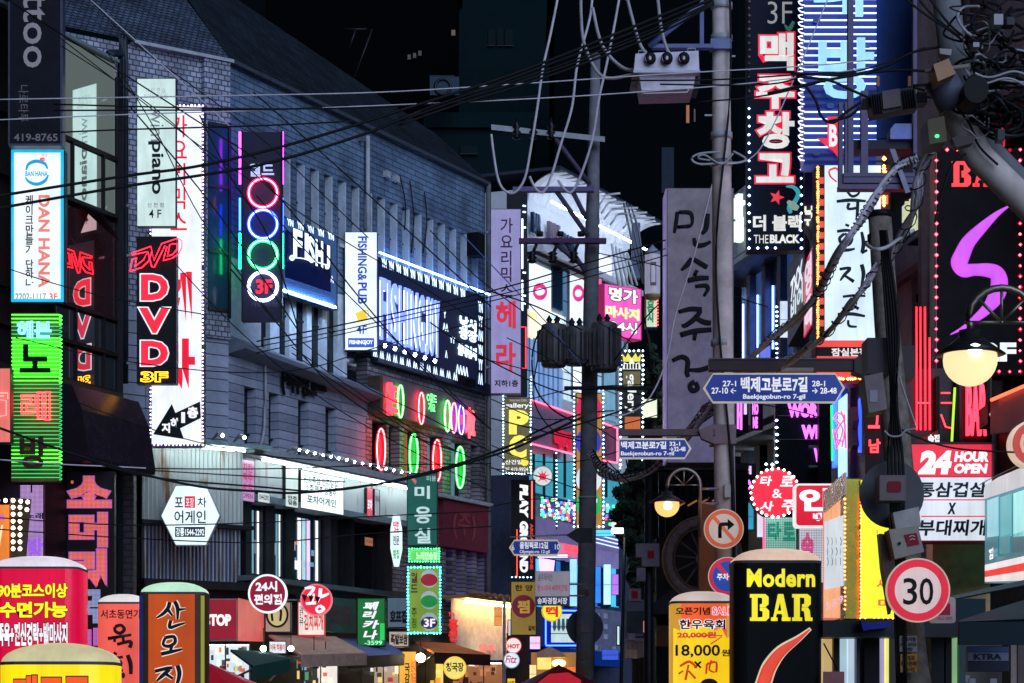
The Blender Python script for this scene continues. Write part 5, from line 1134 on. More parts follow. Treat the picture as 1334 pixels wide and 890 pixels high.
LT(s, fr, [('음주폭력은', 701, 748, 720, 757, PT(60, 60, 80), dict(w=.0, c=.02)), ('평소대비 4대악근절', 700, 762, 739, 770, EM(170, 60, 70, .6), dict(w=.02, c=.02)), ('송파경찰서장', 700, 778.5, 739, 787, TW, dict(w=.02, c=.022))])
part(fr, s, 'bracket', lambda b: (b.box(742, 760, 762, 762, -.1, -.05, K['grey']), b.box(742, 775, 762, 777, -.1, -.05, K['grey'])))
roundsign('rice_cake_sign', 'round yellow sign with a red Hangul syllable under the police notice', 50, 719, 796, 13.5, EM(245, 225, 50, .95), EM(220, 190, 40, .8), [('떡', 711, 790, 727, 804, EM(215, 40, 40, .9), dict(w=.04, c=.02))])
for a in (('small_board_sign', 'blank white square sign board right of the cream restaurant wall', 48, 661, 807, 684, 829, EM(215, 205, 220, .8), [('ㆍㆍㆍ', 665, 817, 679, 820, PT(120, 110, 130), dict(c=.02))]),
          ('yellow_card', 'small yellow card sign at the bottom near the motorbike', 47, 660, 883, 672, 900, EM(245, 200, 40, .9), [('안주', 662, 887, 670, 892, PT(120, 50, 20), dict(c=.02, w=.02))]),
          ('yellow_plant_sign', 'small yellow sign with black figures under the mustard sign', 49, 684, 806, 699, 829, EM(225, 205, 60, .8), [('춤', 686, 812, 697, 824, BK, dict(c=.02, w=.05))])):
    s = signbox(a[0], a[1], F(a[2]), *a[3:7], a[7], th=.06); LT(s, F(a[2]), a[8])
roundsign('burger_sign', 'small white oval sign with a red band under the blank white board', 48, 669, 841, 10.5, EM(235, 225, 225, .95), EM(225, 70, 70, .8), [('HOT', 661, 839, 677, 845, EM(225, 50, 50, .9), dict(w=.06, c=.02))])
roundsign('script_disc_sign', 'round white sign with pink script lettering near the bottom middle', 47, 666.5, 860, 10.5, EM(225, 235, 240, .9), EM(150, 180, 210, .7), [('Fitz', 658, 854, 674, 864, EM(200, 60, 120, .8), dict(w=.02, c=.02, shear=.3))])
s = signbox('pink_white_box_sign', 'small white and pink box sign beside the script disc', F(49), 676, 846, 686, 866, EM(240, 190, 200, .8), th=.2)
b = MB(F(48.5)); b.box(655, 780, 659, 1010, -.3, 0, K['lgrey']); b.box(660, 825, 690, 1010, -.5, -.3, PT(75, 55, 50)); b.build('brown_wall_panel', label='brown wall panel and pale post behind the small round signs', cat='wall', kind=None)
# pink massage sign
fr = Fr(785, 59, 837, 59.8)
s = signbox('massage_sign', 'bright pink massage sign with white brushed letters and black shadows', fr, 787, 369, 836, 437, EM(245, 95, 195, .85), th=.4, case=EM(200, 50, 120, .4))
LT(s, fr, [('명가', 793, 373, 831, 391, EM(245, 245, 240, 1), dict(w=.045, c=.02, ol=.09, olm=BK)), ('마사지', 789, 397, 833, 412, EM(250, 240, 190, 1), dict(w=.05, c=.02, ol=.07, olm=EM(240, 200, 60, 1))), ('24시', 795, 416, 830, 430, EM(240, 245, 245, 1), dict(w=.04, c=.02, ol=.085, olm=BK)), ('6F', 822, 430.5, 830, 435.5, EM(240, 210, 235, 1), dict(w=.03, c=.02))])
s = signbox('pink_side_sign', 'pink sign panel seen edge-on left of the massage sign', F(61), 776, 362, 785, 420, EM(240, 100, 170, .8), th=.3)
o = thing('barber_pole', 'frosted white barber pole lantern right of the pink massage sign', 'lantern', pt(850, 386, 58)); p = pt(850, 386, 58)
k = 58/FPX
b = MB(); b.lathe(0, [(9.5*k, 0), (10*k, 6*k), (10*k, 54*k), (9.5*k, 56*k)], p+Vector((0, 0, 0)), EM(160, 160, 185, .6), 16); b.build('tube', o)
b = MB(); b.lathe(0, [(10.6*k, 54*k), (10*k, 58*k), (3*k, 64*k), (1*k, 67*k)], p, PT(150, 150, 165), 16); b.build('top_cap', o)
b = MB(); b.lathe(0, [(4*k, -6*k), (9*k, -4*k), (10.4*k, 0), (10.4*k, 2*k)], p, PT(150, 130, 90), 16); b.build('bottom_cap', o)
b = MB(F(57.6)); b.text('ㅁ', 847, 341, 855, 372, PT(120, 100, 110), w=.0); b.build('print', o)
s = signbox('red_bulb_sign', 'small green-white sign with red bulb edge under the barber pole lantern', F(58), 841, 388, 857, 427, EM(200, 225, 190, .7), th=.3)
LT(s, F(58), [('흥\n신', 843, 391, 852, 424, EM(20, 130, 80, .7), dict(w=.06, c=.02))])
part(F(58), s, 'bulbs', lambda b: b.bulbs(border(F(58), 854, 388, 857, 427, 4, .02, 'lr'), .02, NE(255, 60, 60, 3)), kind='stuff')
o = thing('ladder_rack', 'white metal ladder-like bars and brackets above the pink massage sign', 'metal rack', pt(810, 370, 64))
for i in range(5):
    b = MB(); b.sweep([pt(797+i*5, 318+i*3, 64), pt(806+i*6, 372, 64)], .035, K['white'], 5); b.build('bar', o)
for i, (x0, y0, x1, y1) in enumerate(((790, 254, 808, 252), (793, 264, 815, 264), (797, 272, 831, 271), (805, 279, 843, 277), (822, 284, 853, 284))):
    b = MB(); b.sweep([pt(x0, y0, 64), pt(x1, y1, 64)], .03, K['white'], 5); b.sweep([pt(x0, y0, 64), pt(x0-10, y0+14, 64)], .025, K['white'], 5); b.build('bracket', o)
for i in range(3):
    b = MB(); b.sweep([pt(812+i*5, 262+i*3, 64), pt(820+i*6, 300, 64), pt(838+i*2, 370, 64)], .03, K['grey'], 5); b.build('bar', o)
b = MB(F(65)); b.box(823, 290, 834, 362, -.3, 0, PT(110, 120, 145)); b.build('flue_duct', label='pale vertical duct behind the ladder-like bars', cat='duct')
s = signbox('hidden_pink_sign', 'bright pink sign corner peeking above the white eave behind the pole', F(74), 748, 230, 765, 246, EM(250, 80, 150, 1), th=.3)
s = signbox('hidden_pink_sign', 'smaller pink sign piece below the pink corner behind the pole', F(73.9), 752, 254, 766, 268, EM(250, 70, 140, 1), th=.3)
# crown gallery sign
fr = F(50)
s = signbox('crown_sign', 'dark vertical sign with a yellow crown and white LED border, middle right', fr, 808, 456, 838, 560, None, case=PT(50, 48, 46), th=.3)
part(fr, s, 'crown', lambda b: (b.poly([(811, 461), (815, 466), (818, 460), (823, 467), (828, 460), (831, 466), (835, 461), (834, 471), (812, 471)], .001, .02, EM(220, 210, 80, 1)), b.poly([(811, 481), (813, 472), (819, 474), (823, 466), (827, 474), (833, 472), (835, 481)], .021, .03, EM(235, 240, 230, 1))))
part(fr, s, 'face', lambda b: b.box(812, 484, 834, 505, .001, .01, EM(120, 110, 60, .5)))
LT(s, fr, [('gallery', 814, 487, 829, 538, EM(225, 230, 225, 1), dict(rot=90, w=.02, c=.02)), ('IIIII', 814, 474, 832, 480.5, BK, dict(w=.03, c=.035))])
part(fr, s, 'orange_face', lambda b: b.box(814, 543, 834, 559, .001, .01, EM(215, 110, 50, .6)))
part(fr, s, 'bulbs', lambda b: b.bulbs(border(fr, 808.5, 457, 837.5, 612, 6.2, .03, 'lrt'), .028, NE(200, 235, 255, 5)), kind='stuff')
s = signbox('bright_green_white_sign', 'bright white and green lit picture sign behind the crown sign', F(54), 837, 519, 857, 545, EM(225, 235, 200, 1), th=.2)
# ================================================================ trees
def tree(label, x, y0, y1, rx, Y, n, seed, m):
    rnd = random.Random(seed); o = thing('street_tree', label, 'tree', Vector((pt(x, 0, Y).x, Y, 0))); k = Y/FPX
    c = pt(x, (y0+y1)/2, Y); H = (y1-y0)*k/2; Rr = rx*k; base = Vector((c.x, Y, 0))
    b = MB(); b.sweep(cat([tuple(base), tuple(base+Vector((.05, 0, 1.5))), tuple(c+Vector((0, 0, -H*.4))), tuple(c+Vector((.08, 0, H*.5)))], 3), [.14-.009*i for i in range(10)], PT(50, 42, 36, .9), 8)
    for i in range(9):
        t = rnd.random()*6.28; b.sweep([c+Vector((0, 0, -H*.5+i*H*.12)), c+Vector((math.cos(t)*Rr*.45, math.sin(t)*Rr*.45, -H*.2+i*H*.13)), c+Vector((math.cos(t)*Rr*.8, math.sin(t)*Rr*.8, i*H*.14))], [.05, .03, .012], PT(50, 42, 36, .9), 5)
    b.build('trunk', o)
    clumps = []
    for i in range(34):
        t, u, q = rnd.random()*6.28, rnd.uniform(-1, 1), rnd.random()**.4
        r_ = math.sqrt(max(0, 1-u*u)); clumps.append((c+Vector((math.cos(t)*r_*Rr*q, math.sin(t)*r_*Rr*q, u*H*q)), rnd.uniform(.18, .4)*Rr))
    V = []; Fc = []
    for i in range(n):
        cc, cr = clumps[rnd.randrange(34)]
        d = Vector((rnd.gauss(0, 1), rnd.gauss(0, 1), rnd.gauss(0, .8))); d.normalize(); p = cc+d*cr*rnd.random()**.5
        u = Vector((rnd.gauss(0, 1), rnd.gauss(0, 1), rnd.gauss(0, 1))); u.normalize(); v = u.orthogonal().normalized(); s_ = rnd.uniform(.035, .075)
        j = len(V); V += [p-u*s_, p+v*s_*.45, p+u*s_, p-v*s_*.45]; Fc.append((j, j+1, j+2, j+3))
    b = MB(); b.add(V, Fc, m); b.build('crown', o, kind='stuff')
LF1 = paint('tree_leaves', (.05, .085, .05), .45, var=.5, scale=5, bump=0)
tree('dark leafy street tree behind the blue street signs, middle right', 828, 585, 760, 30, 45, 9000, 1, LF1)
tree('taller dark tree filling the gap between the crown sign and the concrete pole', 852, 430, 640, 20, 57, 6000, 2, LF1)
tree('small leafy tree at the foot of the thin lamp pole', 838, 690, 800, 20, 40, 4000, 3, LF1)
# ================================================================ poles
def pole(name, label, P, r, m, n=16, cat_='pole', ground=True):
    """P: px points (x,y,Y) top to bottom, r list px"""
    W_ = [pt(*p) for p in P]; rr = [a*p[2]/FPX for a, p in zip(r, P)]
    if ground: W_.append(Vector((W_[-1].x, W_[-1].y, 0))); rr.append(rr[-1]*1.03)
    o = thing(name, label, cat_, W_[-1]); b = MB(); b.sweep(W_, rr, m, n); b.build('shaft', o); return o
CON, CON2 = paint('concrete_pole', (.62, .52, .48), .85, var=.3, scale=5, bump=.3), paint('dark_concrete_pole', (.20, .20, .215), .8, var=.35, scale=5, bump=.3)
cp = pole('utility_pole', 'dark concrete utility pole with transformers in the centre of the street', [(776, 70, 34), (771, 330, 34), (768, 500, 34), (762, 890, 34)], [6, 9.5, 10.5, 12.5], CON2)
fr = F(34)
def ppart(root, nm, fn, fr_=None): return part(fr_ or fr, root, nm, fn)
ppart(cp, 'cross_arm', lambda b: b.add([fr.p(*q, c) for c in (.3, .18) for q in ((640, 162), (788, 178), (788, 185), (640, 169))], [(0, 1, 2, 3), (7, 6, 5, 4), (0, 4, 5, 1), (3, 2, 6, 7), (1, 5, 6, 2), (0, 3, 7, 4)], K['lgrey']))
ppart(cp, 'cross_arm', lambda b: b.box(668, 243, 774, 249, .2, .32, PT(110, 100, 150)))
ppart(cp, 'cross_arm', lambda b: b.box(676, 310, 790, 316, .2, .32, PT(90, 55, 100)))
ppart(cp, 'cross_arm', lambda b: b.box(735, 503, 860, 507, .2, .3, PT(30, 30, 34)))
for A, B_ in (((717, 172), (768, 240)), ((724, 248), (766, 308)), ((745, 248), (764, 285)), ((738, 316), (763, 355)), ((722, 316), (763, 350))):
    ppart(cp, 'brace', lambda b: b.sweep([fr.p(*A, .26), fr.p(*B_, .26)], .035, PT(90, 80, 100), 5))
INS = PT(28, 28, 32, .3)
for x in (703, 730, 757):
    def fn(b):
        b.sweep([fr.p(x, 302, .3), fr.p(x, 308, .3)], .05, INS, 8)
        b.sweep([fr.p(x-4, 318, .35), fr.p(x-9, 330, .35)], .025, INS, 6)
        b.lathe(0, [(.02, -.12), (.075, -.1), (.04, -.07), (.075, -.04), (.04, -.01), (.075, .02), (.02, .05)], fr.p(x-10, 332, .38), INS, 10)
    ppart(cp, 'cutout_switch', fn)
for x in (673, 695, 718):
    ppart(cp, 'insulator', lambda b: b.lathe(0, [(.02, -.2), (.06, -.18), (.03, -.14), (.065, -.1), (.03, -.06), (.06, -.02), (.02, .04), (.015, .1)], fr.p(x, 163, .3), INS, 10))
TRm = paint('transformer_steel', (.16, .155, .16), .5, .3, .3)
for i, (x0, x1, y0, y1) in enumerate(((705, 738, 424, 478), (736, 766, 427, 476), (770, 804, 422, 484))):
    tf = ppart(cp, 'transformer_tank', lambda b: b.lathe(0, [(.9*(x1-x0)/2*34/FPX, 0), ((x1-x0)/2*34/FPX, .04), ((x1-x0)/2*34/FPX, (y1-y0)*34/FPX-.06), (.97*(x1-x0)/2*34/FPX, (y1-y0)*34/FPX-.01), (.9*(x1-x0)/2*34/FPX, (y1-y0)*34/FPX)], fr.p((x0+x1)/2, y1, .45), TRm, 18))
    for j in range(9):
        t = math.pi*(1.05+.9*j/8); rr = (x1-x0)/2*34/FPX; c0 = fr.p((x0+x1)/2, y1-6, .45)
        d = Vector((math.cos(t), math.sin(t), 0)); H = (y1-y0-14)*34/FPX; s_ = d.cross(Vector((0, 0, 1)))*.008
        b = MB(); b.hexa([c0+d*rr-s_, c0+d*(rr+.06)-s_, c0+d*(rr+.06)-s_+Vector((0, 0, H)), c0+d*rr-s_+Vector((0, 0, H))], [c0+d*rr+s_, c0+d*(rr+.06)+s_, c0+d*(rr+.06)+s_+Vector((0, 0, H)), c0+d*rr+s_+Vector((0, 0, H))], TRm)
        ob = b.build('cooling_fin', tf)
    for dx in (-6, 4):
        ppart(cp, 'bushing', lambda b: b.lathe(0, [(.04, 0), (.05, .03), (.03, .06), (.05, .09), (.03, .11), (.02, .13), (.01, .15)], fr.p((x0+x1)/2+dx, y0+1, .45), INS, 8))
ppart(cp, 'hanger', lambda b: b.box(705, 440, 804, 446, .1, .2, K['dark']))
ppart(cp, 'mirror_back', lambda b: b.disc(762, 817, 24, 24, -.35, -.3, PT(85, 90, 105)))
for (y, h, m_) in ((768, 8, K['rust']), (816, 8, PT(150, 120, 120)), (650, 3, K['lgrey']), (847, 12, PT(120, 110, 100)), (870, 10, PT(130, 100, 60))):
    ppart(cp, 'band' if h > 5 else 'strap', lambda b: b.box(757, y, 767, y+h, .135, .142, m_) if h > 5 else b.lathe(0, [(.127, 0), (.13, .03)], pt(765.5, y, 34), m_, 14))
k34 = 34/FPX
# concrete pole right of the middle
c2 = pole('utility_pole', 'pale concrete pole carrying the blue street signs, right of the middle', [(939, -60, 24), (940, 200, 24), (942, 480, 24), (945, 700, 24), (947, 890, 24)], [11, 12.5, 13.5, 14, 14.5], CON)
fr = F(24)
for y, m_ in ((50, K['lgrey']), (177, K['lgrey']), (8, K['lgrey']), (213, K['grey']), (447, K['lgrey'])):
    rr = 12.8*24/FPX; ppart(c2, 'band', lambda b: b.lathe(0, [(rr, -.03), (rr+.01, -.03), (rr+.01, .03), (rr, .03)], pt(940, y, 24), m_, 16))
ppart(c2, 'clamp', lambda b: b.box(927, 553, 959, 578, -.15, .125, PT(130, 110, 115)))
ppart(c2, 'cable', lambda b: b.sweep(cat([tuple(fr.p(x, y, .13)) for x, y in ((950, -40), (951, 120), (934, 300), (936, 420), (955, 640), (958, 880))], 5), .012, K['cable'], 5))
ppart(c2, 'cable', lambda b: b.sweep(cat([tuple(fr.p(x, y, .11)) for x, y in ((953, 580), (956, 700), (957, 890))], 5), .02, K['dark'], 5))
ppart(c2, 'meter_box', lambda b: b.box(944, 631, 952, 648, .1, .17, PT(180, 175, 170)))
ppart(c2, 'step_bolt', lambda b: (b.box(918, 149, 930, 151, .0, .02, K['lgrey']), b.box(951, 72, 958, 74, .0, .02, K['lgrey'])))
ppart(c2, 'cable_loop', lambda b: b.sweep(cat([tuple(fr.p(x, y, .16)) for x, y in ((938, 198), (912, 200), (901, 207), (912, 214), (945, 212), (962, 212), (972, 207), (955, 197))], 5), .012, K['lgrey'], 5))
ppart(c2, 'cable_loop', lambda b: b.sweep(cat([tuple(fr.p(x, y, .18)) for x, y in ((925, 209), (909, 206), (918, 202), (940, 214), (955, 200))], 5), .010, K['cableg'], 5))
# switch gear box on its bracket
sg = thing('line_switch', 'white boxy line switch with three black bushings hung from the pale pole', 'switchgear', fr.p(870, 122, .5))
GP = PT(225, 215, 228, .5)
part(fr, sg, 'tank', lambda b: (b.poly([(828, 70), (910, 66), (911, 92), (826, 92)], .1, .7, GP), b.poly([(832, 92), (907, 92), (903, 116), (836, 118)], .15, .65, GP)))
part(fr, sg, 'rim', lambda b: b.box(825, 91, 912, 94.5, .05, .74, PT(200, 200, 215)))
for x in (846, 868, 890):
    part(fr, sg, 'bushing', lambda b: b.ring(x+1, 76, 4, 5, .028, K['black'], .74, n=12))
    part(fr, sg, 'bushing_port', lambda b: b.disc(x, 76, 5.5, 5.5, .68, .76, PT(205, 200, 210), n=14))
part(fr, sg, 'handle', lambda b: b.strokes([[(837, 118), (838, 122), (896, 120), (897, 115)]], K['white'], .66, k=.8, flat=1, cr=1))
part(fr, sg, 'lifting_eye', lambda b: (b.strokes([[(832, 71), (832, 66), (842, 66), (842, 71)]], K['lgrey'], .5, k=.7, flat=1, cr=1), b.strokes([[(896, 69), (896, 63), (906, 63), (906, 69)]], K['lgrey'], .5, k=.7, flat=1, cr=1)))
part(fr, sg, 'side_gear', lambda b: b.box(905, 92, 912, 110, .1, .6, K['dark']))
part(fr, sg, 'bracket', lambda b: (b.box(850, 57, 930, 62, .1, .2, PT(110, 120, 165)), b.box(912, 0, 917, 57, .1, .2, PT(110, 120, 165)), b.sweep([fr.p(846, 60, .22), fr.p(912, 8, .22)], .03, PT(110, 120, 165), 5), b.box(926, 50, 953, 63, .0, .14, PT(120, 130, 170))))
for (P) in ([(757, -20), (757, 20), (762, 60), (785, 100), (825, 97)], [(772, 10), (785, 60), (815, 90), (845, 85), (850, 79)], [(815, -10), (828, 40), (838, 65), (860, 86), (868, 80)], [(857, 0), (862, 40), (872, 70), (888, 82), (893, 76)]):
    b = MB(F(23.5)); b.sweep(cat([tuple(pt(x, y, 23.5)) for x, y in P], 6), .017, K['cableg'], 6); b.build('lead_cable', sg)
# small blue sign + big blue sign
fr = F(23.6)
s = roadsign('street_name_sign', 'smaller blue street name sign pointing right on the pale concrete pole', fr, 805, 901, 571, 598, 9, [('백제고분로7길', 809, 575, 868, 585, TW, dict(w=.03, c=.01)), ('32-1', 872, 575.5, 886, 581, TW, dict(w=.02, c=.01)), ('→32-48', 872, 582, 893, 588, TW, dict(w=.02, c=.01)), ('Baekjegobun-ro 7-gil', 809, 588, 878, 595, TW, dict(w=.02, c=.01))], both=False)
part(fr, s, 'arm', lambda b: b.box(806, 559, 932, 567, -.12, -.03, PT(95, 78, 82)))
part(fr, s, 'arm_clamp', lambda b: b.poly([(910, 560), (928, 553), (930, 578), (914, 571)], -.1, .02, PT(120, 100, 105)))
fr = F(17.2)
s = roadsign('street_name_sign', 'large blue street name sign with arrows at both ends on a brown arm', fr, 916, 1101, 486, 525, 13, [('27-1', 941.5, 496, 959, 503.5, TW, dict(w=.02, c=.014)), ('27-10 ←', 927, 505, 959, 513, TW, dict(w=.02, c=.014)), ('백제고분로7길', 965, 491, 1052, 511, TW, dict(w=.035, c=.014)), ('28-1', 1058, 496, 1075, 503.5, TW, dict(w=.02, c=.014)), ('→ 28-48', 1058, 505, 1090, 513, TW, dict(w=.02, c=.014)), ('Baekjegobun-ro 7-gil', 968, 513.5, 1049, 521.5, TW, dict(w=.025, c=.014))])
part(fr, s, 'arm', lambda b: b.box(924, 468, 1122, 482, -.14, -.04, PT(62, 48, 50)))
part(fr, s, 'arm_edge', lambda b: b.box(924, 466.5, 1122, 468, -.15, -.03, PT(110, 95, 95)))
part(fr, s, 'arm_clamp', lambda b: (b.poly([(1113, 468), (1135, 452), (1135, 492), (1113, 484)], -.2, -.02, PT(62, 50, 52)), b.box(1135, 450, 1192, 492, -.3, -.02, PT(64, 52, 55))))
part(fr, s, 'tube_lamp', lambda b: b.box(1018, 479, 1060, 483, -.1, -.0, PT(150, 130, 130)))
# street lamps with arch
def archlamp(name, label, Y, gx, gy, gr, hat_w, ax, ay, ar, down, m, glow):
    fr = F(Y); o = thing(name, label, 'street lamp', fr.p(gx, gy+gr, 0)); k = Y/FPX; p = pt(gx, gy, Y)
    b = MB(); b.lathe(0, [(gr*k*math.sin(t*math.pi/14)+.001, -gr*k*math.cos(t*math.pi/14)*.98) for t in range(10)], p, glow, 26); b.build('globe', o)
    b = MB(); b.lathe(0, [(gr*k*.98, gr*k*.22), (hat_w*k, gr*k*.2), (hat_w*k*.62, gr*k*.55), (gr*k*.5, gr*k*.8), (gr*k*.42, gr*k*.84), (gr*k*.42, gr*k*1.1), (gr*k*.15, gr*k*1.15)], p, paint('lamp_hat', (.05, .05, .05), .35, .5), 26); b.build('hat', o)
    top = gy-gr*1.1
    P = [(gx, top)]+[(gx, ay+2)]+[(ax-ar*math.cos(t*math.pi/12), ay-ar*math.sin(t*math.pi/12)) for t in range(13)]+[(ax+ar, down)]
    b = MB(); b.sweep([pt(x, y, Y) for x, y in P], gr*k*.11+.004, m, 8); b.build('arch', o)
    for t in (-1, -.5, 0, .5, 1):
        b = MB(); b.sweep([pt(ax, ay, Y), pt(ax+ar*math.sin(t*math.pi/2), ay-ar*math.cos(t*math.pi/2), Y)], gr*k*.05+.002, m, 6); b.build('spoke', o)
    b = MB(); b.lathe(0, [(.001, -gr*k*.1), (gr*k*.1, 0), (.001, gr*k*.1)], pt(ax, ay, Y), m, 8); b.build('hub', o)
    return o
BR = paint('lamp_bracket_metal', (.30, .26, .21), .35, .8, .2)
l1 = archlamp('street_lamp', 'large glowing globe lamp on an arched bracket at the right', 13, 1264, 469, 35, 46, 1305, 420, 45, 700, BR, EM(255, 232, 175, .95, var=.05))
p = pt(1264, 462, 13); b = MB(); b.lathe(0, [(.001, -.045), (.03, -.03), (.04, 0), (.03, .03), (.001, .04)], p+Vector((0, -.13, .0)), NE(255, 248, 225, 3), 14); b.build('bulb_hotspot', l1)
l2 = archlamp('street_lamp', 'smaller glowing globe lamp left of the pale concrete pole', 22, 869, 658, 16, 24, 891, 632, 21, 700, BR, EM(255, 205, 120, 1.0, var=.05))
p = pt(869, 660, 22); b = MB(); b.lathe(0, [(.001, -.04), (.03, -.03), (.04, 0), (.03, .03), (.001, .04)], p+Vector((0, -.1, .0)), NE(255, 240, 200, 3), 14); b.build('bulb_hotspot', l2)
for y in (637, 656): b = MB(); b.sweep([pt(912, y, 22), pt(935, y, 23.7)], .014, BR, 6); b.build('strut', l2)
b = MB(); b.sweep([pt(1350, 700, 13), Vector((pt(1350, 700, 13).x, 13, 0))], .05, BR, 10); b.build('post', l1)
# traffic signs
def tdisc(name, label, Y, cx_, cy_, r, rim, rimw, inner, m_in, draw, back=WHT):
    fr = F(Y); o = thing(name, label, 'traffic sign', fr.p(cx_, cy_+r, 0))
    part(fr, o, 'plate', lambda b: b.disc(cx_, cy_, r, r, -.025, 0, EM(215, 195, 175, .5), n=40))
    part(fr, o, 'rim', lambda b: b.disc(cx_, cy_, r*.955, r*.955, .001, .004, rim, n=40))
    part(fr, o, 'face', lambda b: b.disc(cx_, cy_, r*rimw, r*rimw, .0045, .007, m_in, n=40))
    draw(fr, o); return o
def d1(fr, o):
    part(fr, o, 'slash', lambda b: b.poly([(925, 672), (928.5, 668.5), (961, 706), (957.5, 709.5)], .0072, .0085, EM(205, 95, 60, .6)))
    part(fr, o, 'arrow', lambda b: (b.strokes([[(938, 701, 2.4), (938, 686, 2.4), (941, 683, 2.4), (950, 683, 2.4)]], PT(15, 12, 12), .012, flat=.15, cr=2), b.poly([(948, 676), (957, 683.5), (948, 691)], .0095, .013, PT(15, 12, 12))))
tdisc('no_right_turn_sign', 'round no right turn sign with faded orange rim on the pale pole', 23.4, 943, 689, 26, EM(205, 85, 45, .6), .75, 0, EM(205, 185, 175, .55), d1)
def d2(fr, o):
    part(fr, o, 'slash', lambda b: b.poly([(931, 736), (935, 732), (966, 767), (962, 770)], .0072, .0085, EM(205, 30, 70, .7)))
    LT(o, fr, [('주차금지', 934, 747, 964, 756, TW, dict(w=.03, c=.011))])
tdisc('no_parking_sign', 'round blue no parking sign with red rim partly behind the black air sign', 23.3, 948, 751, 25.5, EM(205, 25, 70, .7), .78, 0, EM(25, 75, 170, .6), d2)
# wagon wheel and brown post
o = thing('wagon_wheel', 'big dark wooden wagon wheel behind the no right turn sign', 'wheel', pt(915, 785, 30)); fr = F(30)
part(fr, o, 'rim', lambda b: b.ring(915, 728, 45, 48, .07, K['wood'], 0, n=36, k=8))
part(fr, o, 'tyre', lambda b: b.ring(915, 728, 52, 55, .012, PT(150, 115, 70, .4), .05, n=36))
part(fr, o, 'inner_hoop', lambda b: b.ring(915, 728, 37, 40, .01, PT(120, 90, 60, .4), .06, n=36))
for i in range(12):
    t = i*math.pi/6+.1; part(fr, o, 'spoke', lambda b: b.strokes([[(915+8*math.cos(t), 728+8*math.sin(t)), (915+42*math.cos(t), 728+45*math.sin(t))]], PT(100, 85, 75, .6), .0, k=1.3, flat=1))
part(fr, o, 'hub', lambda b: b.disc(915, 728, 8, 8, -.05, .1, K['wood']))
b = MB(F(27)); b.box(911, 655, 931, 1000, -.2, 0, PT(150, 85, 40, .7)); b.build('wooden_post', label='orange-brown wooden post left of the concrete pole', cat='post')
o = thing('dark_kiosk', 'dark timber shopfront roof behind the wagon wheel', 'building', pt(890, 1000, 33)); fr = F(33)
part(fr, o, 'wall', lambda b: b.box(855, 700, 975, 1050, -.5, -.2, paint('black_boards', (.02, .018, .018), .7)))
part(fr, o, 'roof', lambda b: b.poly([(845, 790), (880, 765), (960, 760), (960, 800), (850, 800)], -.2, .6, K['dark']))
for i in range(9): part(fr, o, 'rafter', lambda b: b.box(858+i*9, 600, 860+i*9, 700, -.2, -.1, K['black']))
part(fr, o, 'header', lambda b: b.box(850, 603, 975, 612, -.2, .1, K['dark']))
part(fr, o, 'back_panel', lambda b: b.box(850, 612, 975, 702, -.6, -.5, K['black']))
for i in range(4): part(fr, o, 'warm_lamp', lambda b: b.sweep([fr.p(880+i*16, 662-i*3, .1), fr.p(892+i*16, 655-i*3, .1)], .012, EM(190, 120, 60, .5), 5))
# grey calligraphy sign
fr = F(27)
s = signbox('grey_calligraphy_sign', 'tall unlit grey sign with black brushed Hangul behind the pale concrete pole', fr, 869, 245, 956, 603, PT(178, 165, 168, .6), case=PT(110, 100, 110), th=.5, ins=.6)
part(fr, s, 'side', lambda b: b.box(867, 246, 868.9, 600, -.5, -.0, EM(150, 130, 200, .35)))
S = Z([[(862, 215, 9), (856, 270, 10), (846, 325, 7)], [(870, 218, 9), (930, 222, 10), (940, 270, 8), (925, 292, 8)], [(862, 295, 8), (925, 290, 9)], [(1018, 225, 13), (1012, 300, 13), (990, 330, 8)], [(948, 352, 8), (960, 388, 12), (1000, 388, 11), (1036, 370, 7)],
  [(940, 460, 14), (910, 495, 12), (882, 520, 6)], [(940, 458, 10), (975, 480, 12), (1018, 505, 12)], [(965, 520, 9), (950, 550, 10)], [(915, 575, 12), (970, 562, 13), (1026, 560, 10)], [(955, 605, 8), (1010, 600, 11), (1020, 620, 10), (1000, 655, 7)],
  [(868, 738, 9), (930, 722, 12), (990, 725, 12)], [(985, 730, 11), (950, 775, 13), (900, 810, 11), (890, 800, 6)], [(950, 765, 11), (1000, 790, 13), (1038, 795, 12)], [(878, 858, 13), (950, 838, 13), (1040, 830, 12)], [(955, 845, 11), (950, 885, 9)]], 667, 222)
S += [[(876, 470, 2.4), (888, 465, 3), (896, 470, 3), (895, 485, 3), (897, 491, 2.4)], [(898, 482, 2), (912, 482, 3), (925, 478, 3)], [(905, 497, 3), (899, 502, 3), (902, 509, 3.2), (909, 506, 3), (906, 498, 2.5)], [(935, 468, 3), (936, 500, 3)]]
part(fr, s, 'calligraphy', lambda b: b.strokes(S, PT(16, 18, 24, .6), .02, flat=.1, k=1.05))
part(fr, s, 'seal', lambda b: b.disc(919, 533, 6.5, 6.5, .013, .02, PT(110, 30, 55)))
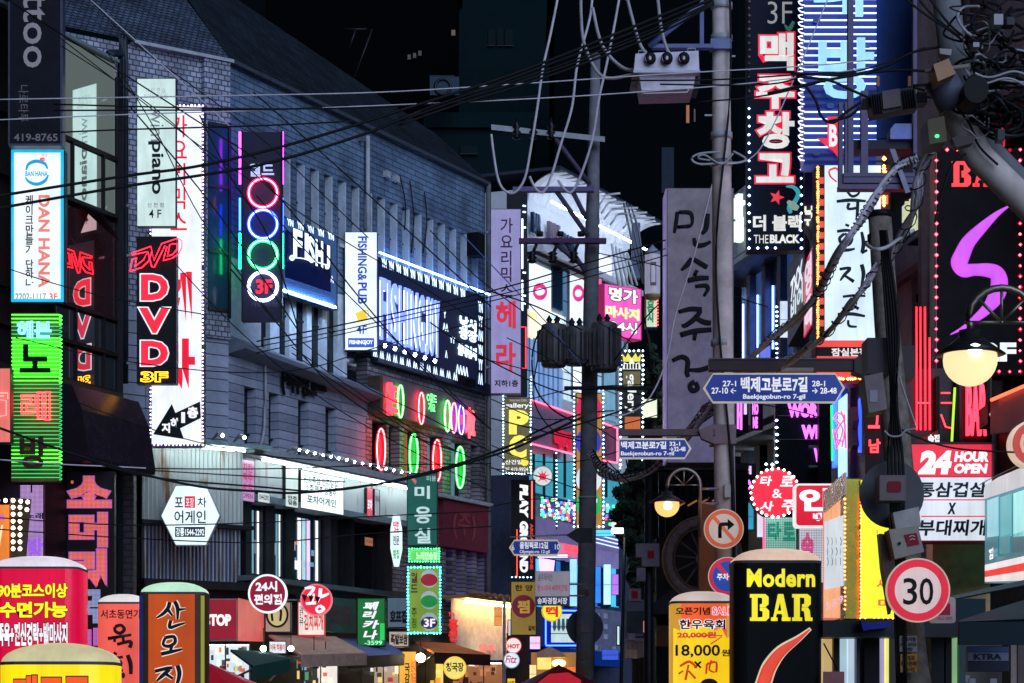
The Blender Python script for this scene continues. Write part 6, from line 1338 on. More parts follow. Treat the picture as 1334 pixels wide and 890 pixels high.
# thin lamp pole, far boxes pole
o = pole('lamp_pole', 'thin dark pole with a small bright street light head', [(814, 700, 30), (809, 890, 30)], [2, 2.4], K['dark'], 8)
b = MB(F(30)); b.strokes([[(814, 700, 1.2), (812, 694, 1.4), (803, 690, 1.5)]], K['dark'], 0, flat=1); b.build('arm', o)
b = MB(F(30)); b.box(797, 688, 812, 694, .0, .12, NE(235, 255, 215, 5)); b.build('lamp_head', o)
o = pole('utility_pole', 'thin black utility pole carrying grey boxes with red icons beside the tree', [(845, 560, 29), (845, 890, 29)], [5, 6.5], K['dark'], 10); fr = F(28.9)
for (x0, y0, x1, y1, ic) in ((837, 708, 859, 738, 1), (819, 767, 835, 783, 1), (829, 708, 837, 726, 0), (830, 740, 841, 757, 0), (818, 825, 827, 834, 0)):
    part(fr, o, 'junction_box', lambda b: b.box(x0, y0, x1, y1, -.05, .12, PT(135, 130, 135, .6)))
    if ic: part(fr, o, 'icon_plate', lambda b: b.box((x0+x1)/2-4.5, (y0+y1)/2-6, (x0+x1)/2+4.5, (y0+y1)/2+5, .121, .13, PT(190, 20, 40)))
part(fr, o, 'icon_ring', lambda b: b.ring(848, 722.5, 2.6, 2.6, .006, PT(110, 20, 30), .135)); part(fr, o, 'icon_ring', lambda b: b.ring(827, 774.5, 2.4, 2.4, .006, PT(110, 20, 30), .135))
s = thing('bamboo_blind', 'pale bamboo slat blind hanging low right of the middle pole', 'blind', pt(829, 862, 31)); fr = F(31)
for i in range(16): part(fr, s, 'slat', lambda b: b.box(814+i*1.95, 836-i*.25, 815.7+i*1.95, 858-i*.1, 0, .02, PT(190-i % 3*14, 160-i % 3*12, 135, .6)))
part(fr, s, 'rail', lambda b: b.box(812, 831, 847, 836, -.02, .04, K['grey']))
b = MB(F(32)); b.box(855, 815, 878, 842, -.2, 0, PT(120, 75, 45)); b.build('cardboard_panel', label='brown panel left of the sale air sign', cat='panel')
b = MB(F(32.2)); b.poly([(812, 790), (818, 780), (846, 782), (848, 828), (812, 830)], -.1, 0, PT(125, 135, 150)); b.box(817, 796, 844, 824, .005, .02, PT(70, 84, 96)); b.build('notice_case', label='grey rounded notice case under the small icon box', cat='notice case')
s = signbox('pink_card', 'small pink lit card above the bamboo blind', F(31.5), 837, 808, 843, 825, EM(235, 150, 135, .8), th=.04)
s = signbox('small_led_sign', 'tiny cyan and red shop light left of the thin lamp pole', F(40), 803, 815, 808, 841, EM(190, 230, 230, 1), th=.1)
# car roof / parasol bottom middle
o = thing('red_parasol', 'dark red parasol top at the bottom behind the middle pole', 'umbrella', pt(728, 1000, 30))
c0 = pt(728, 866, 30); A = [c0+Vector((math.cos(i*math.pi/7)*.62, math.sin(i*math.pi/7)*.62, -.3)) for i in range(14)]
b = MB(); b.add([c0]+A, [(0, 1+i, 1+(i+1) % 14) for i in range(14)], PT(120, 15, 35, .5)); b.build('canopy', o)
b = MB(); b.sweep([c0, c0+Vector((0, 0, -2.4))], .02, K['grey'], 6); b.build('pole', o)
o = thing('umbrella_panel', 'bright red lit parasol segment just below the dark red parasol', 'umbrella', pt(728, 990, 29.5))
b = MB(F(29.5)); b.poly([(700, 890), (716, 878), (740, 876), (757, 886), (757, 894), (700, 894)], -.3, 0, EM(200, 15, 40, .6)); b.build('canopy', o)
# ================================================================ sale and bar air signs
def sale(fr, o):
    part(fr, o, 'yellow_burst', lambda b: b.poly([(877, 1000), (877, 818), (886, 822), (893, 812), (901, 819), (907, 808), (916, 817), (924, 810), (930, 822), (940, 818), (947, 832), (955, 826), (955, 1000)], .004, .006, EM(250, 205, 25, .85)))
    part(fr, o, 'calligraphy', lambda b: b.strokes([[(886, 868, 1.4), (898, 862, 1.8), (908, 870, 1.2)], [(897, 866, 1.4), (893, 886, 1.6)], [(897, 874, 1.3), (906, 884, 1.4)], [(884, 878, 1.2), (890, 874, 1.2)], [(921, 865, 1.4), (933, 863, 1.4), (933, 876, 1.4)], [(921, 865, 1.4), (920, 878, 1.2)], [(927, 860, 1.2), (924, 872, 1.2), (931, 876, 1)]], EM(205, 60, 20, .8), .02, flat=.2))
    part(fr, o, 'price_stroke', lambda b: b.strokes([[(886, 830, .6), (935, 828, .6), (939, 830, .6), (926, 839, .8)]], EM(210, 50, 50, .8), .02, flat=.3))
    part(fr, o, 'picture', lambda b: b.disc(924, 893, 12, 9, .02, .03, PT(60, 50, 45)))
airsign('air_sign', 'orange and yellow sale air sign with beef price beside the black one', 17.5, 875, 959, 769, 784, EM(240, 95, 40, .8), EM(220, 200, 190, .65), EM(230, 170, 60, .6),
  [('오픈기념', 880, 791, 925, 801, BK, dict(w=.03, c=.01)), ('SALE', 928, 791, 954, 801, EM(235, 60, 90, 1), dict(w=.02, c=.012, ol=.07, olm=WO)), ('한우육회', 885, 807, 945, 820, PT(25, 30, 60), dict(w=.03, c=.012, ol=.075, olm=WO)), ('20,000원', 882, 823, 933, 832, EM(205, 60, 50, .8), dict(w=.04, c=.012)), ('18,000', 880, 840, 938, 857, BK, dict(w=.02, c=.012)), ('원', 940, 846, 951, 855, BK, dict(w=.03, c=.012)), ('×', 904, 861, 914, 871, BK, dict(w=.02, c=.012))], extra=sale)
def slab(b, fr, S, m, c, c1):
    for P in S: b.poly(P, c, c1, m)
def slabtext(b, fr, x, y, w_, h, ch, m, c=.006, c1=.01):
    """bold slab serif capitals B A R in px"""
    t = w_*.30; sf = h*.13
    def bxp(x0, y0, x1, y1): b.box(x0, y0, x1, y1, c, c1, m)
    if ch == 'B' or ch == 'R':
        bxp(x, y, x+w_*.22+t, y+sf); bxp(x, y+h-sf, x+w_*.22+t, y+h); bxp(x+w_*.1, y+sf, x+w_*.1+t, y+h-sf)
        b.poly([(x+w_*.52, y), (x+w_*.8, y), (x+w_*.97, y+h*.1), (x+w_*.97, y+h*.38), (x+w_*.8, y+h*.49), (x+w_*.52, y+h*.49), (x+w_*.52, y+h*.38), (x+w_*.64, y+h*.36), (x+w_*.64, y+h*.15), (x+w_*.52, y+h*.13)], c, c1, m)
        if ch == 'B': b.poly([(x+w_*.52, y+h*.5), (x+w_*.84, y+h*.5), (x+w_, y+h*.62), (x+w_, y+h*.88), (x+w_*.84, y+h), (x+w_*.52, y+h), (x+w_*.52, y+h*.87), (x+w_*.66, y+h*.85), (x+w_*.66, y+h*.64), (x+w_*.52, y+h*.62)], c, c1, m)
        else: b.poly([(x+w_*.5, y+h*.5), (x+w_*.82, y+h*.5), (x+w_*.92, y+h*.6), (x+w_*.96, y+h-sf), (x+w_*1.06, y+h-sf), (x+w_*1.06, y+h), (x+w_*.68, y+h), (x+w_*.62, y+h*.64), (x+w_*.5, y+h*.62)], c, c1, m)
    if ch == 'A':
        b.poly([(x+w_*.36, y), (x+w_*.64, y), (x+w_*.94, y+h), (x+w_*.62, y+h), (x+w_*.47, y+h*.3), (x+w_*.2, y+h), (x+w_*.08, y+h)], c, c1, m)
        bxp(x, y+h-sf, x+w_*.34, y+h-.01); bxp(x+w_*.56, y+h-sf, x+w_*1.02, y+h-.02); bxp(x+w_*.3, y+h*.62, x+w_*.62, y+h*.74)
YB = EM(240, 225, 20, .9)
def bar(fr, o):
    for i, ch in enumerate('BAR'):
        part(fr, o, 'slab_letter', lambda b: slabtext(b, fr, 977+i*27.5, 774, 25, 35, ch, YB))
    part(fr, o, 'swoosh', lambda b: b.strokes([[(1056, 819, 2.2), (1040, 832, 4.5), (1018, 848, 8), (1004, 866, 10), (998, 880, 10.5), (992, 900, 11)]], EM(225, 205, 180, .8), .0, flat=.05, k=1.0))
    part(fr, o, 'swoosh', lambda b: b.strokes([[(1055, 820, 1.0), (1040, 833, 3), (1018, 849, 6.2), (1004, 867, 8), (998, 880, 8.6), (992, 900, 9)]], EM(230, 70, 40, .8), .008, flat=.05, k=1.0))
airsign('air_sign', 'black air sign with tan dome and yellow modern bar lettering', 16, 957, 1072, 712, 731, paint('black_air_sign', (.008, .010, .011), .5, spec=.1), EM(215, 185, 165, .8), None, [('Modern', 973, 741, 1062, 765, YB, dict(w=.035, c=.008, sp=1.05))], extra=bar)
# ================================================================ right side buildings
RF = Fr(954, 44, 1334, 31)
def ra(px): return RF.ab(px, 300)[0]
def rz(px, py): return RF.ab(px, py)[1]
rb1 = thing('right_building', 'dark grey building receding on the right behind the beer warehouse sign', 'building', RF.w(3, 0, -1))
RW = tiles('grey_panel_wall', (.40, .42, .50), RF.ang, .9, .45, .015, var=.2)
rzt = rz(960, 250); zb1 = rz(954, 364); zb2 = rz(954, 500)
part(RF, rb1, 'core', lambda b: b.bx(0, 0, ra(1300), rzt, -4, -.4, K['black']))
part(RF, rb1, 'wall', lambda b: b.bx(0, zb1, ra(1140), rzt, -.4, 0, RW))
part(RF, rb1, 'overhang', lambda b: b.bx(-.1, zb1-.12, ra(1140), zb1, -.4, .35, K['dark']))
for i in range(7):
    a = .2+i*.9
    part(RF, rb1, 'window', lambda b: b.bx(a, zb2, a+.7, zb1-.12, -.14, -.12, EM(50, 80, 140, .45) if i % 2 else glass('blue_window_glass')))
    part(RF, rb1, 'pier', lambda b: b.bx(a+.7, zb2, a+.9, zb1-.12, -.4, 0, PT(110, 110, 130, .6)))
    if i in (0, 1, 2): part(RF, rb1, 'neon_strip', lambda b: b.bx(a+.1, zb2+.3, a+.13, zb1-.5, -.115, -.1, NE(110, 150, 255, 6)))
part(RF, rb1, 'wall', lambda b: b.bx(0, zb2-.9, ra(1140), zb2, -.4, 0, RW))
zb3 = rz(960, 592)
part(RF, rb1, 'ledge', lambda b: b.bx(0, zb3, ra(1060), zb3+.08, -.3, .5, TRM))
for i in range(5):
    a = .1+i*.8; m_ = EM(200, 220, 240, 1.2) if i in (0, 1, 3) else glass('blue_window_glass')
    part(RF, rb1, 'window', lambda b: b.bx(a, rz(960, 625), a+.45, zb3-.05, -.28, -.25, m_))
    part(RF, rb1, 'pier', lambda b: b.bx(a+.45, rz(960, 640), a+.8, zb3, -.4, 0, PT(70, 74, 84, .6)))
part(RF, rb1, 'wall', lambda b: b.bx(0, 0, ra(1140), rz(960, 640), -.4, 0, K['dark']))
# bright letters on the corner
b = MB(RF); b.text('바\n비', 953, 264, 971, 325, EM(225, 245, 225, 1.2), w=.05, c=.2, ext=.05); b.build('corner_lettering', label='glowing white Hangul letters on the grey building corner left of the beer sign', cat='sign')
# dark glass front with purple letters
fr = F(38)
s = thing('purple_letter_sign', 'dark shop glass with purple wine bar capitals cut off by a black post', 'sign', fr.p(1040, 640, 0))
part(fr, s, 'panel', lambda b: b.box(1010, 500, 1068, 700, -.2, 0, paint('dark_glass_panel', (.02, .028, .035), .2, bump=.02)))
PU = NE(225, 110, 245, 1.15)
LT(s, fr, [('WOR', 1026, 526, 1066, 544, PU, dict(w=.06, c=.03, ext=.02)), ('WI', 1044, 554, 1066, 572, PU, dict(w=.06, c=.03, ext=.02)), ('W', 1060, 583, 1074, 602, PU, dict(w=.06, c=.03, ext=.02))])
part(fr, s, 'transom', lambda b: (b.box(1010, 541, 1068, 542, .0, .02, K['grey']), b.box(1010, 572, 1068, 573, .0, .02, K['grey'])))
part(fr, s, 'post', lambda b: b.box(1067, 480, 1083, 720, -.2, .3, PT(36, 36, 44, .5)))
part(fr, s, 'spot_arm', lambda b: (b.box(1054, 580, 1068, 583, .1, .2, K['lgrey']), b.box(1054, 606, 1068, 609, .1, .2, K['lgrey'])))
s = thing('purple_vertical_letters', 'narrow purple neon letters seen under the large blue street sign', 'sign', F(39).p(980, 562, 0))
LT(s, F(39), [('ㅐ', 960, 524, 967, 560, PU, dict(w=.05, c=.03)), ('ㅣ', 969, 524, 973, 540, EM(220, 190, 250, 1), dict(w=.05, c=.03)), ('NO\nNE', 980, 525, 988, 558, PU, dict(w=.08, c=.03))])
part(F(39), s, 'backing', lambda b: (b.box(958, 520, 975, 563, -.1, 0, K['black']), b.box(978, 520, 994, 560, -.1, 0, K['black'])))
s = signbox('karaoke_letter_box', 'dark sign box with white and purple letters left of the tarot disc', F(37.5), 958, 604, 985, 650, None, case=PT(16, 14, 30), th=.3)
LT(s, F(37.5), [('래', 964, 607, 979, 618, EM(230, 190, 250, 1.1), dict(w=.04, c=.01)), ('SA', 958, 625, 984, 643, NE(220, 110, 250, 1.3), dict(w=.02, c=.02))])
b = MB(F(37)); b.bulbs([pt(1012, y, 37) for y in range(548, 608, 9)]+[pt(x, 605, 37) for x in (998, 1006)], .024, NE(215, 235, 255, 6)); b.bulbs([pt(1012, y, 37) for y in range(400, 470, 6)], .022, NE(170, 210, 255, 5)); b.sweep([pt(1012, 390, 37), pt(1012, 610, 37)], .01, K['dark'], 4); b.build('led_string', label='vertical string of white LED dots above the tarot disc sign', cat='light string')
for i, (x0, y0, x1, y1, Y_, col, st, lab, tx) in enumerate(((990, 450, 1004, 482, 40, (110, 130, 240), .8, 'small blue filler sign behind the large street sign arm', '주\n점'), (1016, 392, 1028, 440, 38, (210, 225, 245), .9, 'narrow white filler strip left of the angled letter board', '노\n래\n방'),
    (986, 628, 994, 700, 33, (225, 225, 245), .9, 'white filler strip just left of the tarot disc', '사\n주'), (963, 655, 982, 690, 36, (60, 170, 210), .7, 'cyan filler light box below the purple letter box', '미용'), (1150, 500, 1160, 545, 20, (230, 40, 50), .8, 'thin red filler strip beside the wooden pole', '비\n어'))):
    s = signbox('filler_street_sign', lab, F(Y_), x0, y0, x1, y1, EM(*col, st), th=.12, ins=.4)  # glowing filler boxes added in the dark gap on the right
    part(F(Y_), s, 'divider', lambda b: b.box(x0+.6, (y0+y1)/2, x1-.6, (y0+y1)/2+.6, .013, .02, K['grey']))
# ---- beer warehouse sign
fr = F(28)
s = signbox('beer_warehouse_sign', 'tall navy sign with red-outlined white Hangul and a red star', fr, 974, -80, 1047, 326, paint('navy_print', (.006, .012, .032), .4, spec=.1), case=PT(30, 30, 50), th=.25, ins=.8)
RO = EM(225, 30, 70, .85); CW = EM(225, 225, 220, .85)
LT(s, fr, [('3F', 1000, 2, 1032, 31, EM(150, 150, 150, .7), dict(w=-.008, c=.02)), ('맥', 990, 43, 1034, 92, CW, dict(w=.04, c=.03, ol=.085, olm=RO)), ('주', 985, 98, 1035, 142, CW, dict(w=.04, c=.03, ol=.085, olm=RO)), ('창', 986, 146, 1035, 194, CW, dict(w=.04, c=.03, ol=.085, olm=RO)), ('고', 985, 200, 1034, 238, CW, dict(w=.045, c=.03, ol=.09, olm=RO)),
 ('더', 981, 280, 998, 301, CW, dict(w=.04, c=.03)), ('블랙', 1006, 280, 1044, 301, CW, dict(w=.04, c=.03)), ('THE', 982, 306, 1001, 317, CW, dict(w=.0, c=.03)), ('BLACK', 1003, 305.5, 1042, 317, CW, dict(w=.05, c=.03))])
part(fr, s, 'star', lambda b: b.poly([(1012+r*math.sin(i*math.pi/5+.3), 257-r*math.cos(i*math.pi/5+.3)) for i, r in enumerate([10, 4.2]*5)], .013, .03, EM(220, 45, 60, .9)))
part(fr, s, 'swirl', lambda b: b.strokes([[(1024, 243, 1), (1034, 244, 2.5), (1040, 252, 3), (1036, 262, 3), (1029, 270, 4), (1030, 278, 2)]], EM(60, 170, 180, .7), .02, flat=.1))
part(fr, s, 'swirl', lambda b: b.strokes([[(1026, 262, 2), (1033, 268, 5), (1040, 272, 3)]], EM(150, 185, 170, .6), .024, flat=.1))
part(fr, s, 'flame', lambda b: b.strokes([[(1022, 32, 1), (1028, 38, 3), (1034, 28, 2)]], EM(50, 110, 90, .6), .02, flat=.1))
LBu = NE(170, 195, 255, 6)
part(fr, s, 'bulbs', lambda b: b.bulbs([p for p in border(fr, 976, 130, 1044, 323, 11.5, .03, 'lrb')], .017, LBu), kind='stuff')
part(fr, s, 'bulbs_unlit', lambda b: b.bulbs([fr.p(976, y, .03) for y in range(2, 125, 9)], .02, PT(190, 160, 130)), kind='stuff')
# ---- blue neon karaoke sign
fr = F(27)
s = thing('blue_neon_sign', 'large blue sign with white neon lines and pale Hangul at the top right', 'sign', fr.p(1090, 215, 0))
part(fr, s, 'case', lambda b: b.box(1047, -80, 1142, 215, -.3, 0, EM(5, 25, 105, .9)))
y = -30
while y < 212:
    lit = not (112 < y < 138 or y > 192); m_ = NE(150, 175, 255, 2.2) if lit else PT(70, 90, 150)
    part(fr, s, 'neon_tube', lambda b: b.box(1048, y, 1142, y+1.5, .03, .05, m_))
    part(fr, s, 'side_curl', lambda b: b.strokes([[(1048, y), (1043, y-1), (1040, y-5), (1046, y-6)]], NE(200, 205, 255, 1.6), .06, k=.8, n=5, flat=1, cr=2))
    y += 9.2
LB2 = EM(150, 210, 235, 1.0)
LT(s, fr, [('방', 1066, 50, 1138, 129, LB2, dict(w=.02, c=.12, ext=.02)), ('래', 1060, -60, 1124, 22, LB2, dict(w=.02, c=.12, ext=.02)), ('B', 1080, 162, 1091, 191, EM(240, 225, 230, 1), dict(w=.04, c=.1))])
part(fr, s, 'red_arrow', lambda b: b.poly([(1078, 152), (1093, 152), (1093, 205), (1084, 195), (1065, 180), (1078, 180)], .06, .09, EM(225, 20, 50, .9)))
for (x, y) in ((1064, 26), (1082, 137), (1064, 200), (1130, 60)): part(fr, s, 'clip', lambda b: b.disc(x, y, 5, 2.6, .03, .06, PT(120, 140, 190)))
b = MB(fr); b.box(1143, -60, 1189, 180, -.1, 0, paint('blue_banner', (.008, .05, .20), .5, var=.5, scale=1.5)); o = b.build('blue_banner', label='plain dark blue fabric banner right of the neon karaoke sign', cat='banner')
# ---- transformer platform frame
fr = F(20)
s = thing('platform_frame', 'violet-lit steel channel frame hanging in front of the blue neon sign', 'frame', fr.p(1130, 246, 0))
FM = PT(105, 95, 125, .45)
for x0, x1, y0, y1 in ((1093, 1098, 133, 246), (1101, 1104, 133, 236), (1105, 1112, -80, 228), (1122, 1131, 118, 226), (1190, 1195, -60, 250)): part(fr, s, 'upright', lambda b: b.box(x0, y0, x1, y1, -.05, .03, FM))
for y0, y1 in ((225, 230), (231, 238), (240, 246)): part(fr, s, 'rail', lambda b: b.box(1099 if y0 < 240 else 1093, y0, 1192, y1, -.15+y0*.0003, .05, FM))
part(fr, s, 'deck', lambda b: b.box(1112, 182, 1192, 194, -.3, -.05, PT(40, 40, 56)))
part(fr, s, 'box', lambda b: b.poly([(1160, 168), (1166, 161), (1188, 161), (1188, 181), (1160, 181)], -.2, 0, PT(130, 140, 200)))
part(fr, s, 'strut', lambda b: b.hexa([fr.p(1159, 194, .1), fr.p(1166, 194, .1), fr.p(1186, 250, .1), fr.p(1180, 252, .1)], [fr.p(1159, 194, 0), fr.p(1166, 194, 0), fr.p(1186, 250, 0), fr.p(1180, 252, 0)], PT(150, 150, 170)))
# ---- raw beef sign
fr = F(25)
s = signbox('raw_beef_sign', 'tall glowing white sign with black brushed Hangul and striped orange edge', fr, 1074, 215, 1148, 447, EM(205, 225, 238, .95), case=PT(90, 60, 90), th=.3, ins=.5)
OB = EM(225, 70, 45, .85)
part(fr, s, 'striped_edge', lambda b: b.box(1063, 215, 1073.8, 500, -.3, .0, PT(30, 14, 16)))
for i in range(14):
    part(fr, s, 'edge_light', lambda b: b.box(1066, 231+i*14.3, 1073.4, 239+i*14.3, .001, .02, OB))
part(fr, s, 'bulbs', lambda b: b.bulbs([fr.p(1065.5, 218+i*3.1, .02) for i in range(73)], .016, NE(255, 120, 50, 4)), kind='stuff')
part(fr, s, 'right_edge', lambda b: b.box(1148.2, 215, 1160, 300, -.3, .0, PT(70, 40, 50)))
for i in range(3): part(fr, s, 'edge_light', lambda b: b.box(1148.5, 226+i*28, 1157, 238+i*28, .001, .02, EM(235, 100, 50, 1)))
part(fr, s, 'bulbs', lambda b: b.bulbs([fr.p(1152, 196+i*3.4, .05) for i in range(24) if i % 6 < 4], .022, NE(255, 140, 60, 5)), kind='stuff')
S = Z([[(415, 110, 6), (440, 135, 7), (470, 125, 6), (480, 105, 5)], [(360, 162, 7), (430, 155, 9), (512, 160, 6)], [(425, 170, 8), (420, 200, 7), (470, 195, 7)], [(470, 165, 8), (468, 215, 8), (462, 248, 4)],
 [(405, 282, 6), (425, 290, 7)], [(362, 318, 7), (410, 312, 8), (450, 318, 5)], [(400, 330, 7), (375, 355, 8), (390, 385, 8), (425, 385, 8), (440, 350, 7), (400, 330, 6)], [(405, 390, 6), (400, 408, 6)], [(360, 418, 8), (420, 415, 8), (455, 408, 5)], [(490, 320, 7), (500, 380, 10), (492, 430, 9)], [(500, 375, 7), (525, 370, 4)], [(490, 430, 8), (520, 415, 6)],
 [(375, 515, 7), (430, 510, 8), (400, 545, 8), (378, 575, 4)], [(405, 550, 6), (450, 580, 9)], [(490, 490, 10), (500, 540, 10), (488, 605, 5)],
 [(392, 658, 6), (450, 652, 7), (510, 655, 5)], [(440, 665, 7), (420, 690, 8), (395, 720, 4)], [(430, 695, 6), (475, 722, 8)], [(365, 750, 7), (440, 748, 9), (508, 760, 6)], [(420, 780, 6), (425, 810, 7), (465, 815, 5)]], 1000, 222)
part(fr, s, 'calligraphy', lambda b: b.strokes(S, PT(25, 60, 68, .5), .02, flat=.1, k=1.05))
part(fr, s, 'red_mark', lambda b: b.strokes([[(1080, 222, 1.2), (1088, 219, 1.4), (1092, 222, 1)], [(1080, 223, 1.2), (1082, 230, 1.2), (1090, 237, 1)]], EM(220, 45, 50, .9), .02, flat=.2))
part(fr, s, 'red_band', lambda b: b.box(1062, 448, 1148, 500, -.3, .0, PT(120, 20, 20)))
for y0, y1 in ((443.5, 452), (464, 469), (484, 495)): part(fr, s, 'red_light', lambda b: b.box(1064, y0, 1145, y1, .013, .02, EM(230, 60, 40, .9)))
part(fr, s, 'black_band', lambda b: (b.box(1064, 452.5, 1145, 463.5, .013, .02, PT(20, 12, 14)), b.box(1064, 470, 1145, 483, .013, .02, PT(20, 12, 14))))
LT(s, fr, [('잠실본점', 1083, 453.5, 1130, 464, EM(225, 220, 220, .9), dict(w=.03, c=.025)), ('420-9393', 1076, 472, 1122, 482, EM(225, 220, 220, .9), dict(w=.05, c=.025))])
part(fr, s, 'bulbs', lambda b: b.bulbs([fr.p(1072+i*3, 493.5, .03) for i in range(20) if i % 5], .018, NE(255, 160, 80, 4)), kind='stuff')
# side board with white letters
fr = Fr(1026, 31, 1062, 27.5)
s = signbox('angled_letter_board', 'dark angled board with white letters and a red panel left of the raw beef sign', fr, 1026, 352, 1062, 452, PT(62, 58, 74, .5), case=PT(60, 50, 70), th=.2, ins=.5)
s2 = fr
LT(s, fr, [('7XX', 1030, 368, 1046, 396, EM(225, 230, 235, .9), dict(w=.05, c=.05)), ('영\n음', 1048, 345, 1058, 440, EM(225, 200, 210, .9), dict(w=.05, c=.06)), ('비어', 1030, 396, 1046, 422, EM(210, 225, 225, .8), dict(w=.05, c=.05))])
part(fr, s, 'red_panel', lambda b: b.box(1047, 345, 1059, 440, .012, .03, EM(190, 25, 60, .7)))
b = MB(F(28.2)); b.box(1048, 225, 1062, 350, -.2, 0, PT(110, 90, 130)); b.text('낙\n지', 1047, 268, 1061, 300, EM(235, 235, 215, 1), w=.05, c=.02); b.build('narrow_post_sign', label='narrow lilac upright with white letters between the two tall signs', cat='sign')
b = MB(F(27.6)); b.hexa([pt(1045, 297, 27.6), pt(1050, 292, 27.6), pt(1060, 305, 27.6), pt(1055, 315, 27.6)], [pt(1045, 297, 27.8), pt(1050, 292, 27.8), pt(1060, 305, 27.8), pt(1055, 315, 27.8)], PT(110, 90, 80)); b.build('floodlight', label='small brown floodlight head beside the narrow lilac upright', cat='floodlight')
# ---- white building right of the wooden pole
NF = Fr(1150, 29.5, 1235, 26.8)
def na(px): return NF.ab(px, 300)[0]
nb = thing('white_corner_building', 'pale building with louvred windows between the wooden pole and the bar sign', 'building', NF.w(1, 0, -1))
NZ = lambda x, y: NF.ab(x, y)[1]
WL2 = paint('streaked_white_render', (.55, .54, .55), .6, var=.35, scale=3)
part(NF, nb, 'core', lambda b: b.bx(0, 0, 8, NZ(1185, -100), -3, -.35, K['black']))
part(NF, nb, 'wall', lambda b: b.bx(0, NZ(1185, 358), 8, NZ(1185, 310), -.35, 0, WL2))
part(NF, nb, 'wall', lambda b: b.bx(0, NZ(1185, 230), 8, NZ(1185, -100), -.35, 0, paint('mauve_render', (.36, .30, .34), .6)))
part(NF, nb, 'sill', lambda b: b.bx(0, NZ(1185, 367), 8, NZ(1185, 358), -.35, .12, PT(150, 120, 120)))
part(NF, nb, 'pier', lambda b: b.bx(na(1172), 0, na(1190), NZ(1185, 367), -.35, .02, WL2))
for i in range(7):
    a = na(1191)+i*.12
    part(NF, nb, 'louvre', lambda b: b.bx(a, NZ(1195, 500), a+.05, NZ(1185, 367), -.2, -.1, PT(160, 160, 175)))
part(NF, nb, 'lit_window', lambda b: b.bx(na(1191), NZ(1195, 500), 8, NZ(1185, 367), -.34, -.3, EM(140, 135, 160, .5)))
for y in (385, 430, 470): part(NF, nb, 'hinge', lambda b: b.box(1191, y, 1194, y+9, -.1, .02, K['black']))
b = MB(NF)
s = thing('pale_letter_sign', 'row of tall cream channel letters on the pale building behind the cable bundle', 'sign', NF.w(na(1200), NZ(1200, 318), .2))
for i in range(6): part(NF, s, 'channel_letter', lambda b: b.text('비어광장호프'[i], 1184+i*5.6, 266-i*3.2, 1188.6+i*5.6, 306-i*2.4, EM(215, 220, 180, .75), w=.05, c=.2, ext=.04))
part(NF, s, 'rail', lambda b: b.box(1182, 318, 1218, 320, 0, .25, K['black']))
# siding wall at top right
fr = F(26)
s = thing('siding_building', 'mauve ribbed metal siding building at the top right corner', 'building', fr.p(1270, HOR, 0)-Vector((0, 0, 1.6)))
part(fr, s, 'siding', lambda b: corrug(b, fr, fr.ab(1196, 0)[0], fr.ab(1420, 0)[0], fr.ab(0, 620)[1], fr.ab(0, -120)[1], paint('mauve_siding', (.30, .23, .24), .5, .2), .14, .02, 0), kind='stuff')
part(fr, s, 'lit_window', lambda b: b.box(1273, -60, 1292, 96, .03, .06, EM(80, 100, 235, .8)))
part(fr, s, 'window_frame', lambda b: (b.box(1270, -60, 1273, 97, .03, .1, K['dark']), b.box(1292, -60, 1295, 97, .03, .1, K['dark'])))
part(fr, s, 'red_panel', lambda b: b.poly([(1304, 130), (1345, 100), (1345, 200), (1308, 190)], .03, .08, EM(220, 50, 75, .8)))
part(fr, s, 'downpipe', lambda b: (b.box(1256, -60, 1260, 200, .04, .1, PT(90, 70, 80)), b.box(1316, -60, 1319, 130, .04, .1, PT(60, 50, 60))))
part(fr, s, 'blue_poster', lambda b: b.box(1296, 120, 1306, 160, .05, .07, EM(130, 150, 200, .7)))
# ---- S bar sign
fr = F(24)
s = signbox('bar_sign', 'black bar sign with a purple S swoosh and red bulbs round its edge', fr, 1218, 193, 1344, 490, paint('black_gloss_panel', (.003, .002, .004), .3, spec=.06), case=PT(50, 20, 40), th=.3, ins=1)
PS = EM(205, 80, 240, .95)
part(fr, s, 'swoosh', lambda b: b.strokes([[(1317, 267, .6), (1300, 278, 3), (1280, 296, 6), (1262, 315, 8.2), (1253, 333, 9.5), (1250, 343, 10), (1256, 352, 8.5), (1270, 351.5, 7), (1286, 352, 8), (1298, 356, 9), (1302, 368, 10), (1298, 385, 9.5), (1286, 402, 6.5), (1270, 416, 4.2), (1255, 427, 2.2), (1238, 436, .6)]], PS, .02, flat=.05, k=1.12, cr=6, n=10))
RS2 = EM(245, 55, 55, .95)
for i, ch in enumerate('BAR'): part(fr, s, 'slab_letter', lambda b: slabtext(b, fr, 1240+i*27.5, 210, 25, 33, ch, RS2, .013, .03))
LT(s, fr, [('2F', 1278, 446, 1324, 471, EM(225, 235, 235, 1), dict(w=.05, c=.02))])
part(fr, s, 'led_wire', lambda b: (b.box(1219.5, 194, 1220, 489, .014, .03, K['lgrey'])))
part(fr, s, 'bulbs', lambda b: b.bulbs(border(fr, 1220, 195, 1329, 484, 13.9, .05), .015, NE(255, 60, 80, 6)), kind='stuff')
part(fr, s, 'bulb_rings', lambda b: b.bulbs(border(fr, 1220, 195, 1329, 484, 13.9, .03), .024, EM(215, 10, 40, .9)), kind='stuff')
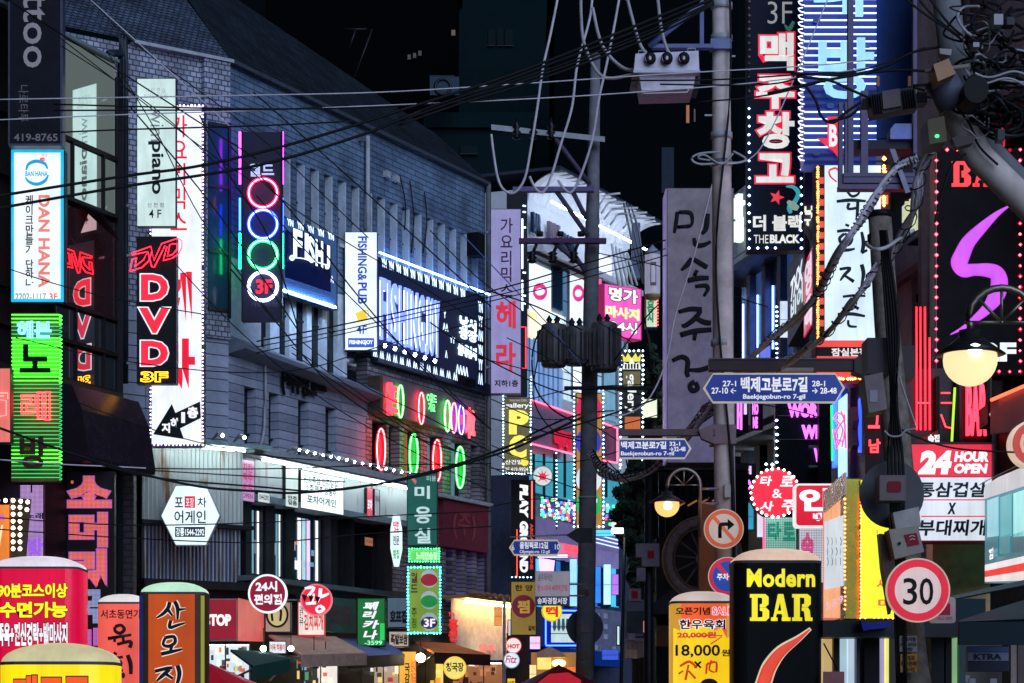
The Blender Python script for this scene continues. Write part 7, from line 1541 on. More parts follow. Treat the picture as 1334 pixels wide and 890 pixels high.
# ---- tarot disc
fr = F(23)
s = thing('tarot_sign', 'round red tarot sign ringed with white bulbs over an LED text board', 'sign', fr.p(1010, 720, 0))
part(fr, s, 'case', lambda b: b.disc(1010, 642, 32, 32, -.2, 0, PT(190, 60, 70)))
part(fr, s, 'face', lambda b: b.disc(1010, 642, 30.5, 30.5, .001, .01, EM(235, 20, 50, .95)))
LT(s, fr, [('타', 990, 620, 1006, 633, WO, dict(w=.03, c=.02, shear=.15)), ('로', 1016, 620, 1033, 634, WO, dict(w=.03, c=.02, shear=.15)), ('&', 1006, 637, 1019, 649, WO, dict(w=.01, c=.02)), ('사', 990, 653, 1008, 666, WO, dict(w=.03, c=.02, shear=.15)), ('주', 1018, 651, 1036, 666, WO, dict(w=.03, c=.02, shear=.15))])
part(fr, s, 'bulbs', lambda b: b.bulbs([fr.p(1010+31.5*math.cos(i*math.pi/13), 642+31.5*math.sin(i*math.pi/13), .04) for i in range(26)], .015, NE(255, 245, 250, 5)), kind='stuff')
part(fr, s, 'led_board', lambda b: b.box(995, 674, 1037, 740, -.1, 0, EM(150, 225, 205, .8, dots=60)))
part(fr, s, 'led_edge', lambda b: b.box(994, 674, 996.5, 740, .001, .01, NE(240, 60, 110, 1.2)))
LT(s, fr, [('타', 1000, 680, 1018, 705, EM(20, 165, 140, .9, dots=60), dict(w=.05, c=.01)), ('로', 1020, 680, 1036, 705, EM(20, 165, 140, .9, dots=60), dict(w=.05, c=.01))])
fr = F(22.5)
s = thing('red_photo_sign', 'red rounded square sign with white Hangul cut off by the striped box', 'sign', fr.p(1060, 686, 0))
def rrect(x0, y0, x1, y1, r): return [(cx_+r*math.cos(R(a)), cy_-r*math.sin(R(a))) for cx_, cy_, s0 in ((x1-r, y0+r, 0), (x0+r, y0+r, 90), (x0+r, y1-r, 180), (x1-r, y1-r, 270)) for a in range(s0, s0+91, 30)]
part(fr, s, 'case', lambda b: b.poly(rrect(1035, 630, 1095, 687, 5), -.15, 0, EM(235, 225, 225, .9)))
part(fr, s, 'face', lambda b: b.poly(rrect(1037.5, 632.5, 1092, 684.5, 4), .001, .01, EM(210, 15, 45, .9)))
LT(s, fr, [('인', 1041, 636, 1082, 666, WO, dict(w=.05, c=.02)), ('뱅', 1059, 668, 1071, 681, WO, dict(w=.05, c=.02))])
s = signbox('pink_led_board', 'white and pink dotted LED board under the red square sign', F(24), 1040, 688, 1075, 760, EM(225, 225, 240, .95, dots=60), th=.2)
LT(s, F(24), [('술', 1044, 694, 1060, 730, EM(245, 80, 150, 1, dots=60), dict(w=.06, c=.02))])
# angled striped boxes
fr = Fr(1072, 19.5, 1101, 18)
s = thing('striped_box_sign', 'angled coral ribbed box sign with a white poster and black strokes', 'sign', fr.p(1086, 808, 0))
part(fr, s, 'case', lambda b: b.add([fr.p(x, y, c) for c in (0, -.3) for x, y in ((1072, 640), (1101, 624), (1101, 804), (1072, 812))], [(0, 1, 2, 3), (7, 6, 5, 4), (0, 4, 5, 1), (2, 6, 7, 3), (1, 5, 6, 2), (0, 3, 7, 4)], EM(215, 110, 95, .65)))
for i in range(10): part(fr, s, 'rib', lambda b: b.box(1073+i*2.85, 641-i*1.5, 1074.2+i*2.85, 805, .001, .012, EM(245, 175, 130, .8)))
part(fr, s, 'poster', lambda b: b.add([fr.p(x, y, .03) for x, y in ((1074, 680), (1099, 671), (1099, 763), (1074, 768))], [(0, 1, 2, 3)], EM(205, 215, 225, .85)))
rnd = random.Random(9)
part(fr, s, 'brush_marks', lambda b: b.strokes([[(1078+(i % 4)*5.5, 700+(i//4)*13, .8), (1079+(i % 4)*5.5+rnd.uniform(-1, 1), 706+(i//4)*13, 1.5), (1078+(i % 4)*5.5, 711+(i//4)*13, .6)] for i in range(12)], PT(30, 40, 60), .04, flat=.2), kind='stuff')
part(fr, s, 'metal_cap', lambda b: b.box(1072.5, 641, 1100, 668, .013, .03, paint('brushed_copper', (.5, .32, .2), .25, .9)))
part(fr, s, 'lettering', lambda b: b.text('3 5 9', 1076, 786, 1098, 796, EM(230, 190, 210, .8), w=.03, c=.03))
fr = F(17.8)
s = signbox('yellow_box_sign', 'bright yellow lit box sign with orange bulbs behind the speed limit pole', fr, 1121, 625, 1172, 806, EM(240, 245, 30, .95), case=PT(140, 130, 20), th=.1, ins=.5)
part(fr, s, 'olive_side', lambda b: b.box(1101.3, 624, 1120.8, 806, -.3, -.03, paint('olive_brass', (.35, .30, .04), .25, .7)))
part(fr, s, 'bulbs', lambda b: b.bulbs([fr.p(1121.5, 645+i*4.6, .03) for i in range(35)]+[fr.p(1100.8, 645+i*5.5, .03) for i in range(28)]+[fr.p(1121+i*6, 805, .03) for i in range(8)], .010, NE(255, 110, 60, 4)), kind='stuff')
LT(s, fr, [('ㄴ', 1142, 690, 1148, 700, EM(220, 90, 40, 1), dict(w=.03, c=.02)), ('ㅅ', 1142, 755, 1152, 765, EM(220, 90, 40, 1), dict(w=.03, c=.02)), ('미', 1144, 780, 1162, 792, EM(220, 90, 40, 1), dict(w=.03, c=.02))])
# blue-lit oblique shopfront
fr = Fr(1084, 27, 1127, 25)
s = thing('blue_lit_facade', 'oblique facade strip with blue neon panels and a red neon figure', 'facade', fr.p(1105, 700, 0))
part(fr, s, 'case', lambda b: b.box(1084, 505, 1127, 700, -.3, 0, PT(70, 76, 110)))
for x0, x1, y0, y1, m_ in ((1084, 1091, 512, 610, NE(30, 80, 235, 1.3)), (1092, 1103, 522, 625, NE(90, 125, 255, 2.2)), (1118, 1125, 520, 590, NE(30, 60, 230, 1.6)), (1104, 1108, 505, 640, PT(110, 100, 120))):
    part(fr, s, 'neon_panel', lambda b: b.box(x0, y0, x1, y1, .01, .05, m_))
part(fr, s, 'red_neon', lambda b: b.strokes([[(1087, 545), (1092, 538), (1100, 545), (1093, 556), (1088, 570), (1097, 575)], [(1096, 536), (1101, 556), (1097, 582)], [(1086, 560), (1090, 584)], [(1090, 548), (1098, 560), (1092, 580)], [(1100, 540), (1102, 584)]], NE(255, 40, 60, 2.4), .12, k=1.1, flat=1))
part(fr, s, 'green_neon', lambda b: b.strokes([[(1083, 528), (1084, 600)]], NE(30, 200, 80, 1.6), .06, k=1, flat=1))
part(fr, s, 'guitar_shape', lambda b: b.poly([(1104, 534), (1110, 530), (1112, 548), (1110, 560), (1112, 580), (1109, 586), (1104, 583)], .06, .12, PT(120, 50, 25)))
s = signbox('red_neon_panel', 'black panel with red neon syllables left of the speed limit pole', F(21), 1127, 505, 1150, 640, None, case=PT(20, 12, 20), th=.2)
LT(s, F(21), [('그', 1131, 536, 1146, 558, NE(255, 45, 50, 2.4), dict(c=.05, bev=.03)), ('남', 1132, 572, 1147, 590, NE(255, 45, 50, 2.4), dict(c=.05, bev=.03))])
# red tubes and vertical BAR
fr = F(22.6)
s = thing('red_tube_wall', 'black wall with vertical red neon tubes under the bar sign', 'neon wall', fr.p(1230, 600, 0))
part(fr, s, 'panel', lambda b: b.box(1180, 480, 1292, 640, -.3, 0, paint('black_wet_wall', (.02, .012, .014), .25)))
for x in (1194, 1199, 1205, 1211): part(fr, s, 'neon_tube', lambda b: b.strokes([[(x, 400 if x < 1206 else 440), (x+.5, 560)]], NE(255, 20, 30, 5), .06, k=1, flat=1))
part(fr, s, 'neon_tube', lambda b: b.strokes([[(1226, 512), (1238, 512)], [(1226, 525), (1240, 525)], [(1226, 540), (1232, 556), (1240, 558)], [(1194, 525), (1212, 525)]], NE(255, 50, 60, 2), .06, k=1, flat=1, cr=1))
part(fr, s, 'vertical_lettering', lambda b: b.text('BAR', 1258, 500, 1284, 568, NE(255, 45, 65, 1.6), w=.02, c=.08, ext=.03))
part(fr, s, 'green_tube', lambda b: b.strokes([[(1244, 505), (1240, 575)]], NE(150, 190, 60, 1.2), .09, k=1.6, flat=1))
part(fr, s, 'orange_awning', lambda b: b.hexa([fr.p(1192, 575, .3), fr.p(1222, 560, .3), fr.p(1222, 590, .3), fr.p(1192, 592, .3)], [fr.p(1192, 575, .1), fr.p(1222, 560, .1), fr.p(1222, 590, .1), fr.p(1192, 592, .1)], PT(150, 50, 35)))
LT(s, fr, [('술집', 1209, 566, 1224, 577, EM(235, 230, 235, 1), dict(w=.05, c=.33))])
for x in (1220, 1246, 1286): part(fr, s, 'post', lambda b: b.box(x, 490, x+4, 640, .0, .12, K['black']))
fr = Fr(1290, 23, 1336, 20.5)
s = thing('grey_canopy_building', 'grey canopy with an orange neon edge and small arrow box at the right edge', 'building', fr.p(1310, 640, 0))
part(fr, s, 'canopy', lambda b: b.add([fr.p(x, y, c) for c in (.3, -.3) for x, y in ((1290, 522), (1340, 498), (1340, 560), (1290, 566))], [(0, 1, 2, 3), (7, 6, 5, 4), (0, 4, 5, 1), (2, 6, 7, 3), (1, 5, 6, 2), (0, 3, 7, 4)], PT(95, 90, 105)))
part(fr, s, 'neon_edge', lambda b: b.strokes([[(1292, 521), (1334, 503)]], NE(255, 80, 50, 1.6), .35, k=2, flat=1))
part(fr, s, 'wall', lambda b: b.box(1290, 560, 1340, 660, -.3, 0, K['dark']))
s = signbox('arrow_box_sign', 'small grey box with three white arrows under the canopy', F(21), 1287, 526, 1320, 552, None, case=PT(46, 42, 52), th=.4)
LT(s, F(21), [('◆◆◆', 1289, 534, 1304, 546, EM(225, 230, 235, 1), dict(c=.01))])
# 24 hour sign
fr = F(19)
s = thing('twenty_four_hour_sign', 'red and white restaurant sign reading 24 hour open', 'sign', fr.p(1240, 706, 0))
part(fr, s, 'case', lambda b: b.box(1186, 577, 1294, 706, -.25, 0, PT(150, 30, 40)))
part(fr, s, 'red_face', lambda b: b.box(1187, 579, 1292, 621, .001, .01, EM(222, 20, 50, .88)))
part(fr, s, 'white_face', lambda b: b.box(1187, 622, 1292, 704, .001, .01, EM(215, 222, 232, .88)))
part(fr, s, 'red_rule', lambda b: (b.box(1200, 650.5, 1284, 652, .011, .015, EM(215, 30, 60, .9)), b.box(1200, 672, 1284, 673.5, .011, .015, EM(215, 30, 60, .9))))
NVT = PT(22, 45, 66)
LT(s, fr, [('24', 1196, 587, 1240, 618, WO, dict(w=.07, c=.02, shear=.15)), ('HOUR', 1243, 588, 1288, 602, WO, dict(w=.06, c=.02, shear=.15)), ('OPEN', 1243, 604, 1287, 617, WO, dict(w=.06, c=.02, shear=.15)),
 ('통삼겹살', 1196, 628, 1286, 648, NVT, dict(w=.03, c=.02, shear=.1)), ('X', 1234, 655, 1246, 670, NVT, dict(w=.06, c=.02, shear=.2)), ('부대찌개', 1196, 677, 1286, 698, NVT, dict(w=.03, c=.02, shear=.1))])
part(fr, s, 'frame', lambda b: (b.box(1185.5, 576, 1294.5, 578, -.25, .02, K['dark']), b.box(1292.5, 578, 1294.5, 706, -.25, .02, PT(120, 60, 70))))
b = MB(F(20)); b.box(1215, 706, 1290, 860, -.3, 0, paint('gold_brown_panel', (.28, .19, .08), .3, .6, .4, 4)); b.build('gold_panel_wall', label='glossy gold-brown wall panel below the 24 hour sign', cat='wall')
# teal lit shop at the right edge
fr = Fr(1283, 18.5, 1340, 16.8)
s = thing('teal_shopfront', 'bright teal glazed upper shopfront with white curved canopy at the right edge', 'shop', fr.p(1310, 760, 0))
part(fr, s, 'wall', lambda b: b.add([fr.p(x, y, c) for c in (0, -.4) for x, y in ((1283, 640), (1345, 612), (1345, 760), (1283, 760))], [(0, 1, 2, 3), (7, 6, 5, 4), (0, 4, 5, 1), (2, 6, 7, 3), (1, 5, 6, 2), (0, 3, 7, 4)], EM(50, 150, 165, .45)))
for i, (x0, x1, y0, y1, m_) in enumerate(((1286, 1301, 652, 700, EM(140, 205, 220, .8)), (1303, 1318, 648, 700, EM(90, 190, 200, .7)), (1320, 1336, 643, 700, EM(150, 220, 220, .9)), (1286, 1300, 702, 726, EM(30, 130, 145, .6)), (1302, 1316, 700, 722, EM(60, 160, 170, .6)), (1318, 1336, 697, 720, EM(20, 120, 135, .6)))):
    part(fr, s, 'pane', lambda b: b.add([fr.p(x, y, .02) for x, y in ((x0, y0), (x1, y0-(x1-x0)*.35), (x1, y1-(x1-x0)*.1), (x0, y1))], [(0, 1, 2, 3)], m_))
def strip(y0, y1, yr0, yr1, m_, c): part(fr, s, 'stripe', lambda b: b.add([fr.p(1283, y0, c), fr.p(1345, yr0, c), fr.p(1345, yr1, c), fr.p(1283, y1, c)], [(0, 1, 2, 3)], m_))
strip(736, 744, 722, 731, EM(225, 225, 230, .9), .03); strip(744, 752, 731, 742, EM(225, 60, 55, .9), .032); strip(752, 758, 742, 756, EM(225, 220, 220, .9), .034)
part(fr, s, 'canopy', lambda b: b.add([fr.p(x, y, c) for c in (.07, .036) for x, y in ((1283, 633), (1300, 622), (1345, 603), (1345, 630), (1283, 650))], [(0, 1, 2, 3, 4), (9, 8, 7, 6, 5), (0, 5, 6, 1), (1, 6, 7, 2), (3, 8, 9, 4), (4, 9, 5, 0)], EM(200, 205, 210, .75)))
part(fr, s, 'canopy_rail', lambda b: b.strokes([[(1276, 632), (1290, 624), (1345, 597)]], K['lgrey'], .08, k=.6, flat=1))
LT(s, fr, [('점', 1288, 716, 1294, 730, WO, dict(w=.04, c=.04))])
# teal awnings and the shop under them
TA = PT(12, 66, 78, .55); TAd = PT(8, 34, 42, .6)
o = thing('teal_awning', 'dark teal canvas awning at the lower right corner', 'awning', pt(1300, 840, 14.5))
b = MB(); b.hexa([pt(1250, 808, 14.5), pt(1345, 778, 16.2), pt(1345, 806, 14.2), pt(1250, 810, 14.2)], [pt(1250, 812, 14.5), pt(1345, 812, 16.2), pt(1345, 812, 14.25), pt(1250, 813, 14.25)], TA); b.build('canopy', o)
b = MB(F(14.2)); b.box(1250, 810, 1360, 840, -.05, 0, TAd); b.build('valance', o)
o = thing('teal_upper_awning', 'narrow teal awning strip running behind the corner awning', 'awning', pt(1290, 790, 17))
b = MB(); b.hexa([pt(1238, 777, 17), pt(1345, 753, 16), pt(1345, 760, 15.8), pt(1238, 781, 16.8)], [pt(1238, 779, 17.1), pt(1345, 755, 16.1), pt(1345, 762, 15.9), pt(1238, 783, 16.9)], PT(30, 120, 130, .5)); b.build('canopy', o)
b = MB(F(17.2)); b.box(1236, 780, 1284, 808, -.1, 0, PT(10, 50, 60)); b.build('side_panel', o)
s = signbox('brand_panel_sign', 'dim navy and grey panel sign with white capitals below the corner awning', F(15), 1260, 842, 1315, 875, PT(20, 26, 52, .4), case=PT(40, 44, 60), th=.05, ins=.4)
part(F(15), s, 'grey_stripe', lambda b: b.box(1261, 850, 1314, 861, .013, .018, PT(120, 120, 145)))
part(F(15), s, 'blue_stripe', lambda b: b.box(1261, 843, 1314, 849, .013, .018, PT(60, 84, 130)))
LT(s, F(15), [('KTRA', 1269, 851.5, 1305, 859.5, PT(22, 22, 40), dict(w=.04, c=.022))])
fr = F(16)
o = thing('street_shopfront', 'glazed street level shopfront behind the speed limit pole', 'shop', fr.p(1200, HOR, 0)-Vector((0, 0, 1.6)))
part(fr, o, 'dark_header', lambda b: b.box(1072, 808, 1250, 830, -.3, 0, K['dark']))
part(fr, o, 'back', lambda b: b.box(1072, 826, 1400, 1200, -.9, -.7, EM(60, 62, 66, .25)))
rnd = random.Random(4)
for i, (x0, x1, m_) in enumerate(((1074, 1084, EM(215, 180, 120, .6)), (1086, 1094, PT(60, 56, 54)), (1096, 1103, EM(170, 200, 215, .7)), (1105, 1113, EM(190, 210, 225, .7)), (1116, 1120, PT(90, 90, 100)), (1126, 1146, PT(16, 18, 22)), (1148, 1152, EM(190, 180, 220, .6)), (1154, 1158, EM(240, 235, 120, .9)), (1213, 1230, PT(20, 22, 24)), (1232, 1240, PT(12, 12, 14)), (1241, 1247, EM(140, 190, 130, .6)), (1250, 1258, PT(70, 90, 94)), (1317, 1325, PT(150, 130, 120)), (1326, 1345, PT(90, 76, 70)))):
    part(fr, o, 'post' if i % 2 else 'door_panel', lambda b: b.box(x0, 829, x1, 1200, -.5+i*.002, -.3+i*.01, m_))
for x, y in ((1254, 880), (1262, 884), (1290, 884), (1212, 862)): part(fr, o, 'paper_notice', lambda b: b.box(x, y, x+9, y+9, -.25, -.24, PT(150, 150, 155)))
part(fr, o, 'folding_arm', lambda b: b.strokes([[(1073, 838, 1), (1091, 872, 1)]], K['black'], .05, flat=1))
part(fr, o, 'menu_stand', lambda b: b.box(1073, 875, 1100, 900, .02, .05, PT(185, 120, 120)))
part(fr, o, 'blue_tarp', lambda b: b.poly([(1121, 808), (1135, 812), (1160, 807), (1158, 818), (1135, 820), (1125, 822)], .02, .1, PT(40, 50, 160)))
# round orange sign at the right edge
o, fr = roundsign('round_orange_sign', 'orange-red round sign cropped by the right edge', 15, 1348, 578, 32, EM(195, 60, 35, .65), EM(225, 200, 180, .7), None)
part(fr, o, 'mark', lambda b: b.strokes([[(1334, 566, 2), (1331, 578, 2.5), (1334, 590, 2)]], EM(225, 180, 150, .7), .02, flat=.2))
# ================================================================ wooden pole with its fittings
wp = pole('utility_pole', 'dark creosoted wooden pole carrying the speed limit sign and grey boxes', [(1146, 278, 15.5), (1155, 420, 15.4), (1167, 560, 15.2), (1180, 720, 15), (1190, 890, 15)], [15, 16, 18.5, 20, 23], K['wood'], 18)
fr = F(14.9)
wpp = lambda nm, fn: part(fr, wp, nm, fn)
for (x, y, r_) in ((1146, 280, 15.6), (1147, 310, 16), (1148, 318, 16)): wpp('band', lambda b: b.lathe(0, [(r_*15.5/FPX, -.02), (r_*15.5/FPX+.006, -.02), (r_*15.5/FPX+.006, .02), (r_*15.5/FPX, .02)], pt(x, y, 15.5), K['black'], 16))
GB = PT(135, 118, 118, .6)
wpp('control_box', lambda b: b.poly([(1126, 490), (1150, 485), (1156, 533), (1132, 538)], -.1, .16, GB))
wpp('box_label', lambda b: b.box(1133, 508, 1143, 524, .161, .165, PT(160, 150, 165)))
wpp('sign_back', lambda b: b.disc(1162, 644, 42, 44, -.04, -.02+.0, PT(88, 86, 92, .5), n=36))
wpp('wifi_box', lambda b: b.box(1146, 619, 1180, 652, .1, .3, PT(120, 106, 106, .5)))
wpp('red_icon', lambda b: b.poly(rrect(1156, 627, 1174, 641, 3), .301, .306, PT(130, 18, 40)))
wpp('wifi_box', lambda b: b.poly([(1158, 690), (1196, 685), (1204, 719), (1166, 728)], .1, .3, PT(165, 152, 140, .5)))
wpp('red_icon', lambda b: b.poly([(1178, 697), (1194, 694), (1198, 709), (1183, 712)], .301, .306, PT(150, 20, 40)))
wpp('wifi_arcs', lambda b: b.strokes([[(1184, 700, .6), (1188, 698, .6), (1192, 699, .6)], [(1185, 704, .6), (1188.5, 702, .6), (1192, 703, .6)]], PT(220, 200, 200), .31, flat=.4))
wpp('black_dot', lambda b: b.disc(1172, 708, 2, 2, .301, .31, K['black']))
wpp('white_box', lambda b: b.poly([(1163, 668), (1197, 660), (1200, 686), (1168, 692)], .0, .2, PT(170, 165, 162, .5)))
wpp('metal_guard', lambda b: b.poly([(1146, 695), (1160, 697), (1170, 760), (1160, 800), (1150, 740)], .0, .12, PT(110, 95, 98)))
wpp('junction_box', lambda b: b.box(1130, 440, 1160, 487, -.2, .05, PT(66, 55, 60)))
wpp('sticker', lambda b: b.box(1172, 828.5, 1195, 849, .125, .13, PT(140, 140, 140)))
wpp('sticker', lambda b: b.box(1173, 852, 1195, 876, .125, .13, PT(185, 130, 40)))
LT(wp, fr, [('대게자동\n010-5020\n9980', 1173, 830, 1194, 848, PT(25, 22, 22), dict(w=.02, c=.134)), ('대게차\n특가판매\n010-92', 1174, 854, 1194, 875, PT(40, 20, 10), dict(w=.02, c=.134))])
for i in range(5): wpp('cable', lambda b: b.sweep(cat([tuple(fr.p(x+i*1.7-3, y, .10+.008*i)) for x, y in ((1150, 300), (1158+i*2, 420), (1164, 520), (1160+i*3, 600), (1166+i*2, 700), (1172+i, 890))], 5), .010, K['cable'], 5))
wpp('wire_wrap', lambda b: b.sweep(cat([tuple(fr.p(x, y, .16)) for x, y in ((1152, 561), (1160, 568), (1172, 568), (1180, 561), (1193, 558), (1192, 552), (1176, 505), (1172, 490))], 5), .006, K['lgrey'], 5))
def d3(fr, o): LT(o, fr, [('3', 1176.5, 753, 1195, 788, PT(14, 12, 12), dict(w=.01, c=.02)), ('0', 1198, 753, 1216, 788, PT(14, 12, 12), dict(w=.01, c=.02))])
tdisc('speed_limit_sign', 'round 30 speed limit sign with red rim on the wooden pole', 14.6, 1196, 769, 42, EM(215, 15, 45, .75), .72, 0, EM(215, 190, 190, .72), d3)
s = thing('parking_plate', 'pale plate with a red corner peeking behind the speed limit sign', 'traffic sign', pt(1230, 812, 14.75)); fr = F(14.75)
part(fr, s, 'plate', lambda b: b.poly(rrect(1210, 778, 1245, 812, 4), -.02, 0, PT(190, 160, 160)))
part(fr, s, 'red_mark', lambda b: b.box(1216, 786, 1238, 801, .001, .005, PT(170, 20, 50)))
part(fr, s, 'lettering', lambda b: b.text('속도제한', 1222, 803, 1241, 808, PT(150, 60, 70), c=.006))
# leaning pole at the top right with its gear
lp = thing('leaning_pole', 'thick concrete pole with a leaning brace crossing the top right corner', 'pole', pt(1350, 290, 12))
b = MB(); b.sweep([pt(1226, -60, 12.3), pt(1240, 60, 12.3), pt(1262, 150, 12.3), pt(1290, 200, 12.3), pt(1350, 262, 12.3), pt(1600, 500, 12.3)], [18*12.3/FPX]*6, CON2, 16); b.build('shaft', lp)
b = MB(); b.sweep([pt(1226, 96, 12), pt(1244, 150, 12), pt(1276, 205, 12), pt(1350, 278, 12), pt(1600, 520, 12)], [19*12/FPX]*5, CON, 16); b.build('brace', lp)
b = MB(); _q = pt(1600, 440, 12.15); b.sweep([_q, Vector((_q.x, _q.y, 0))], .1, CON, 16); b.build('post', lp)
fr = F(11.7)
lpp = lambda nm, fn: part(fr, lp, nm, fn)
lpp('clamp_box', lambda b: b.poly([(1216, 84), (1236, 76), (1245, 96), (1222, 106)], -.05, .1, PT(185, 140, 105)))
lpp('sleeve', lambda b: b.sweep([fr.p(1224, 102, -.1), fr.p(1244, 138, -.1)], .082, PT(95, 95, 112), 14))
lpp('round_fitting', lambda b: b.disc(1272, 116, 16, 18, -.1, .1, K['black']))
lpp('meter_box', lambda b: b.poly([(1208, 156), (1230, 151), (1234, 184), (1211, 188)], -.1, .1, PT(90, 78, 55)))
lpp('green_light', lambda b: b.disc(1221, 177, 2.6, 2, .1, .11, NE(40, 220, 110, 1.5)))
lpp('bolt_arm', lambda b: b.sweep([fr.p(1205, 93, .05), fr.p(1262, 86, .05)], .011, PT(140, 130, 120), 6))
lpp('small_clamp', lambda b: b.poly([(1224, 63), (1240, 64), (1239, 72), (1225, 70)], .0, .08, PT(165, 160, 160)))
lpp('hand_clamp', lambda b: b.poly([(1240, 180), (1250, 176), (1272, 178), (1268, 186), (1246, 192)], .0, .08, PT(70, 60, 55)))
# splice box on the cable
sb = thing('splice_box', 'ribbed grey cable splice enclosure hanging on black cables at the top right', 'cable box', pt(1163, 150, 12.5)); fr = F(12.5)
part(fr, sb, 'body', lambda b: b.poly([(1132, 122), (1192, 113), (1196, 140), (1136, 150)], -.06, .06, PT(74, 68, 74)))
part(fr, sb, 'label_plate', lambda b: b.poly([(1149, 119), (1172, 115), (1174, 138), (1151, 142)], .061, .075, PT(125, 112, 112)))
for i in range(5): part(fr, sb, 'rib', lambda b: b.poly([(1134+i*3, 123-i*.4), (1135+i*3, 123-i*.4), (1138+i*3, 149-i*.4), (1137+i*3, 149-i*.4)], .061, .085, K['black']))
for i in range(5): part(fr, sb, 'rib', lambda b: b.poly([(1176+i*3.4, 117-i*.4), (1177+i*3.4, 117-i*.4), (1180+i*3.4, 141-i*.4), (1179+i*3.4, 141-i*.4)], .061, .085, K['black']))
part(fr, sb, 'end_gland', lambda b: (b.box(1124, 128, 1133, 138, -.04, .04, K['black']), b.box(1195, 120, 1208, 134, -.05, .05, K['black'])))
for x in (1142, 1183): part(fr, sb, 'hanger_hook', lambda b: b.box(x, 99, x+4, 112, .0, .02, PT(200, 130, 100)))
# ================================================================ overhead cables
def wire(label, P, r, m=None, cr=6, n=5, group=None, name='overhead_cable'):
    b = MB(); b.sweep(cat([tuple(pt(*p)) for p in P], cr), r, m or K['cable'], n)
    return b.build(name, label=label, cat='cable', group=group)
CB, CG = K['cable'], K['cableg']
CV = paint('cable_violet_grey', (.72, .66, .72), .5, bump=0)
wire('upper of the two thick black cables rising across the left half', [(-40, 260, 13), (0, 255, 13), (160, 230, 13), (250, 218, 13), (334, 200, 13), (434, 172, 13), (534, 140, 13), (667, 97, 13), (800, 45, 13), (930, -8, 13)], .0085)
wire('lower of the two thick black cables rising across the left half', [(-40, 276, 13), (0, 271, 13), (150, 245, 13), (334, 216, 13), (471, 176, 13), (540, 148, 13), (667, 102, 13.1), (800, 52, 13.1), (930, -2, 13.1)], .0085)
for i, (dy, r) in enumerate(((8, .006), (13, .007), (4, .005))):
    wire(['black cable strand bundled below the thick pair near the line switch', 'lowest black strand of the bundle rising to the pale pole', 'thin strand inside the rising cable bundle'][i], [(520, 150+dy, 13), (600, 122+dy, 13), (667, 102+dy, 13), (760, 70+dy, 13), (860, 30+dy, 13), (930, 0+dy*.4, 13)], r)
GW = 'thin grey lines crossing the whole upper street'
for i, P in enumerate(([(-20, 130), (334, 124), (500, 120), (667, 110), (860, 97), (1050, 86), (1134, 78)], [(-20, 157), (200, 148), (334, 144), (667, 130), (860, 118), (1000, 106), (1134, 88)])):
    wire('%s of the two thin pale lines crossing the whole upper street' % ('upper', 'lower')[i], [(x, y, 16) for x, y in P], .0042, CV, group=GW)
BW = 'black service lines across the upper street'
SVC = ['near the eave of the tiled building, upper one', 'near the eave of the tiled building, short one', 'crossing the piano studio sign', 'under the white line switch', 'from the line switch to the blue neon sign', 'crossing the beer warehouse sign low']
for sv, P in zip(SVC, ([(70, 136), (334, 142), (520, 138), (700, 125)], [(70, 144), (334, 143), (420, 140)], [(70, 173), (160, 169), (334, 164), (460, 158)], [(820, 105), (930, 104), (1030, 98), (1120, 92), (1205, 62)], [(860, 110), (1000, 110), (1060, 96), (1130, 96)], [(910, 133), (1000, 124), (1100, 100), (1180, 90)])):
    wire('black service line '+sv, [(x, y, 15) for x, y in P], .0055, CB, group=BW)
SW = wire('heavy black cable sagging across the lower middle from left to right', [(-20, 552, 14), (0, 558, 14), (82, 587, 14), (175, 615, 14), (260, 634, 14), (334, 640, 14), (392, 642, 14), (484, 632, 14), (559, 617, 14), (659, 588, 14), (710, 566, 14), (760, 543, 14)], .0075)
wire('second black cable twisted over the sagging one, lower middle', [(120, 602, 14.1), (200, 622, 14.1), (334, 634, 14.1), (420, 640, 14.1), (500, 629, 14.1), (600, 603, 14.1), (680, 575, 14.1), (770, 548, 14.1), (855, 520, 14.1)], .0055)
wire('black cable rising from the sagging bundle to the middle pole', [(560, 616, 14.2), (660, 583, 14.2), (700, 562, 14.2), (755, 540, 14.2), (800, 535, 20)], .006)
for i, P in enumerate(([(0, 600), (150, 609), (334, 611), (500, 606), (640, 604)], [(-10, 689), (150, 700), (334, 707), (460, 697), (560, 690), (640, 686)], [(-10, 674), (160, 684), (334, 681), (480, 673), (640, 666)], [(180, 612), (334, 621), (450, 628)])):
    wire(['black line running level just under the corrugated ledge', 'lower of two black lines crossing the windows below the corrugated fascia', 'upper of two black lines crossing the windows below the corrugated fascia', 'short black line near the hexagonal sign top'][i], [(x, y, 17) for x, y in P], .0045)
wire('pale line running level over the black curved awning', [(0, 599, 16), (80, 605, 16), (150, 608, 16), (190, 610, 16)], .0045, CV)
FW = 'thin drop wires fanning over the long left building'
rnd = random.Random(3)
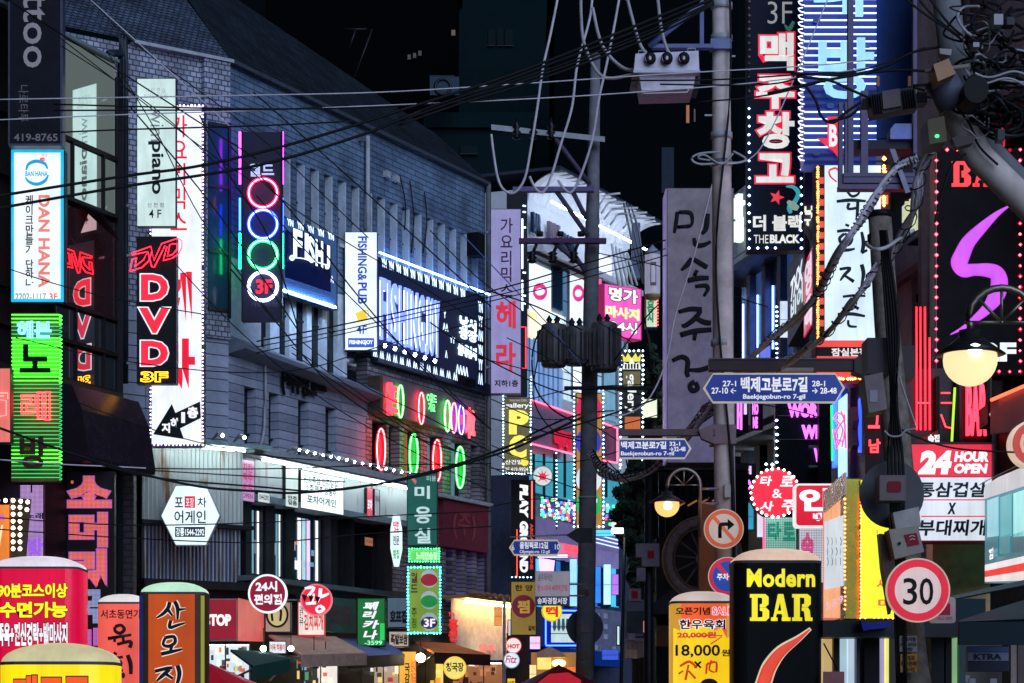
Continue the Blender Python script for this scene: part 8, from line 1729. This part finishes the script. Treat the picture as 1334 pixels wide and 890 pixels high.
fan = [((10, 0), (334, 207)), ((118, 0), (180, 60), (334, 175), (480, 310)), ((140, 68), (200, 165), (262, 285), (334, 385), (400, 470)), ((170, 140), (240, 222), (300, 300), (388, 430)), ((334, 255), (420, 350), (490, 420), (640, 560)), ((300, 190), (380, 270), (560, 380), (640, 430)), ((340, 230), (400, 300), (470, 390), (560, 490), (640, 560)),
 ((380, 452), (450, 500), (540, 560), (660, 618)), ((386, 440), (470, 500), (560, 545), (660, 600)), ((334, 445), (446, 423), (560, 398), (667, 372), (760, 344), (867, 313)), ((334, 452), (446, 430), (560, 404), (667, 380), (760, 354), (867, 324)), ((334, 460), (460, 432), (667, 386), (800, 352), (870, 332)), ((300, 350), (360, 420), (430, 500), (520, 560), (600, 590)),
 ((40, 20), (150, 105), (260, 190), (334, 240)), ((80, 60), (200, 140), (300, 230)), ((260, 150), (300, 230), (350, 310), (392, 440)), ((10, 350), (90, 375), (180, 395), (268, 410)), ((380, 460), (470, 520), (560, 580)), ((640, 380), (700, 400), (758, 430)), ((560, 300), (620, 360), (700, 420), (760, 470)), ((660, 440), (720, 470), (758, 500)),
 ((640, 545), (700, 560), (758, 575)), ((640, 470), (760, 500), (870, 520)), ((780, 560), (830, 548), (930, 520)), ((870, 345), (935, 378), (1000, 400)), ((780, 330), (870, 350), (930, 378)), ((690, 520), (760, 505), (868, 500)), ((800, 470), (860, 395), (925, 378)), ((950, 520), (1070, 545), (1140, 600)),
 ((190, 300), (300, 420), (420, 520), (560, 600), (640, 640)), ((330, 120), (420, 200), (520, 290), (640, 400)), ((640, 610), (700, 620), (760, 640)), ((640, 520), (700, 545), (758, 548), (806, 575)), ((560, 420), (620, 460), (700, 500), (758, 520)), ((780, 420), (830, 450), (868, 470)), ((640, 660), (700, 650), (757, 655)), ((790, 600), (840, 640), (925, 650)), ((90, 520), (200, 560), (320, 590), (420, 600)), ((640, 580), (690, 600), (760, 600), (830, 580)), ((700, 470), (695, 520), (720, 560), (758, 570)), ((20, 440), (160, 470), (300, 485), (400, 480), (500, 450), (640, 415))]
LM = [(45, 60, 'the tattoo sign'), (45, 300, 'the cake sign'), (205, 200, 'the piano sign'), (205, 400, 'the DVD sign'), (250, 560, 'the arrow'), (250, 60, 'the corner roof'), (120, 120, 'the glass front'), (342, 250, 'the ring sign'), (342, 400, 'the ring sign foot'), (405, 335, 'the corner fascia sign'), (470, 380, 'the fishing pub sign'),
      (540, 290, 'the top windows'), (560, 420, 'the long facade sign'), (560, 530, 'the neon facade sign'), (400, 490, 'the unlit letters'), (390, 600, 'the corrugated ledge'), (600, 600, 'the rightmost green oval'), (658, 380, 'the lilac sign'), (673, 560, 'the gallery sign'), (682, 690, 'the playground sign'), (725, 450, 'the transformers'), (765, 560, 'the middle pole'), (765, 650, 'the middle pole foot'),
      (870, 330, 'the grey calligraphy sign'), (850, 585, 'the smaller blue sign'), (940, 370, 'the pale pole'), (935, 650, 'the no right turn sign'), (870, 480, 'the crown sign'), (1010, 505, 'the large blue sign'), (1010, 400, 'the angled letter board'), (1140, 600, 'the wooden pole'), (640, 440, 'the facade end'), (450, 200, 'the roof edge'), (100, 540, 'the black awning')]
def near(p): return min(LM, key=lambda l: (l[0]-p[0])**2+(l[1]-p[1])**2)[2]
for i, P in enumerate(fan):
    Yf = 26 if i < 20 else 28
    wire('thin black drop wire from %s to %s' % (near(P[0]), near(P[-1])), [(x, y, Yf) for x, y in P], .0062 if i % 3 else .0085, CB, group=FW)
wire('pale blue drop line running down to the lilac vertical sign', [(560, 262, 30), (640, 345, 30), (716, 425, 30), (760, 480, 30)], .007, paint('blue_wire', (.12, .2, .5), .5))
wire('thin pale wire dropping from the top left corner', [(118, 0, 18), (190, 65, 18), (300, 165, 18)], .004, CV)
# risers: three light loops near the middle pole
for i, P in enumerate(([(728, -10), (717, 45), (707, 90), (700, 140), (692, 190), (685, 228), (676, 246), (666, 252), (655, 246), (648, 230), (643, 200), (640, 175)], [(772, -10), (768, 25), (752, 85), (745, 140), (730, 190), (718, 230), (708, 250), (698, 246), (690, 230)], [(808, -10), (800, 35), (790, 85), (780, 130), (772, 180), (758, 225), (745, 250), (735, 246), (727, 235)])):
    wire(['leftmost of the three light grey looping risers by the middle pole', 'middle light grey looping riser by the middle pole', 'rightmost light grey looping riser crossing the middle pole top'][i], [(x, y, 30) for x, y in P], .017, CV, n=6, name='riser_cable')
wire('dark looping cable hanging left of the transformers', [(708, 425, 32), (697, 445, 32), (693, 475, 32), (700, 510, 32), (722, 535, 32), (745, 548, 32)], .012)
wire('long light strand hanging diagonally over the grey calligraphy sign', [(928, 240, 25), (905, 330, 25), (880, 410, 25), (868, 470, 25), (845, 520, 25), (815, 540, 25), (790, 540, 25)], .009, CV)
wire('light strand from the pale pole up to the beer warehouse sign', [(945, 214, 22), (975, 208, 22), (1000, 178, 22), (1040, 90, 22), (1080, -5, 22)], .006, CV)
# spiral wrapped bundles
def bundle(label, P, n, spread, m2, wrap=True, seed=1, rs=.012):
    rnd = random.Random(seed); base = cat([tuple(pt(*p)) for p in P], 8); base = [Vector(p) for p in base]
    o = thing('cable_bundle', label, 'cable bundle', base[-1]); k = P[0][2]/FPX
    for i in range(n):
        ph = rnd.random()*6.28; fq = rnd.uniform(1.5, 3.5); q = []
        off = rnd.uniform(-1, 1)*spread*k
        for j, p in enumerate(base):
            t = j/len(base); q.append(p+Vector((off*.5+spread*k*.5*math.sin(ph+t*fq*6), rnd.uniform(-1, 1)*.01+.02*math.cos(ph+t*9), off*.8+spread*k*.35*math.cos(ph*2+t*fq*5))))
        b = MB(); b.sweep(q, rs*rnd.uniform(.6, 1.3), m2[i % len(m2)], 5); b.build('strand', o)
    if wrap:
        L_ = sum((base[j+1]-base[j]).length for j in range(len(base)-1)); turns = L_/(.16); q = []
        N_ = int(turns*9)
        for j in range(N_):
            t = j/N_*(len(base)-1.001); i0 = int(t); p = base[i0].lerp(base[i0+1], t-i0); a = j/9*2*math.pi; rr = spread*k*(.95+.35*math.sin(j*.05))
            d = (base[i0+1]-base[i0]).normalized(); u = d.orthogonal().normalized(); v = d.cross(u); q.append(p+(u*math.cos(a)+v*math.sin(a))*rr)
        b = MB(); b.sweep(q, .0045*P[0][2]/15, CB, 4); b.build('spiral_wrap', o)
    return o
m2 = [CV, K['cableg'], CV, CB, paint('cable_mauve', (.6, .45, .5), .5, bump=0), CV]
bundle('spiral wrapped grey cable bundle passing in front of the raw beef sign', [(1196, 205, 14.5), (1168, 218, 14.5), (1142, 255, 14.5), (1118, 292, 14.5), (1095, 325, 14.6), (1068, 378, 15), (1040, 412, 15.5), (1005, 440, 17.5), (975, 470, 20.5), (945, 505, 23.6), (905, 560, 24.7), (880, 588, 25.2)], 9, 5.5, m2, seed=2)
bundle('cable bundle from the top right down to the wooden pole', [(1216, 190, 14), (1200, 220, 14.2), (1192, 262, 14.4), (1178, 300, 14.8), (1165, 325, 15), (1150, 345, 15.2)], 10, 8, m2, seed=3)
bundle('lower cable bundle from the wooden pole down towards the street sign arm', [(1142, 345, 15.2), (1125, 375, 15.2), (1100, 408, 15.4), (1072, 440, 15.8), (1050, 455, 16), (1020, 478, 16.5)], 8, 5, m2, seed=5)
bundle('tangled cable bundle sagging between the two middle poles by the small street sign', [(940, 520, 25), (912, 545, 26), (885, 575, 27), (850, 612, 28), (812, 622, 29), (785, 612, 30), (770, 590, 31)], 9, 7, m2, seed=6, rs=.016)
wire('grey cable looped round the wooden pole top', [(1128, 318, 14.8), (1140, 325, 14.6), (1155, 322, 14.6), (1170, 312, 14.8), (1190, 300, 15)], .012, CV)
# black cables feeding the splice box
for i, P in enumerate(([(1040, 100), (1080, 105), (1110, 118), (1133, 128)], [(1048, 110), (1062, 130), (1070, 152), (1085, 160), (1100, 148), (1122, 133)], [(1208, 126), (1225, 130), (1250, 135), (1290, 140)], [(1205, 118), (1190, 112), (1225, 112), (1245, 128)], [(1030, 95), (1100, 98), (1150, 88), (1190, 68), (1235, 60)], [(1120, 140), (1105, 152), (1080, 158)], [(1000, 122), (1080, 104), (1160, 92), (1205, 93)])):
    wire('black feeder cable at the ribbed splice box, '+['entering its left end', 'looping below its left end', 'leaving its right end', 'arching over its right end', 'highest one passing above it', 'hooked under its left end', 'passing level over it'][i], [(x, y, 12.3) for x, y in P], .0075, group='black feeder cables at the splice box')
for i, P in enumerate(([(1170, -10), (1200, 15), (1240, 42), (1262, 60)], [(1190, -10), (1215, 20), (1250, 48)], [(1205, -10), (1235, 30), (1258, 50)], [(1258, 200), (1240, 215), (1225, 260), (1218, 290)], [(1222, 80), (1232, 120), (1262, 160), (1275, 190), (1300, 215)])):
    wire('black cable at the leaning pole, '+['longest one from the top edge', 'middle one from the top edge', 'steepest one from the top edge', 'hanging down left of the bar sign', 'following its bend'][i], [(x, y, 11.9) for x, y in P], .0065, group='black cables along the leaning pole')
# tangle
rnd = random.Random(11)
tg = thing('cable_tangle', 'dense tangle of black cables coiled on the pole in the top right corner', 'cables', pt(1300, 180, 11.8))
for i in range(58):
    cx_, cy_ = rnd.uniform(1262, 1340), rnd.uniform(12, 165); P = []
    a = rnd.random()*6.28; rx, ry = rnd.uniform(8, 34), rnd.uniform(5, 26)
    for j in range(rnd.randint(5, 9)): P.append(tuple(pt(cx_+rx*math.cos(a+j*.9)+rnd.uniform(-5, 5)+j*rnd.uniform(-2, 2), cy_+ry*math.sin(a+j*.9)+rnd.uniform(-5, 5), 11.9+rnd.uniform(-.12, .15))))
    b = MB(); b.sweep(cat(P, 5), rnd.choice((.004, .006, .008)), (CB, CB, K['cable'], K['dark'], CB, K['cableg'])[i % 6], 5); b.build('cable', tg)
for (x, y, w_, h) in ((1295, 18, 12, 14), (1312, 22, 10, 10), (1268, 55, 8, 6), (1300, 168, 9, 14)):
    b = MB(F(11.75)); b.box(x, y, x+w_, y+h, -.04, .04, K['cableg'] if x < 1300 else K['dark']); b.build('splitter', tg)
for i in range(4):
    b = MB(); b.sweep(cat([tuple(pt(1270+j*10, 88+i*5+6*math.sin(j*.8+i*.4)+j*1.2, 11.7)) for j in range(8)], 4), .006, K['cableg'] if i % 2 else CB, 5); b.build('cable', tg)
wire('dark line from the wooden pole to the teal shopfront', [(1175, 560, 15), (1200, 572, 15), (1250, 585, 15), (1340, 590, 15)], .006)
